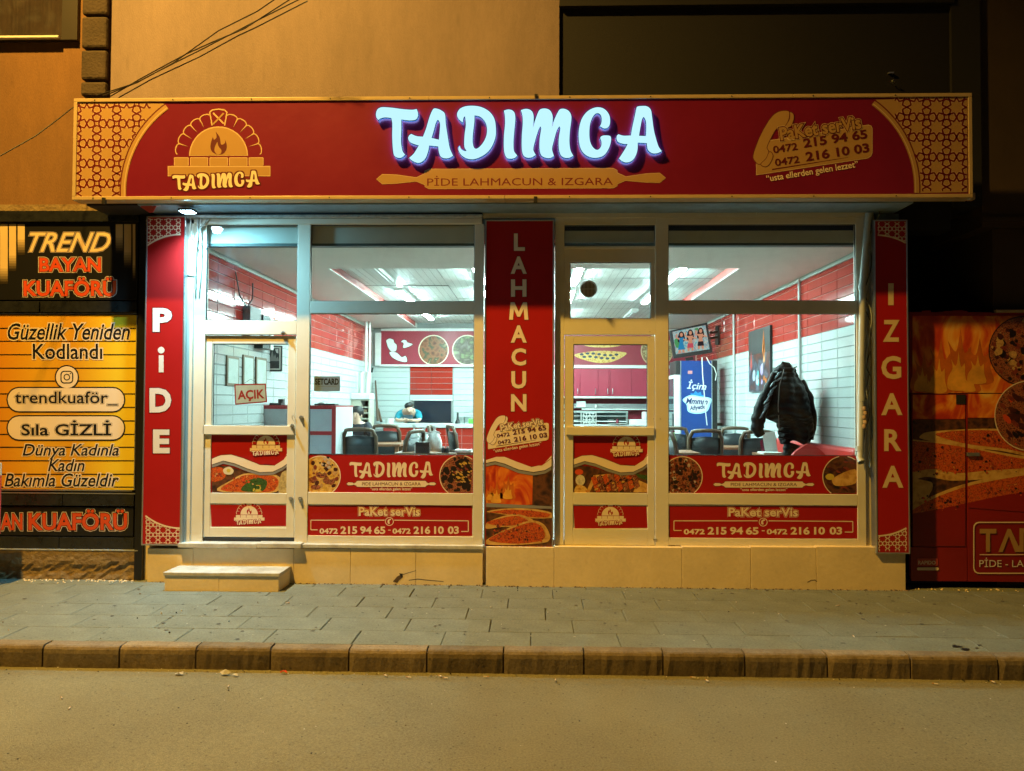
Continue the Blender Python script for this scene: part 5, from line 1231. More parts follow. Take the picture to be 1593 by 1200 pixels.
# fluorescent lights
TUBE = emit('fluorescent_glow', (0.66, 1.0, 0.97), 300); TOFF = mat('unlit_diffuser', (.66, .70, .68), .3, var=0)
names = {(-1.94, 0): 'unlit batten light nearest the window at the far left ceiling', }
posn = ['far left', 'centre left', 'centre right', 'far right']; rown = ['nearest the window', 'in the middle of the room', 'at the back of the room']
lit = {0: (0, 1, 1), 1: (1, 1, 1), 2: (1, 1, 1), 3: (1, 1, 0)}
for i, x in enumerate((-1.94, -.68, .56, 1.79)):
    for j, y in enumerate((1.56, 3.6, 5.95)):
        on = lit[i][j]
        t = thing('ceiling_light', '%s ceiling batten light %s, in the %s row' % ('lit' if on else 'unlit', rown[j], posn[i]), 'ceiling light', (x, y, RC), 'batten lights on the ceiling')
        MB().box(x - .062, x + .062, y, y + 1.3, RC - .048, RC - .001, WHITEM).build('housing', t, .004)
        MB().box(x - .034, x + .034, y + .02, y + 1.28, RC - .070, RC - .049, TUBE if on else TOFF).build('diffuser', t)

# back wall: red fascia with food pictures
YB = RY - .05
bf = thing('menu_fascia', 'red back wall panel with round food pictures and a white cook figure', 'menu board', W(800, 568, YB))
MB().pbox(592, 515.5, 1120, 568, YB, YB + .04, mat('back_panel_red', (.30, .03, .05), .35, var=.08)).build('panel', bf)
MB().pbox(583, 518, 592, 569, YB - .02, YB + .04, WHITEM).build('end_post', bf); MB().pbox(590, 568, 1120, 571, YB - .03, YB + .04, WHITEM).build('lower_rail', bf)
MB().pbox(592, 511.5, 1120, 515.5, YB - .01, YB + .04, WHITEM).build('upper_rail', bf)
Yp = YB - .003; m = MB()
disc(m, 674.5, 545, 22.5, food('plate_print_meat', [(.02,.012,.01),(.16,.05,.025),(.30,.11,.05),(.04,.06,.03),(.38,.26,.14)], 5, 1.0), Yp, CREAM, 1.2)
disc(m, 727, 545, 22.5, food('plate_print_greens', [(.03,.07,.02),(.22,.26,.12),(.08,.055,.04),(.20,.16,.13),(.30,.32,.18)], 4, 1.2), Yp, CREAM, 1.2)
disc(m, 1022, 546, 24, food('plate_print_mixed', [(.30,.26,.10),(.5,.42,.2),(.2,.07,.03),(.45,.5,.25)], 11, 1.0), Yp, GOLDL, 1.2)
disc(m, 790, 545, 22, F_PIZZA, Yp, CREAM, 1.2)
PD = smooth([(893, 553), (912, 548), (935, 546), (958, 547), (975, 550), (958, 561), (938, 565), (915, 562)], 5)
m.flat([PD], Yp, F_PIZZA); m.flat([smooth([(903, 528), (940, 530), (970, 528), (965, 538), (938, 541), (910, 538)], 5)], Yp, F_PIZZA)
for k in range(13):
    m.flat([ell(905 + (k % 7) * 9 + (k // 7) * 4, 551.5 + (k // 7) * 5 - 1.5 * math.sin(k), 3.1, 1.9, 10)], Yp - .002, mat('olive_print', (.03, .04, .07), .4, var=0))
for pts in ([(602, 535), (601, 530), (606, 527), (612, 529), (613, 533), (617, 537), (616, 546), (609, 547), (604, 541)], [(606, 548), (617, 549), (625, 556), (631, 554), (633, 563), (622, 562), (610, 556)], [(624, 532), (628, 529), (632, 530), (634, 533), (642, 536), (632, 541), (627, 541), (628, 534)]):
    s_ = smooth(pts, 3); m.flat([grow(s_, .7)], Yp, BLACKP); m.flat([s_], Yp - .002, WHITEM)
m.build('printed_picture', bf)
# oven mouth
ov = thing('oven_opening', 'dark glazed oven opening in the back wall behind the counter', 'oven', W(673, 657, RY - .05))
MB().pbox(644.5, 623.5, 702, 659, RY - .045, RY - .010, mat('oven_dark', (.012, .015, .025), .15, var=.1)).build('glass_front', ov)
MB().pbox(642.5, 621.5, 704, 623.3, RY - .05, RY - .01, WHITEM).build('surround', ov); MB().pbox(642, 656.5, 704, 660, RY - .08, RY - .046, BLACK).build('ledge', ov)
# counter
YC = 7.2
ct = thing('service_counter', 'long red tiled service counter with white top across the back of the room', 'counter', W(760, 708, YC))
cx0, cx1 = W(596, 660, YC).x, W(1120, 660, YC).x; ctz = W(700, 659.5, YC).z
MB().box(cx0, cx1, YC + .012, YC + .5, RF, ctz - .07, GROUTR).build('carcass', ct)
MB().box(cx0 - .03, cx1, YC - .04, YC + .56, ctz - .075, ctz, mat('counter_top', (.5, .52, .50), .3, var=.06)).build('top', ct, .006)
tc_ = tile_mesh(.30, .145, TRED)
z = ctz - .08 - .145
while z > .6:
    x = cx0
    while x < .0:
        o = obj('tile', tc_, ct); o.location = Vector((x, YC + .011, z)) - wloc(ct); x += .303
    z -= .147
# wall cabinets seen through the right door
cab = thing('wall_cabinets', 'row of pink red wall cupboards with steel handles behind the right door', 'cupboard', W(950, 618, RY - .4))
Yk = RY - .36; CABM = mat('pink_red_laminate', (.36, .04, .07), .25, var=.04)
for a, b_ in ((870, 902), (902.5, 930), (930.5, 949), (949.5, 982), (982.5, 1015), (1015.5, 1048)):
    d = MB().pbox(a, 573.5, b_, 616.5, Yk, Yk + .02, CABM).build('cabinet_door', cab, .003)
    hx = b_ - 3.5 if a in (870, 902.5, 930.5 - 100) else (a + 3.5 if a in (949.5, 1015.5) else b_ - 3.5)
    p0, p1 = W(hx, 605, Yk - .02), W(hx, 613, Yk - .02); MB().tube([p0 + Vector((0, .02, 0)), p0, p1, p1 + Vector((0, .02, 0))], .007, ALU, 6).build('handle', d)
MB().pbox(868, 573.5, 1050, 616.5, Yk + .021, RY - .01, CABM).build('carcass', cab); MB().pbox(868, 570.3, 1052, 573, Yk - .02, RY - .01, WHITEM).build('top_rail', cab); MB().pbox(868, 617, 1052, 619.8, Yk - .02, RY - .01, WHITEM).build('bottom_rail', cab)
MB().pbox(868, 620, 1052, 712, RY - .012, RY - .002, CABM).build('backsplash', cab)
sh = thing('steel_shelf', 'long steel wall shelf under the pink cupboards', 'shelf', W(950, 636, RY - .3))
MB().pbox(868, 628.5, 1052, 635.5, RY - .26, RY - .015, ALU).build('shelf_board', sh, .003); MB().pbox(905, 636, 1052, 638, RY - .28, RY - .26, WHITEM).build('rail', sh)
t = thing('white_carton', 'small white carton on the steel shelf at the left', 'carton', W(904, 632, RY - .2)); MB().pbox(897, 624.5, 911, 634, RY - .30, RY - .265, WHITEM).build('body', t, .004)
t = thing('small_cup', 'small glass cup on the steel shelf', 'cup', W(927, 634, RY - .2)); p = W(927.5, 634, RY - .29); MB().lathe(p.x, p.y, [(.025, p.z - .01), (.035, p.z + .05)], WHITEM, 10).build('body', t)
# glass display chiller on the counter
ch = thing('display_chiller', 'glass fronted display chiller standing on the counter', 'display case', W(930, 662, YC)); CH_ = mat('brushed_steel', (.45, .50, .49), .3, metal=.7, var=.15, vs=15)
Yd = YC + .02; GI = mat('chiller_inside', (.04, .10, .10), .4, var=.2, vs=6)
MB().pbox(872, 639.5, 977, 642.5, Yd, Yd + .4, CH_).build('top', ch, .003); MB().pbox(872, 642.5, 977, 659.5, Yd + .35, Yd + .4, GI).build('back_panel', ch)
for a in (872, 903, 974): MB().pbox(a, 642.5, a + 2.5, 659.5, Yd, Yd + .03, CH_).build('post', ch)
MB().pbox(874.5, 655, 974, 656.3, Yd + .005, Yd + .34, WHITEM).build('shelf', ch); MB().pbox(875, 643, 973, 659, Yd + .010, Yd + .014, GLASS).build('glass_front', ch); MB().pbox(874, 646.5, 975, 648.3, Yd - .004, Yd + .008, CH_).build('rail', ch)
for px in (897, 950): p = W(px, 654, Yd + .2); MB().lathe(p.x, p.y, [(.04, p.z - .01), (.07, p.z + .015)], WHITEM, 10).build('plate', ch)
cg = thing('wire_rack', 'white wire basket rack in front of the display chiller', 'rack', W(917, 664, YC - .03)); m = MB()
for k in range(5): a = W(907.5 + k * 5, 643, YC - .02); b_ = W(907.5 + k * 5, 663, YC - .02); m.tube([a, b_], .005, WHITEM, 5)
for k in range(5): a = W(907, 643 + k * 5, YC - .02); b_ = W(928, 643 + k * 5, YC - .02); m.tube([a, b_], .005, WHITEM, 5)
for k in range(2): m.tube([W(908 + k * 10, 645, YC - .03), W(917 + k * 10, 660, YC - .03)], .006, WHITEM, 5); m.tube([W(917 + k * 10, 645, YC - .03), W(908 + k * 10, 660, YC - .03)], .006, WHITEM, 5)
m.build('wire_grid', cg)
t = thing('serving_tray', 'oval white serving dish on the counter seen through the right door', 'dish', W(962, 663, YC - .1)); p = W(962, 662.5, YC + .0); MB().lathe(p.x, p.y + .1, [(.10, ctz + .001), (.2, ctz + .02), (.21, ctz + .025)], WHITEM, 18).build('body', t)
t = thing('sauce_bottle', 'small red sauce bottle on the counter behind the right door', 'bottle', (p.x, YC, ctz)); MB().lathe(p.x - .02, YC - .01, [(.025, ctz + .001), (.025, ctz + .08), (.008, ctz + .11)], VRED, 10).build('body', t)
t = thing('covered_tub', 'white covered tub on the counter at the right door edge', 'tub', W(1000, 660, YC)); MB().pbox(979, 653, 1012, 663.5, YC + .02, YC + .35, WHITEM).build('body', t, .02); MB().pbox(1001, 641, 1012, 653, YC + .05, YC + .3, WHITEM).build('lid', t, .02)
# pots at the left part of the counter
def on_counter(nm, lb, cat, px, prof, mt, seg=14, dy=.12):
    p = W(px, 655, YC + dy); t = thing(nm, lb, cat, (p.x, p.y, ctz)); MB().lathe(p.x, p.y, [(r, ctz + .001 + z) for r, z in prof], mt, seg).build('body', t); return t
on_counter('pepper_mill', 'tall black pepper mill on the counter', 'pepper mill', 712, [(.055, 0), (.05, .03), (.025, .08), (.018, .14), (.02, .20), (.008, .215)], BLACK)
on_counter('steel_pot', 'first steel pot beside the pepper mill', 'pot', 718.5, [(.05, 0), (.05, .13), (.052, .135)], CH_); on_counter('steel_pot', 'second steel pot beside the green packet', 'pot', 726, [(.045, 0), (.045, .13), (.047, .135)], CH_)
t = thing('packet', 'green and white packet at the right end of the visible counter', 'packet', W(732, 655, YC + .1)); MB().pbox(728, 652, 736, 660, YC + .1, YC + .2, mat('green_packet', (.12, .42, .06), .4, var=.3, vs=9)).build('body', t, .008)
# pizza peels, shelf and hanging cloth at the left back corner
for lb, a, b_, wdt in (('wooden peel leaning in the back corner, the taller one', (584, 592), (588, 655), .022), ('short wooden peel leaning on the back wall beside the taller one', (589, 636), (593, 656), .02)):
    t = thing('wooden_peel', lb, 'peel', W(*b_, 8.1)); MB().tube([W(*a, 8.35), W(*b_, 8.2)], [wdt * .7, wdt * 1.5], mat('brown_wood', (.10, .05, .025), .5, var=.2), 6).build('pole', t)
p = W(579, 592, 8.3); t = thing('black_rod', 'thin black rod standing on the back wall above the shelf', 'rod', p); MB().tube([W(580, 572, 8.35), W(578.5, 580, 8.35)], .018, BLACK, 6).build('pole', t)
shf = thing('shelf_unit', 'beige open shelf unit in the left back corner', 'shelf unit', W(566, 700, 6.6)); BG = mat('beige_laminate', (.48, .45, .36), .4, var=.08)
Yw = 6.6
MB().pbox(544, 622, 562, 700, Yw, Yw + .4, BG).build('side_panel', shf, .003); MB().pbox(573.5, 622, 575.5, 700, Yw, Yw + .4, BG).build('side_panel', shf, .003)
for yy in (622, 633, 642, 651): MB().pbox(562, yy, 573.5, yy + 1.5, Yw + .01, Yw + .4, BG).build('shelf_board', shf)
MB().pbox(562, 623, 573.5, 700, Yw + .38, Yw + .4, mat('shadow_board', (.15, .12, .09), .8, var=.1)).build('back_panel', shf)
t = thing('folded_papers', 'dark folders and papers in the shelf unit', 'papers', W(568, 640, Yw)); MB().pbox(563.5, 634.5, 572, 636.5, Yw + .05, Yw + .3, BLACK).pbox(563.5, 637.5, 571, 641.5, Yw + .05, Yw + .3, mat('brown_paper', (.3, .2, .13), .7, var=.3)).build('stack', t)
t = thing('white_box', 'wide white box lying on the shelf unit', 'box', W(560, 621, Yw)); MB().pbox(545, 612, 576, 621.8, Yw - .05, Yw + .35, WHITEM).build('body', t, .02)
# hanging white cloth
t = thing('hanging_apron', 'white cloth apron hanging on the left wall near the corner', 'apron', W(566, 612, 6.5)); m = MB(); n = 16; vs = []; fs = []
for i in range(n + 1):
    for j in range(7):
        u = i / n; v_ = j / 6; x = 555 + 24 * u + (1.5 - 3 * u) * v_; y = 579 + 34 * v_ + 1.2 * math.sin(u * 9); vs.append(W(x, y, 6.6 + .03 * math.sin(u * 15 + v_)))
for i in range(n):
    for j in range(6): a = i * 7 + j; fs.append((a, a + 1, a + 8, a + 7))
m.add(vs, fs, WHITEM, True); m.build('cloth', t)
# vertical pipes left back
t = thing('wall_pipes', 'pair of white pipes rising up the left wall to the ceiling', 'pipe', W(572, 660, 7.2))
for px, r_ in ((570, .028), (575.5, .022)): a = W(px, 490, 7.2); MB().tube([(a.x, 7.2, RZ), (a.x, 7.2, 1.4)], r_, WHITEM, 8).build('pipe', t)
# pipes on the right wall
for lb, y in (('white conduit up the right wall behind the television', 13.85 - 1.15 - D), ('grey conduit up the right wall beside the jacket', 9.6 - D)):
    t = thing('wall_conduit', lb, 'conduit', (RX - .04, y, RF)); MB().tube([(RX - .035, y, 1.0), (RX - .035, y, RZ - .02)], .018, mat('conduit_grey', (.42, .44, .42), .5, var=.1), 8).build('pipe', t)
# electrical box and cable on the left wall
eb = thing('electric_box', 'grey electric box with open dark door high on the left wall', 'electric box', (-RX, 1.2, 2.6)); 
MB().box(-RX + .012, -RX + .10, 1.25, 1.62, 2.45, 2.86, mat('box_grey', (.16, .15, .15), .5, var=.1)).build('body', eb, .006); MB().box(-RX + .012, -RX + .12, 1.62, 1.85, 2.40, 2.80, BLACK).build('door', eb, .004)
MB().box(-RX + .012, -RX + .13, 1.86, 1.97, 2.40, 2.78, PVC).build('meter', eb, .004)
MB().tube([(-RX + .04, .95, 3.2), (-RX + .05, 1.05, 2.95), (-RX + .06, 1.25, 2.84), (-RX + .07, 1.4, 2.96), (-RX + .05, 1.45, 3.15)], .008, CABLE, 6).build('cable', eb)
# framed pictures on left wall
WOODF = mat('thin_wood_frame', (.16, .11, .06), .4, var=.1); PAP = mat('framed_paper', (.45, .50, .46), .5, var=.15, vs=5)
for k, (ya, yb, za, zb_) in enumerate(((.78, 1.12, 1.93, 2.26), (1.25, 1.58, 1.90, 2.30), (1.66, 2.02, 1.90, 2.30))):
    t = thing('framed_certificate', ['first framed sheet on the left wall nearest the door', 'middle framed sheet on the left wall', 'third framed sheet on the left wall, nearest the poster'][k], 'picture frame', (-RX, ya, za))
    MB().box(-RX + .012, -RX + .03, ya, yb, za, zb_, WOODF).build('frame', t, .003); MB().box(-RX + .0305, -RX + .032, ya + .03, yb - .03, za + .03, zb_ - .03, PAP).build('sheet', t)
t = thing('framed_poster', 'black framed grey picture of pointed roofs behind the left door glass', 'picture frame', W(423, 578, 2.2)); Yf = 2.2
MB().pbox(408.5, 538, 438, 578, Yf, Yf + .03, BLACK).build('frame', t, .003); MB().pbox(411, 540, 436, 575.5, Yf - .003, Yf - .001, WHITEM).build('mount', t)
m = MB(); m.flat([q(413, 542, 434.5, 573.5)], Yf - .006, mat('dark_photo', (.03, .035, .04), .4, var=.4, vs=20))
m.flat([[(413, 562), (415, 556), (417, 560), (419, 552), (420.5, 557), (423.5, 545), (426, 556), (428, 551), (430, 558), (432, 555), (434.5, 562)]], Yf - .007, GREYP); m.flat([[(415, 545), (419, 543), (419, 549), (416, 551)]], Yf - .007, WHITEP); m.flat([[(428, 544), (433, 543), (433, 550), (430, 549)]], Yf - .007, WHITEP)
m.build('photo', t); MB().box(-RX + .012, W(423, 560, Yf).x, Yf + .031, Yf + .05, W(423, 545, Yf).z, W(423, 543, Yf).z, BLACK).build('wall_arm', t)

# cash desk: white cabinet with red edges
cd = thing('cash_desk', 'white cash desk with red trim inside the left windows', 'desk', W(460, 705, 2.0)); Yc = 2.0
LAM = mat('white_laminate', (.60, .64, .65), .3, var=.04); RT = mat('red_edge_trim', (.38, .02, .025), .35, var=.05)
x0, x1, z0, z1 = rect(379, 631, 523, 760, Yc, 470)
MB().box(x0, x1, Yc + .01, Yc + .9, RF, z1 - .02, LAM).build('body', cd, .003)
MB().box(x0 - .01, x1 + .0, Yc - .01, Yc + .92, z1 - .019, z1, RT).build('top', cd)
m = MB(); zz = rect(379, 671, 523, 677, Yc, 470)
for r_ in ((x1 - .05, x1, RF, z1 - .02), (x0, x0 + .03, RF, z1 - .02), (x0 + .031, x1 - .051, zz[2], zz[3]), (x0 + .031, x1 - .051, z1 - .045, z1 - .02)): MB().box(r_[0], r_[1], Yc - .006, Yc + .009, r_[2], r_[3], RT).build('trim_strip', cd)
MB().box(x0 + .031, x1 - .051, Yc - .002, Yc + .009, zz[3] + .001, z1 - .046, mat('door_panel_grey', (.42, .44, .48), .3, var=.05)).build('front_panel', cd); MB().box(x0 + .031, x1 - .051, Yc - .002, Yc + .009, RF, zz[2] - .001, mat('door_panel_grey', ())).build('front_panel', cd)
t = thing('card_terminal', 'small black card terminal on the cash desk behind the left door', 'terminal', W(430, 631, Yc + .2)); p = W(430, 630, Yc + .2)
MB().box(p.x - .10, p.x + .06, p.y, p.y + .16, z1 + .001, z1 + .03, BLACK).box(p.x + .01, p.x + .07, p.y + .03, p.y + .12, z1 + .03, z1 + .08, BLACK).build('body', t, .006)
t = thing('cash_tray', 'flat black tray on the cash desk beside the window post', 'tray', W(508, 630, Yc + .2)); p = W(506, 630, Yc + .2)
MB().box(p.x - .14, p.x + .12, p.y, p.y + .2, z1 + .001, z1 + .025, BLACK).box(p.x - .1, p.x - .02, p.y + .02, p.y + .1, z1 + .025, z1 + .04, WHITEM).build('body', t, .005)
# AÇIK sign on the door glass
t = thing('open_sign', 'white sign with red border reading AÇIK hung inside the left door glass', 'sign', W(390, 628, .05)); m = MB()
A = [(364.5, 598), (413.5, 597), (415.5, 626), (366, 630)]; m.flat([A], .062, mat('sign_red', (.5, .03, .02), .4, var=0), .003)
m.flat([[(366.5, 600), (412, 599), (413.5, 624.2), (367.5, 628)]], .0612, WHITEM); m.build('board', t)
m = MB(); text(m, 'AÇIK', 390.5, 615.5, 42, 17.5, .0604, [(0, mat('sign_red', ()), 0)], rot=3, bold=.03); m.build('lettering', t)
MB().tube([W(378, 598, .062), W(390, 590, .05), W(402, 597.5, .062)], .0015, CABLE, 5).build('string', t)

# television on its arm
YT = 6.0
tv = thing('television', 'wall mounted television showing three dancing women', 'television', W(1075, 530, YT))
def tq(pts, Yv, m_, dep, nm, par=tv): o_ = MB().flat([pts], Yv, m_, dep).build(nm, par); return o_
tq([(1041.5, 515), (1100, 502), (1109, 549), (1048, 558)], YT, BLACK, .07, 'casing')
SCR = bpy.data.materials.new('screen_glow'); SCR.use_nodes = True; N, L = nodes_of(SCR); N.remove(N['Principled BSDF']); e_ = N.new('ShaderNodeEmission'); n_ = N.new('ShaderNodeTexNoise'); n_.inputs['Scale'].default_value = 7; n_.inputs['Distortion'].default_value = 2; r_ = N.new('ShaderNodeValToRGB')
for i, (p_, c_) in enumerate(((.3, (.03, .22, .45)), (.42, (.35, .7, .7)), (.5, (.75, .6, .5)), (.58, (.12, .45, .55)), (.68, (.8, .4, .35)))):
    el = r_.color_ramp.elements[i] if i < 2 else r_.color_ramp.elements.new(p_); el.position = p_; el.color = (*c_, 1)
tcn = N.new('ShaderNodeTexCoord'); L.new(tcn.outputs['Object'], n_.inputs['Vector']); L.new(n_.outputs[0], r_.inputs[0]); L.new(r_.outputs[0], e_.inputs[0]); e_.inputs[1].default_value = .85; L.new(e_.outputs[0], N['Material Output'].inputs[0])
tq([(1046, 516.5), (1097.5, 506), (1104, 543.5), (1051.5, 551.5)], YT - .003, SCR, 0, 'screen')
m = MB(); SK = emit('screen_skin', (.85, .36, .22), .8); HR = emit('screen_dark', (.03, .02, .03), .8); S1 = emit('screen_blue', (.03, .3, .6), .8); S2 = emit('screen_pink', (.75, .1, .15), .8); S3 = emit('screen_green', (.1, .4, .15), .8)
for x, y, cl_, tp_ in ((1060, 528, S1, S1), (1074, 525, S2, SK), (1090, 522, HR, SK)):
    K2 = 1.38; Z = lambda dx, dy: (x + dx * K2, y + dy * K2)
    m.flat([smooth([Z(-3, -6), Z(0, -9), Z(3, -6), Z(4, 1), Z(2, 3), Z(-4, 3)], 3)], YT - .006, HR); m.flat([ell(*Z(0, -5), 2.4, 3.2, 10)], YT - .009, SK)
    m.flat([[Z(-2.8, -1.5), Z(2.8, -2), Z(2.0, 3), Z(2.6, 7), Z(-2.6, 7.5), Z(-2, 3)]], YT - .010, tp_); m.flat([seg2(Z(2, 0), Z(7, 1.5), 2.2)], YT - .011, SK); m.flat([seg2(Z(-2, 0), Z(-6, -2), 2.2)], YT - .0112, SK); m.flat([seg2(Z(-6, -2), Z(-5, -6), 2.0)], YT - .0114, SK)
    m.flat([[Z(-3, 7), Z(3, 6.5), Z(3.8, 11.5), Z(-3.6, 12)]], YT - .012, cl_); m.flat([seg2(Z(-1.8, 11.5), Z(-2.2, 15.5), 3.4)], YT - .0105, SK); m.flat([seg2(Z(2, 11), Z(2.6, 15), 3.4)], YT - .0107, SK)
m.flat([smooth([(1049, 530), (1054, 526), (1059, 531), (1058, 540), (1052, 541)], 3)], YT - .005, S3); m.flat([smooth([(1080, 512), (1086, 510), (1085, 515)], 3)], YT - .005, S3)
m.build('screen_picture', tv)
tq([(1066, 557), (1078, 555), (1079, 560), (1068, 562)], YT + .01, BLACK, .04, 'stand_neck')
m = MB()
for y in (518, 526.5): a = W(1103, y, YT + .1); b_ = W(1118, y - 2, YT + .35); m.tube([a, W(1110, y - .5, YT + .15), b_], .022, BLACK, 6)
m.build('arm', tv); a = W(1119.5, 522, YT + .35); MB().box(RX - .05, RX - .012, YT + .25, YT + .45, a.z - .17, a.z + .17, BLACK).build('wall_plate', tv); MB().tube([(a.x, YT + .35, a.z), (RX - .04, YT + .35, a.z)], .03, BLACK, 6).build('wall_joint', tv)
t = thing('television_cable', 'white cable hanging from the television down the blue fridge', 'cable', W(1095, 600, 5.6)); 
for pts in ([(1099, 556), (1104, 566), (1111, 572), (1114.5, 582), (1113, 592)], [(1092, 556), (1093, 580), (1095.5, 612), (1097, 635), (1100, 662)]): MB().tube([W(a, b_, 5.55) for a, b_ in pts], .008, WHITEM, 6).build('cord', t)
# blue drinks fridge (its side towards the street, glass door to the left)
YF = 5.7; BLUE = mat('fridge_blue_print', (.008, .045, .22), .35, var=.06, vs=1)
fr = thing('drinks_fridge', 'tall blue drinks fridge standing against the right wall under the television', 'fridge', W(1085, 760, YF))
x0, x1, z0, z1 = rect(1058.5, 561.5, 1108, 664, YF); z0 = RF
MB().box(x0, x1, YF, YF + .6, z0 + .05, z1, BLUE).build('side_panel', fr, .004); MB().box(x0, x1 + .09, YF + .02, YF + .6, z0, z0 + .05, BLACK).build('base', fr); MB().box(x1 + .001, x1 + .09, YF + .02, YF + .6, z0 + .05, z1 + .01, BLACK).build('rear_grille', fr)
for a in (x0, x1 - .012): MB().box(a, a + .012, YF - .004, YF - .0005, z0 + .06, z1, CH_).build('edge_profile', fr)
MB().box(x0 - .10, x0 - .001, YF + .01, YF + .6, z0 + .05, z1 - .24, WHITEM).build('door', fr, .004); MB().box(x0 - .104, x0 - .1005, YF + .06, YF + .55, z0 + .12, z1 - .3, mat('fridge_glass', (.03, .06, .07), .05, var=.2)).build('door_glass', fr)
MB().box(x0 - .08, x0 - .001, YF, YF + .6, z1 - .235, z1, BLACK).build('canopy', fr, .01); MB().box(x0 - .125, x0 - .105, YF + .05, YF + .08, .9, 1.6, BLACK).build('handle', fr)
Yp = YF - .002; m = MB(); CY_ = mat('pale_cyan_print', (.45, .75, .85), .4, var=.05); NAVY = mat('navy_print', (.01, .03, .14), .4, var=0); MB2 = mat('mid_blue_print', (.02, .25, .60), .4, var=.1)
m.flat([[(1072, 588), (1077, 580), (1075, 588.5), (1085, 578), (1084, 590), (1092, 583), (1090, 592), (1070, 594)]], Yp, MB2) if False else None
text(m, 'İçim', 1084, 600, 30, 17, Yp - .001, [(0.015, MB2, 0), (0.0, WHITEP, .002)], rot=-4, shear=.2, bold=.01)
pts = []
for k in range(18): a = 2 * math.pi * k / 18; r_ = 1 if k % 2 else .72; pts.append((1084 + 13 * r_ * math.cos(a), 620 + 12 * r_ * math.sin(a)))
m.flat([pts], Yp, MB2)
m.flat([smooth([(1062, 622), (1074, 615), (1090, 617), (1106, 620), (1105, 629), (1100, 640), (1086, 644), (1071, 641), (1068, 630)], 4)], Yp - .001, CY_); m.flat([smooth([(1064, 622), (1074, 617), (1090, 619), (1104, 621), (1102, 629), (1098, 638), (1086, 642), (1073, 639), (1070, 630)], 4)], Yp - .002, WHITEP); text(m, 'Mmmm', 1084, 624.5, 34, 9, Yp - .004, [(0, NAVY, 0)], rot=-2, shear=.25, bold=.03); text(m, 'Afiyetle', 1085, 635, 25, 9, Yp - .004, [(0, NAVY, 0)], rot=7, shear=.2, bold=.03)
m.flat([rr(1070, 577, 1077, 582, 1)], Yp, mat('sticker_pink', (.6, .25, .25), .4, var=.2)); m.build('printed_lettering', fr)
# canvas on the right wall
ya, yb = 3.27, 4.32
cv = thing('canvas_picture', 'dark canvas with flames and still life on the right wall', 'picture', (RX, ya, 1.95)); za, zb_ = 1.95, 2.86
MB().box(RX - .045, RX - .012, ya, yb, za, zb_, BLACK).build('stretcher', cv)
PIC = food('canvas_print', [(.008,.008,.009),(.03,.03,.035),(.10,.10,.13),(.02,.012,.01),(.10,.02,.012),(.16,.09,.04)], 3.2, 1.2, stretch=(1,1,1), vor=.3)
m = MB(); xx = RX - .047; m.add([(xx, ya, za), (xx, yb, za), (xx, yb, za + .55), (xx, ya, za + .55)], [(0, 1, 2, 3), (3, 2, 1, 0)][:1], PIC)
m.add([(xx, ya, za + .55), (xx, yb, za + .55), (xx, yb, zb_), (xx, ya, zb_)], [(0, 1, 2, 3)], mat('canvas_dusk', (.035, .030, .030), .5, var=.5, vs=2, col2=(.012, .010, .010)))
for cy_, cz, w_, h_, mt in ((ya + .28, za + .62, .13, .34, FO), (ya + .27, za + .62, .07, .22, mat('flame_core', (.85, .55, .15), .4, var=.2)), (ya + .26, za + .46, .10, .14, mat('copper_print', (.5, .2, .08), .4, var=.2)), (yb - .15, za + .42, .10, .24, mat('red_cloth_print', (.4, .05, .03), .4, var=.3))):
    pts = [(xx - .003, cy_ - w_ * .5, cz - h_ * .2), (xx - .003, cy_ - w_ * .25, cz + h_ * .35), (xx - .003, cy_ + w_ * .05, cz + h_ * .8), (xx - .003, cy_ + w_ * .3, cz + h_ * .25), (xx - .003, cy_ + w_ * .5, cz - h_ * .15), (xx - .003, cy_ + w_ * .1, cz - h_ * .45)]
    m.add(pts, [tuple(range(6))], mt)
for k in range(9):
    cy_, cz, r_ = ya + .1 + random.random() * .85, za + .08 + random.random() * .3, random.uniform(.03, .08); m.add([(xx - .004 - k * .0005, cy_ + r_ * math.cos(a), cz + r_ * 1.1 * math.sin(a)) for a in [2 * math.pi * i / 10 for i in range(10)]], [tuple(range(10))], [mat('pewter_print', (.35, .40, .48), .3, var=.5, vs=12), FO, mat('lilac_print', (.35, .25, .45), .4, var=.4, vs=9), mat('teal_print', (.1, .4, .4), .4, var=.4)][k % 4])
m.build('canvas', cv)

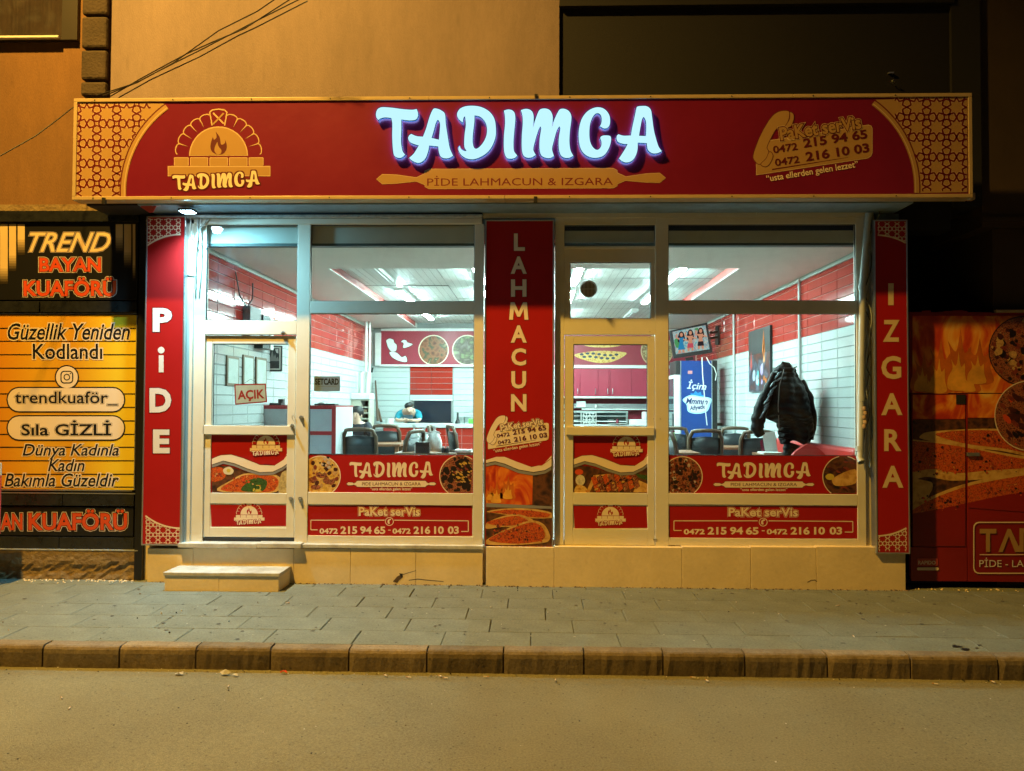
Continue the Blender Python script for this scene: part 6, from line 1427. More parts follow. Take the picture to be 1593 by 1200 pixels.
# ------------------------------------------------------------------ chairs and tables
WOOD = mat('dark_walnut_wood', (.085, .050, .028), .45, var=.25, vs=9, stretch=(4, 4, .6)); WOODT = mat('table_brown_wood', (.20, .085, .04), .4, var=.25, vs=6)
PAD = mat('charcoal_leatherette', (.022, .028, .032), .38, var=.12, vs=5, bump=.08, bs=50); SEATG = mat('grey_chair_edge', (.22, .26, .27), .4, var=.1)
def chair(loc, rz, label, proto=[None], grp='dark padded cafe chairs'):
    if proto[0] is None:
        t = thing('cafe_chair', label, 'chair', (0, 0, 0), grp)
        m = MB(); n = 10; vs = []; fs = []                        # curved padded back
        for i in range(n + 1):
            u = -1 + 2 * i / n; x = .198 * u; yb_ = .20 - .055 * (1 - u * u) * -1
            for (z, dy) in ((.50, 0), (.60, .012), (.74, .03), (.895 + .02 * (1 - u * u), .045)):
                vs.append((x, yb_ + dy, z)); vs.append((x, yb_ + dy - .035, z))
        for i in range(n):
            for k in range(3):
                a, b_ = i * 8 + k * 2, (i + 1) * 8 + k * 2
                fs += [(a, b_, b_ + 2, a + 2), (a + 1, a + 3, b_ + 3, b_ + 1)]
            a, b_ = i * 8, (i + 1) * 8; fs += [(a, a + 1, b_ + 1, b_), (a + 6, b_ + 6, b_ + 7, a + 7)]
        for a in (0, n * 8):
            for k in range(3): f = (a + k * 2, a + k * 2 + 2, a + k * 2 + 3, a + k * 2 + 1); fs.append(f if a == 0 else f[::-1])
        m.add(vs, fs, PAD, True); m.build('backrest', t)
        m = MB(); pts = []
        for i in range(13):                                       # wooden hoop round the back
            a = math.pi * i / 12; u = -math.cos(a); s_ = min(1, 1.6 * math.sin(a)) ; pts.append((.205 * u if i in (0, 12) else .21 * max(-1, min(1, u * 1.15)), .20 + .055 * (1 - u * u) + .05 * s_, .55 + .40 * s_ + .045 * math.sin(a)))
        m.tube([(-.19, .16, .40)] + pts + [(.19, .16, .40)], .026, WOOD, 8); m.build('back_frame', t)
        MB().box(-.22, .22, -.22, .2, .42, .475, PAD).build('seat', t, .015); MB().box(-.21, .21, -.21, .19, .38, .419, WOOD).build('seat_frame', t, .004)
        for sx in (-1, 1):
            MB().tube([(sx * .19, -.19, .38), (sx * .20, -.2, 0)], [.02, .014], WOOD, 6).build('leg', t); MB().tube([(sx * .18, .17, .38), (sx * .19, .24, 0)], [.02, .014], WOOD, 6).build('leg', t)
        proto[0] = t; o = t
    else:
        o = copy_tree(proto[0]); o['label'] = label
    o.location = loc; o.rotation_euler = (0, 0, rz); return o
def table(loc, w_, d_, label, h=.75):
    x, y, z = loc; t = thing('dining_table', label, 'table', loc)
    MB().box(x - w_/2, x + w_/2, y - d_/2, y + d_/2, z + h - .035, z + h, WOODT).build('tabletop', t, .005)
    for sx in (-1, 1):
        for sy_ in (-1, 1): MB().box(x + sx * (w_/2 - .05) - .025, x + sx * (w_/2 - .05) + .025, y + sy_ * (d_/2 - .05) - .025, y + sy_ * (d_/2 - .05) + .025, z, z + h - .036, WOODT).build('leg', t, .003)
    return t
def cpos(px, depth): return W(px, 690, depth - D).x
FZ = RF
for (px, dp_, rz, lb) in ((1170, 10.0, 180, 'chair with back to the street directly under the jacket sleeve'), (1091, 10.3, 180, 'chair with back to the street in front of the blue fridge'), (1136, 11.6, 180, 'chair farther back between fridge chair and jacket chair'),
                         (1047, 11.4, 170, 'chair at the left edge of the right window behind the bottle'), (1095, 13.0, 0, 'far chair facing the street just below the blue fridge'), (1126, 13.3, 10, 'far chair below the white tiles at the right'),
                         (1072, 9.1, 100, 'chair turned sideways near the glass in front of the fridge'),
                         (566, 10.1, 180, 'chair with back to the street right of the cash desk'), (605, 11.9, 180, 'arched chair in front of the counter left of the white bags'), (617, 9.4, 250, 'chair turned sideways between arched chair and white bags'),
                         (699, 11.2, 90, 'chair turned sideways behind the black holder at the right'), (728, 11.6, 110, 'chair by the right edge of the left window')):
    chair((cpos(px, dp_), dp_ - D, FZ), rad(rz), lb)
T1 = table((cpos(1126, 11.0), 10.9 - D, FZ), .8, .6, 'brown table between the chairs in the right window')
T2 = table((cpos(594, 11.0), 11.0 - D + .2, FZ), .55, .6, 'brown wooden table beside the arched chair in the left window')
T3 = table((cpos(664, 9.1), 9.25 - D, FZ), .72, .6, 'brown table under the white bags in the left window')
T4 = table((cpos(1050, 9.6), 9.6 - D, FZ), .5, .6, 'brown table under the bottle at the left of the right window')
TZ = FZ + .75
# things on the tables
def bottle(px, dp_, nm, lb, mt, cap, h=.22, z=TZ):
    p = Vector((cpos(px, dp_), dp_ - D, z)); t = thing(nm, lb, 'bottle', p)
    MB().lathe(p.x, p.y, [(.034, z + .001), (.036, z + .02), (.036, z + h * .55), (.014, z + h * .8), (.013, z + h * .92)], mt, 12).build('body', t); MB().lathe(p.x, p.y, [(.016, z + h * .921), (.016, z + h)], cap, 10).build('cap', t); return t
bottle(1048, 9.5, 'sauce_bottle', 'green labelled bottle with red cap at the left edge of the right window', mat('green_label', (.25, .42, .16), .3, var=.4, vs=20), VRED, .26)
PB = mat('white_plastic_bag', (.70, .72, .70), .45, var=.08, vs=12, bump=.5, bs=22)
for i, (px, dp_, w_, h_) in enumerate(((644, 9.5, .15, .30), (659.5, 9.6, .13, .27), (676, 9.5, .16, .29))):
    x, y = cpos(px, dp_), dp_ - D; t = thing('carrier_bag', ['leftmost white tied bag on the table', 'middle white tied bag behind the black holder', 'rightmost white tied bag on the table'][i], 'bag', (x, y, TZ), 'tied white carrier bags')
    m = MB(); n = 20; vs = []; fs = []; rings_ = ((0, .86), (.05, 1), (.3, 1.0), (.52, .9), (.70, .62), (.82, .22), (.88, .12), (.95, .2), (1.0, .28))
    for (zz_, r_) in rings_:
        for k in range(n):
            a = 2 * math.pi * k / n; f_ = 1 + .13 * math.sin(3 * a + i + zz_ * 2) + .07 * math.sin(7 * a + zz_ * 5)
            vs.append((x + math.cos(a) * w_ * .52 * r_ * f_, y + math.sin(a) * w_ * .4 * r_ * f_, TZ + .001 + h_ * zz_ * (1 + (.05 * math.sin(2 * a) if zz_ > .9 else 0))))
    for j in range(len(rings_) - 1):
        for k in range(n): fs.append((j * n + k, j * n + (k + 1) % n, (j + 1) * n + (k + 1) % n, (j + 1) * n + k))
    m.add(vs, fs, PB, True); m.build('body', t)
    for s_ in (-1, 1): m = MB(); m.fill3([[Vector(v) for v in ((x + s_ * .01, y - .02, TZ + h_ * .84), (x + s_ * .06, y - .03, TZ + h_ * .80), (x + s_ * .085, y - .03, TZ + h_ * .72), (x + s_ * .05, y - .03, TZ + h_ * .70), (x + s_ * .015, y - .025, TZ + h_ * .76))]], PB, Vector((0, .006, 0))); m.build('ear', t)
t = thing('napkin_holder', 'black napkin holder on the table near the left window glass', 'holder', (cpos(657, 8.9), 8.9 - D, TZ)); a, b_, z0, z1 = rect(647, 688, 668.5, 709, 8.9 - D, 657)
MB().box(a, b_, 8.9 - D, 8.9 - D + .08, TZ + .001, z1, BLACK).build('body', t, .004); MB().box(a - .012, a - .001, 8.9 - D + .01, 8.9 - D + .07, TZ + .001, z1 - .03, WHITEM).build('napkins', t)
for a_, b__ in (('cruet', 690), ('cruet', 696)):
    x, y = cpos(b__, 9.0), 9.0 - D; t = thing('condiment_jar', 'dark condiment jar on the table, %s one' % ('left' if b__ == 690 else 'right'), 'jar', (x, y, TZ)); MB().lathe(x, y, [(.022, TZ + .001), (.024, TZ + .05), (.016, TZ + .06)], CABLE, 10).build('body', t); MB().lathe(x, y, [(.018, TZ + .0605), (.014, TZ + .078)], CH_, 10).build('lid', t)
MB().build if False else None
t = thing('menu_card', 'white menu card lying on the table at the window edge', 'menu', (cpos(722, 9.2), 9.2 - D, TZ)); T5 = table((cpos(715, 9.4), 9.35 - D, FZ), .5, .5, 'brown table under the menu card at the right of the left window')
x = cpos(720, 9.1); MB().box(x - .1, x + .1, 9.12 - D, 9.3 - D, TZ + .001, TZ + .03, WHITEM).build('sheet', t, .003)
x = cpos(1193, 9.3); t = thing('paper_stack', 'white papers and a red leaflet below the jacket sleeve', 'papers', (x, 9.3 - D, 1.2)); T6 = table((cpos(1212, 9.25), 9.25 - D, FZ), .5, .5, 'brown table beneath the hanging jacket')
MB().box(x - .1, x + .12, 9.1 - D, 9.35 - D, TZ + .001, TZ + .02, WHITEM).build('sheet', t, .003)
m = MB(); m.fill3([[Vector((x - .02, 9.3 - D, TZ + .02)), Vector((x + .13, 9.3 - D, TZ + .02)), Vector((x + .11, 9.35 - D, TZ + .26)), Vector((x - .04, 9.35 - D, TZ + .24))]], WHITEM, Vector((0, .004, 0))); m.build('leaflet', t)
m = MB(); m.fill3([[Vector((x - .06, 9.32 - D, TZ + .02)), Vector((x - .025, 9.32 - D, TZ + .02)), Vector((x - .04, 9.34 - D, TZ + .16)), Vector((x - .07, 9.34 - D, TZ + .15))]], VRED, Vector((0, .004, 0))); m.build('leaflet', t)

# red bench along the right wall and scalloped red chair
RL = mat('red_leatherette', (.42, .025, .02), .35, var=.08, vs=4, bump=.1, bs=12)
bn = thing('wall_bench', 'red padded bench along the right wall near the window', 'bench', (RX - .3, .9, RF))
MB().box(RX - .16, RX - .012, .25, 2.9, RF + .45, 1.31, RL).build('backrest', bn, .03); MB().box(RX - .55, RX - .17, .25, 2.9, RF + .25, RF + .45, RL).build('seat', bn, .03); MB().box(RX - .5, RX - .02, .27, 2.88, RF, RF + .249, BLACK).build('base', bn)
fc = thing('scalloped_chair', 'red chair with scalloped petal backrest at the right window corner', 'chair', (2.98, .75, RF))
x, y = W(1259, 700, .75).x, .75; prof = []
for i in range(41):
    a = math.pi * (-.15 + 1.3 * i / 40); r_ = .165 * (1 + .13 * abs(math.sin(2.35 * (a - math.pi / 2))) * -1 + .10); prof.append((x + r_ * math.cos(a) * 1.0, r_ * math.sin(a) * .92))
pts = [Vector((px, y, 1.17 + pz)) for px, pz in prof] + [Vector((x - .13, y, .9)), Vector((x + .13, y, .9))]
m = MB(); m.fill3([pts], RL, Vector((0, .06, 0))); o = m.build('backrest', fc, .012)
MB().box(x - .2, x + .2, y - .02, y + .4, RF + .38, RF + .48, RL).build('seat', fc, .03)
for sx in (-1, 1):
    for yy in (y, y + .36): MB().tube([(x + sx * .17, yy, RF + .38), (x + sx * .18, yy, RF)], .015, BLACK, 6).build('leg', fc)

# coat stand and jacket
JY = 1.55
st_x = W(1222, 600, JY).x
cs = thing('coat_stand', 'dark coat stand holding the black jacket', 'coat stand', (st_x, JY, RF)); MB().tube([(st_x, JY, RF), (st_x, JY, 2.2)], .018, WOOD, 8).build('pole', cs)
for k in range(4): a = k * math.pi / 2 + .5; MB().tube([(st_x, JY, RF + .1), (st_x + .25 * math.cos(a), JY + .25 * math.sin(a), RF + .012)], .015, WOOD, 6).build('foot', cs)
MB().tube([(st_x, JY, 2.13), W(1232, 574, JY), W(1240, 570.5, JY)], .009, WOOD, 6).build('hook', cs)
COAT = mat('black_quilted_nylon', (.0015, .0016, .0022), .42, spec=.12, var=.15, vs=6, bump=.5, bs=16); GLINT = mat('painted_glint_grey', (.16, .20, .23), .30, var=.9, col2=(.003,.004,.005), vs=38, bump=.4, bs=30)  # second colour is for highlights painted onto the jacket's folds
jk = thing('jacket', 'black quilted winter jacket hanging on the coat stand inside the right window', 'jacket', (st_x, JY, 1.2))
# silhouette measured from the photo: (y, left x, right x)
SIL = [(565.5, 1217, 1224), (568, 1212, 1230), (574, 1205, 1236), (582, 1200, 1239), (592, 1196, 1243), (604, 1192, 1250), (616, 1189, 1255), (630, 1185, 1259), (644, 1184, 1262), (651, 1192, 1263), (657, 1207, 1264), (668, 1211, 1265), (680, 1212, 1264), (688, 1213, 1260)]
from mathutils import noise as mnoise
m = MB(); n = 72; vs = []; fs = []
fine = []
for i in range(len(SIL) - 1):
    for k in range(7): u = k / 7; fine.append(tuple(SIL[i][j] * (1 - u) + SIL[i + 1][j] * u for j in range(3)))
fine.append(SIL[-1])
for r_, (yy, xl, xr) in enumerate(fine):
    a = W(xl, yy, JY); b_ = W(xr, yy, JY); cx, hw, z = (a.x + b_.x) / 2, (b_.x - a.x) / 2, (a.z + b_.z) / 2
    dpt = min(.17, .05 + hw * .55); quilt = .022 * abs(math.sin(r_ * .52)) if r_ > 12 else 0
    for k in range(n):
        t_ = 2 * math.pi * k / n; fold = 1 + .10 * math.sin(5 * t_ + r_ * .10) + .06 * math.sin(9 * t_ - r_ * .07) * min(1, r_ / 20)
        zz_ = z - (.025 * math.sin(4 * t_) * (r_ / len(fine)) if r_ > 30 else 0)
        p_ = Vector((cx + (hw + quilt * .3) * math.cos(t_) * (1 + .02 * math.sin(7 * t_ + r_)), JY + (dpt + quilt) * math.sin(t_) * fold, zz_))
        nz = mnoise.noise_vector(p_ * 9) * .012 + mnoise.noise_vector(Vector((p_.x * 22, p_.y * 22, p_.z * 40))) * .006
        vs.append(p_ + Vector((nz.x * .5, nz.y, 0)))
for j in range(len(fine) - 1):
    for k in range(n): fs.append((j * n + k, (j + 1) * n + k, (j + 1) * n + (k + 1) % n, j * n + (k + 1) % n))
m.add(vs, fs, COAT, True); m.add(vs[:n], [tuple(range(n))], COAT); m.build('body', jk); MB().tube([W(1214, 574, JY - .03), W(1219, 566.5, JY - .04), W(1225, 568, JY - .02), W(1233, 577, JY)], [.02, .035, .035, .03], COAT, 12).build('hood', jk)
def sleeve(pts, rr_, nm='sleeve', Yo=0.0):
    P = []; R_ = []
    for i in range(len(pts) - 1):
        for k in range(5):
            u = k / 5; a, b_ = pts[i], pts[i + 1]; P.append(W(a[0] * (1 - u) + b_[0] * u, a[1] * (1 - u) + b_[1] * u, JY + Yo)); R_.append((rr_[i] * (1 - u) + rr_[i + 1] * u) * (1 + .08 * math.sin((i * 5 + k) * 1.7)))
    P.append(W(*pts[-1], JY + Yo)); R_.append(rr_[-1]); return MB().tube(P, R_, COAT, 12).build(nm, jk)
sleeve([(1205, 580), (1196, 604), (1186, 628), (1180, 650), (1178, 668), (1184, 678)], [.03, .055, .075, .08, .07, .05], Yo=-.10)
sleeve([(1232, 690), (1228, 702), (1224, 712)], [.10, .075, .05]); sleeve([(1246, 592), (1256, 620), (1261, 655), (1258, 684)], [.04, .07, .075, .055], Yo=.02)
rn = random.Random(4)                                         # pale streaks painted in for glints on the nylon folds
for k in range(16):
    u = k / 15; x_ = 1213 - 27 * u - 4 * math.sin(u * 3) + rn.uniform(-3, 3); y_ = 582 + 66 * u
    MB().tube([W(x_ - 3, y_ + 3, JY - .19), W(x_, y_ + rn.uniform(-1.5, 1.5), JY - .215), W(x_ + rn.uniform(3, 6), y_ - 4, JY - .18)], [.004, .011, .003], GLINT, 6).build('painted_glint', jk)
for k in range(11): 
    yy = 590 + k * 9; MB().tube([W(1213 - k * .2, yy, JY - .135), W(1222, yy + 2.5, JY - .165), W(1231, yy + .5, JY - .14)], .011, COAT, 6).build('quilt_seam', jk)
MB().tube([W(1221, 566, JY - .06), W(1218, 580, JY - .15), W(1212.5, 600, JY - .175), W(1210.5, 630, JY - .18), W(1212, 668, JY - .17)], .005, mat('dull_zip', (.12, .10, .09), .4, metal=.5, var=.1), 6).build('zip', jk)

# ------------------------------------------------------------------ people
SKIN = mat('skin', (.58, .36, .26), .55, var=.06); HAIR = mat('black_hair', (.008, .007, .007), .55, var=.2, vs=60)
def skinned(name, V, E, Rr, m_, par, lv=2, root=0):
    me = bpy.data.meshes.new(name); me.from_pydata([tuple(v) for v in V], E, []); o = bpy.data.objects.new(name, me); C.objects.link(o)
    s = o.modifiers.new('skin', 'SKIN'); s.use_smooth_shade = True
    for i, r_ in enumerate(Rr):
        r2 = r_ if isinstance(r_, tuple) else (r_, r_); me.skin_vertices[0].data[i].radius = r2; me.skin_vertices[0].data[i].use_root = (i == root)
    ss = o.modifiers.new('sub', 'SUBSURF'); ss.levels = lv; ss.render_levels = lv
    bpy.context.view_layer.update(); out = bpy.data.meshes.new_from_object(o.evaluated_get(bpy.context.evaluated_depsgraph_get()))
    bpy.data.objects.remove(o); out.materials.clear(); out.materials.append(m_)
    for p in out.polygons: p.use_smooth = True
    return obj(name, out, par)
# man leaning on the counter
MY = YC + .48; X = W(634, 650, MY).x; ZC = ctz
man = thing('person', 'man in teal shirt and black cap leaning on the counter with clasped hands', 'person', (X, MY + .35, RF))
hx, hz = W(637.5, 638, MY - .02).x, W(637.5, 638, MY - .02).z
B = dict(pel=(X + .02, MY + .42, RF + .93), wst=(X + .02, MY + .36, RF + 1.08), chest=(X + .0, MY + .16, ZC + .22), neck=(X + .02, MY + .05, ZC + .25), head=(hx, MY - .04, hz - .015), crown=(hx - .01, MY - .03, hz + .065),
         sl=(X - .19, MY + .14, ZC + .19), sr=(X + .20, MY + .14, ZC + .19), el=(X - .22, MY + .0, ZC + .055), er=(X + .24, MY + .0, ZC + .055), hl=(X + .04, MY - .16, ZC + .05), hr=(X + .07, MY - .17, ZC + .055),
         kl=(X - .09, MY + .46, RF + .5), kr=(X + .12, MY + .46, RF + .5), fl=(X - .09, MY + .5, RF + .06), fr=(X + .12, MY + .5, RF + .06), hipl=(X - .08, MY + .44, RF + .86), hipr=(X + .11, MY + .44, RF + .86))
ks = list(B); V = [B[k] for k in ks]; ix = {k: i for i, k in enumerate(ks)}
E = [('pel','wst'),('wst','chest'),('chest','neck'),('neck','head'),('head','crown'),('chest','sl'),('chest','sr'),('sl','el'),('sr','er'),('el','hl'),('er','hr'),('pel','hipl'),('pel','hipr'),('hipl','kl'),('hipr','kr'),('kl','fl'),('kr','fr')]
RR = dict(pel=.13, wst=.12, chest=(.15, .11), neck=.055, head=(.078, .09), crown=.07, sl=.06, sr=.06, el=.038, er=.038, hl=.026, hr=.026, kl=.06, kr=.06, fl=.045, fr=.045, hipl=.085, hipr=.085)
skinned('body', V, [(ix[a], ix[b_]) for a, b_ in E], [RR[k] for k in ks], SKIN, man, 2)
TEAL = mat('teal_cotton', (.008, .22, .30), .8, var=.12, vs=9)
kk = ['pel', 'wst', 'chest', 'neck', 'sl', 'sr', 'el', 'er']; jx = {k: i for i, k in enumerate(kk)}
def toward(a, b_, t_): return tuple(Vector(a) * (1 - t_) + Vector(b_) * t_)
SV = [B['pel'], B['wst'], B['chest'], toward(B['chest'], B['neck'], .6), B['sl'], B['sr'], toward(B['sl'], B['el'], .95), toward(B['sr'], B['er'], .95)]
skinned('shirt', SV, [(0,1),(1,2),(2,3),(2,4),(2,5),(4,6),(5,7)], [.145, .135, (.17, .13), .085, .078, .078, .06, .06], TEAL, man, 2)
def hand(par, wrist, direction, side, m_=SKIN):
    w_ = Vector(wrist); d = Vector(direction).normalized(); s_ = Vector((0, 0, 1)).cross(d).normalized() * side
    Vv = [w_, w_ + d * .05]; Ee = [(0, 1)]; Rr_ = [.022, (.034, .016)]
    for k in range(4):
        b_ = w_ + d * .075 + s_ * (.027 - .018 * k); L_ = (.062, .072, .068, .052)[k]; i = len(Vv)
        Vv += [b_, b_ + d * L_ * .5 + Vector((0, 0, .006)), b_ + d * L_ * .85 + Vector((0, 0, -.02))]; Ee += [(1, i), (i, i + 1), (i + 1, i + 2)]; Rr_ += [.010, .009, .008]
    i = len(Vv); b_ = w_ + d * .03 + s_ * .034; Vv += [b_, b_ + d * .03 + s_ * .012, b_ + d * .055 + s_ * .004]; Ee += [(0, i), (i, i + 1), (i + 1, i + 2)]; Rr_ += [.012, .010, .009]
    return skinned('hand', Vv, Ee, Rr_, m_, par, 1)
hand(man, B['hl'], (.5, -.5, .15), 1); hand(man, B['hr'], (-.6, -.35, .25), -1)
m = MB(); m.lathe(0, 0, [(.084, 0), (.094, .02), (.088, .05), (.06, .078), (.015, .088)], BLACK, 16); o = m.build('cap', man); o.location = Vector((hx - .012, MY - .015, hz + .062)) - Vector(man.location); o.rotation_euler = (rad(-12), rad(-20), 0)
def face(par, c_, fw, m_=SKIN):
    c_ = Vector(c_); s_ = Vector((1, 0, 0))
    MB().tube([c_ + Vector((0, fw * .075, .015)), c_ + Vector((0, fw * .105, -.012)), c_ + Vector((0, fw * .085, -.02))], [.008, .013, .009], m_, 6).build('nose', par)
    for k in (-1, 1): p = c_ + s_ * .03 * k + Vector((0, fw * .083, .018)); MB().lathe(p.x, p.y, [(.009, p.z - .003), (.009, p.z + .004)], BLACK, 8).build('eye', par); MB().box(p.x - .016, p.x + .016, p.y - .004, p.y + .004, p.z + .014, p.z + .019, HAIR).build('eyebrow', par)
    MB().box(c_.x - .02, c_.x + .02, c_.y + fw * .083 - .004, c_.y + fw * .083 + .004, c_.z - .048, c_.z - .042, mat('lips', (.32, .11, .09), .5, var=0)).build('mouth', par)
    for k in (-1, 1): MB().lathe(c_.x + .082 * k, c_.y + .01, [(.008, c_.z - .025), (.014, c_.z), (.010, c_.z + .022)], m_, 8).build('ear', par)
face(man, (hx + .004, MY - .045, hz - .015), -1)
MB().box(X - .10, X + .10, MY + .0, MY + .03, ZC + .03, ZC + .16, mat('grey_apron', (.05, .09, .12), .8, var=.1)).build('apron', man, .02)
# seated person in dark clothes
PYs = 12.3 - D; SX = W(556, 645, PYs).x
pp = thing('person', 'seated person in dark clothes half hidden by the cash desk, arms on a table', 'person', (SX, PYs, RF))
HZ = W(550, 644, PYs).z
B = dict(pel=(SX + .0, PYs + .1, RF + .52), chest=(SX + .0, PYs + .02, HZ - .27), neck=(SX + .0, PYs - .03, HZ - .13), head=(SX - .005, PYs - .06, HZ - .02), crown=(SX, PYs - .05, HZ + .06), sl=(SX - .17, PYs, HZ - .21), sr=(SX + .17, PYs, HZ - .21), el=(SX - .1, PYs - .28, RF + .80), er=(SX + .28, PYs - .22, RF + .84),
         hl=(SX + .08, PYs - .42, RF + .80), hr=(SX + .48, PYs - .30, RF + .80), kl=(SX - .1, PYs - .35, RF + .50), kr=(SX + .12, PYs - .35, RF + .50), fl=(SX - .1, PYs - .38, RF + .06), fr=(SX + .12, PYs - .38, RF + .06))
ks = list(B); V = [B[k] for k in ks]; ix = {k: i for i, k in enumerate(ks)}
E = [('pel','chest'),('chest','neck'),('neck','head'),('head','crown'),('chest','sl'),('chest','sr'),('sl','el'),('sr','er'),('el','hl'),('er','hr'),('pel','kl'),('pel','kr'),('kl','fl'),('kr','fr')]
RR = dict(pel=.14, chest=(.15, .11), neck=.05, head=(.072, .085), crown=.07, sl=.06, sr=.06, el=.04, er=.04, hl=.026, hr=.026, kl=.07, kr=.07, fl=.045, fr=.045)
skinned('body', V, [(ix[a], ix[b_]) for a, b_ in E], [RR[k] for k in ks], SKIN, pp, 2)
NV = mat('navy_knit', (.008, .010, .018), .85, var=.2, vs=12)
SV = [B['pel'], B['chest'], toward(B['chest'], B['neck'], .6), B['sl'], B['sr'], B['el'], B['er'], toward(B['el'], B['hl'], .9), toward(B['er'], B['hr'], .9)]
skinned('jumper', SV, [(0,1),(1,2),(1,3),(1,4),(3,5),(4,6),(5,7),(6,8)], [.16, (.19, .16), .105, .09, .09, .068, .068, .045, .045], NV, pp, 2)
hand(pp, B['hr'], (.9, -.3, -.05), 1); hand(pp, B['hl'], (.7, -.6, 0), 1); face(pp, (SX - .005, PYs - .065, HZ - .03), -1)
m = MB(); m.lathe(0, 0, [(.085, 0), (.105, .05), (.104, .11), (.06, .155), (.01, .165)], HAIR, 16); o = m.build('hair', pp); o.location = Vector((SX, PYs - .025, HZ - .035)) - Vector(pp.location); o.rotation_euler = (rad(-8), 0, 0)
table((SX + .35, PYs - .42, FZ), .9, .55, 'table in front of the seated person')
t = thing('white_tub', 'white tub with blue band on the back of the counter left of the man', 'tub', W(590, 658, YC + .2)); p = W(591, 656, YC + .15); MB().lathe(max(p.x, cx0 + .1), p.y, [(.07, ctz + .001), (.085, ctz + .09)], WHITEM, 14).build('body', t)

# ------------------------------------------------------------------ litter
random.seed(5)
BUTT = mat('cigarette_paper', (.62, .55, .48), .8, var=.1); FILT = mat('cigarette_filter', (.45, .22, .08), .8, var=.1)
bm_ = MB().tube([(-.017, 0, .004), (.008, 0, .004)], .0042, BUTT, 7).tube([(.008, 0, .004), (.018, 0, .004)], .0042, FILT, 7).mesh('cigarette_butt')
for px, py, zz_ in ((108, 1103, 1), (96, 1087, 1), (600, 1052, 1), (636, 1055, 1), (685, 1053, 1), (693, 1056, 1), (756, 1054, 1), (864, 1059, 1), (1078, 1055, 1), (1100, 1060, 1), (1455, 1065, 1), (1303, 943, 0), (1328, 991, 0), (447, 939, 0), (355, 1069, 1), (1545, 1062, 1)):
    g = G(px, py, ROADZ + .008 if zz_ else 0.002); o = obj('cigarette_butt', bm_); o.location = (g.x, g.y, g.z + .001); o.rotation_euler = (0, 0, random.uniform(0, 3.1))
    tag(o, ('cigarette butt out on the road at the lower left' if px < 110 else 'cigarette butt lying in the gutter along the kerb') if zz_ else 'cigarette butt lying on the pavement', 'cigarette butt', 'cigarette butts on the ground')
PW = mat('scrap_paper', (.58, .56, .54), .8, var=.15, vs=30)
for i, (px, py, lb, s_) in enumerate(((280, 1050, 'crumpled white scrap against the kerb, leftmost one', .045), (350, 1050, 'torn pointed white paper standing against the kerb', .045), (367, 1052, 'flat white scrap right of the torn paper', .03), (440, 1048, 'small orange scrap at the kerb foot', .035))):
    g = G(px, py, ROADZ + .006); t = thing('paper_scrap', lb, 'litter', g); m = MB(); vs = []
    for k in range(7): a = 2 * math.pi * k / 7; r_ = s_ * random.uniform(.5, 1); vs.append((g.x + r_ * math.cos(a), g.y + r_ * .5 * math.sin(a), g.z + .002 + random.uniform(0, .02)))
    vs.append((g.x + .005, g.y, g.z + (.04 if i == 1 else .02))); m.add(vs, [(k, (k + 1) % 7, 7) for k in range(7)], PW if i < 3 else ORANGE); m.add(vs[:7], [tuple(range(6, -1, -1))], PW if i < 3 else ORANGE); m.build('paper', t)
m = MB()
for k in range(420):
    if k < 150: x, y, z = random.uniform(-5, 5), YK - abs(random.gauss(0, .05)) - .01, ROADZ
    elif k < 330: x, y, z = random.uniform(-5, 5), YK - random.uniform(.05, 2.0), ROADZ
    else: x, y, z = random.uniform(-4.6, 5), random.uniform(YK + .15, -.1), 0.0
    r_ = random.uniform(.0018, .006) * (1.3 if random.random() < .1 else 1)
    m.lathe(x, y, [(r_, z + .002 if z == 0 else z + .006), (r_ * .8, z + .006 + r_ * .7)], [PW, KERB, BLACKP, SLAB][k % 4], 5, False)
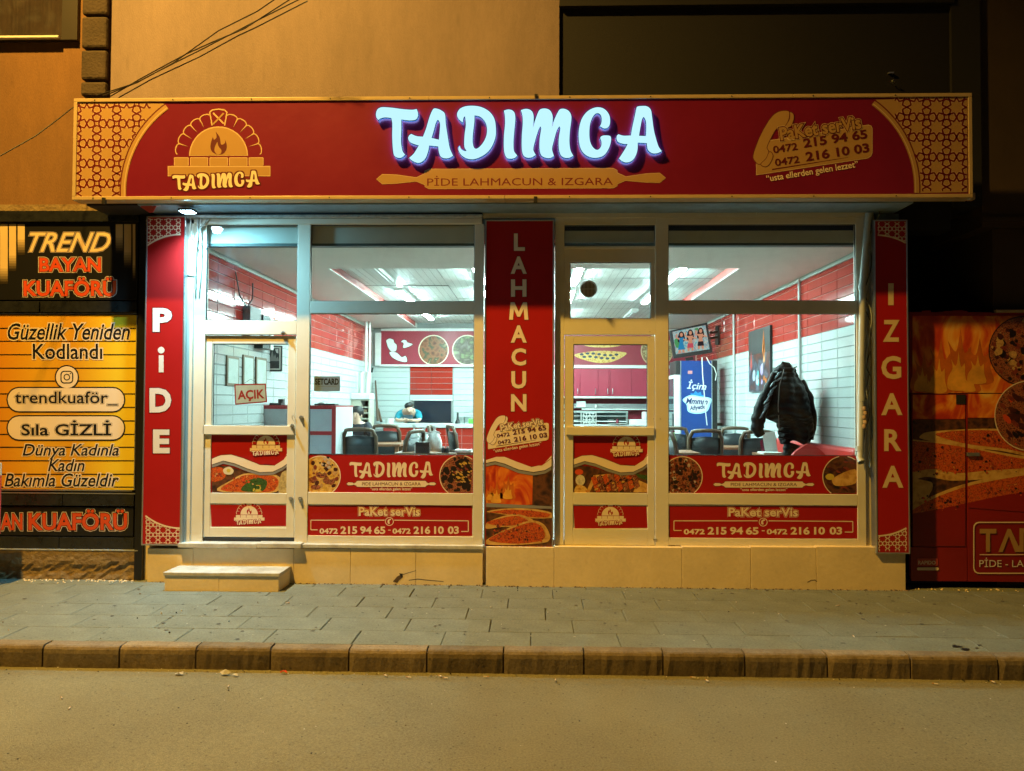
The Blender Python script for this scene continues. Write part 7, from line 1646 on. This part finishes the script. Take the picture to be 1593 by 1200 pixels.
m.build('road_grit', kind='stuff')
# gum spots and small stains on the slabs, dirt along the plinth, screws in the sign trim
m = MB(); GUM = mat('old_gum', (.05, .045, .038), .8, var=.2); PALE = mat('pale_spot', (.36, .35, .31), .8, var=.2)
for k in range(210):
    x, y = random.uniform(-4.8, 5.2), random.uniform(YK + .16, -.12); r_ = random.uniform(.006, .018) * (1 if k % 3 else .6); z_ = .0035
    m.add([(x + r_ * random.uniform(.6, 1.3) * math.cos(a), y + r_ * random.uniform(.6, 1.2) * math.sin(a), z_) for a in [6.2832 * i / 8 for i in range(8)]], [tuple(range(8))], GUM if k % 3 else PALE)
m.build('gum_spots', kind='stuff')
m = MB(); DIRT = mat('dark_wall_dirt', (.07, .05, .03), .95, var=.4, vs=30)
for k in range(330):
    x = random.uniform(XS0 + .1, XS1); yw = (-.05 if x < W0(753, 0).x else -.075) - abs(random.gauss(0, .008)) - .004; r_ = random.uniform(.003, .009)
    m.lathe(x, yw, [(r_ * 1.6, -.001), (r_, r_ * .6), (r_ * .4, r_ * .9)], (DIRT, DIRT, PLAST)[k % 3], 5, False)
m.build('wall_foot_dirt', kind='stuff')
for k in range(12):
    for zz_ in (szt - tw / 2, szb + tw / 2):
        xx_ = sx0_ + .2 + k * .735; m = MB().tube([(xx_, YS - .0005, zz_), (xx_, YS - .003, zz_)], .006, DARKM, 8); m.build('screw', fs_sign)
# oil spill on the pavement at the right, flat dark stain
m = MB(); random.seed(9)
for cx, cy_, rx_, ry_ in ((1490, 1006, 9, 1.6), (1502, 1010, 8, 2.4), (1512, 1015, 10, 1.6), (1484, 1004, 5, 1.0), (1519, 1008, 3, .8), (1500, 1016, 5, .8)):
    P = [G(cx + rx_ * math.cos(a) * random.uniform(.6, 1.1), cy_ + ry_ * math.sin(a) * random.uniform(.6, 1.1), .003) for a in [2 * math.pi * k / 14 for k in range(14)]]
    m.add(P, [tuple(range(13, -1, -1))], mat('tar_stain', (.010, .010, .012), .5, var=.3))
m.build('tar_stain', kind='stuff')
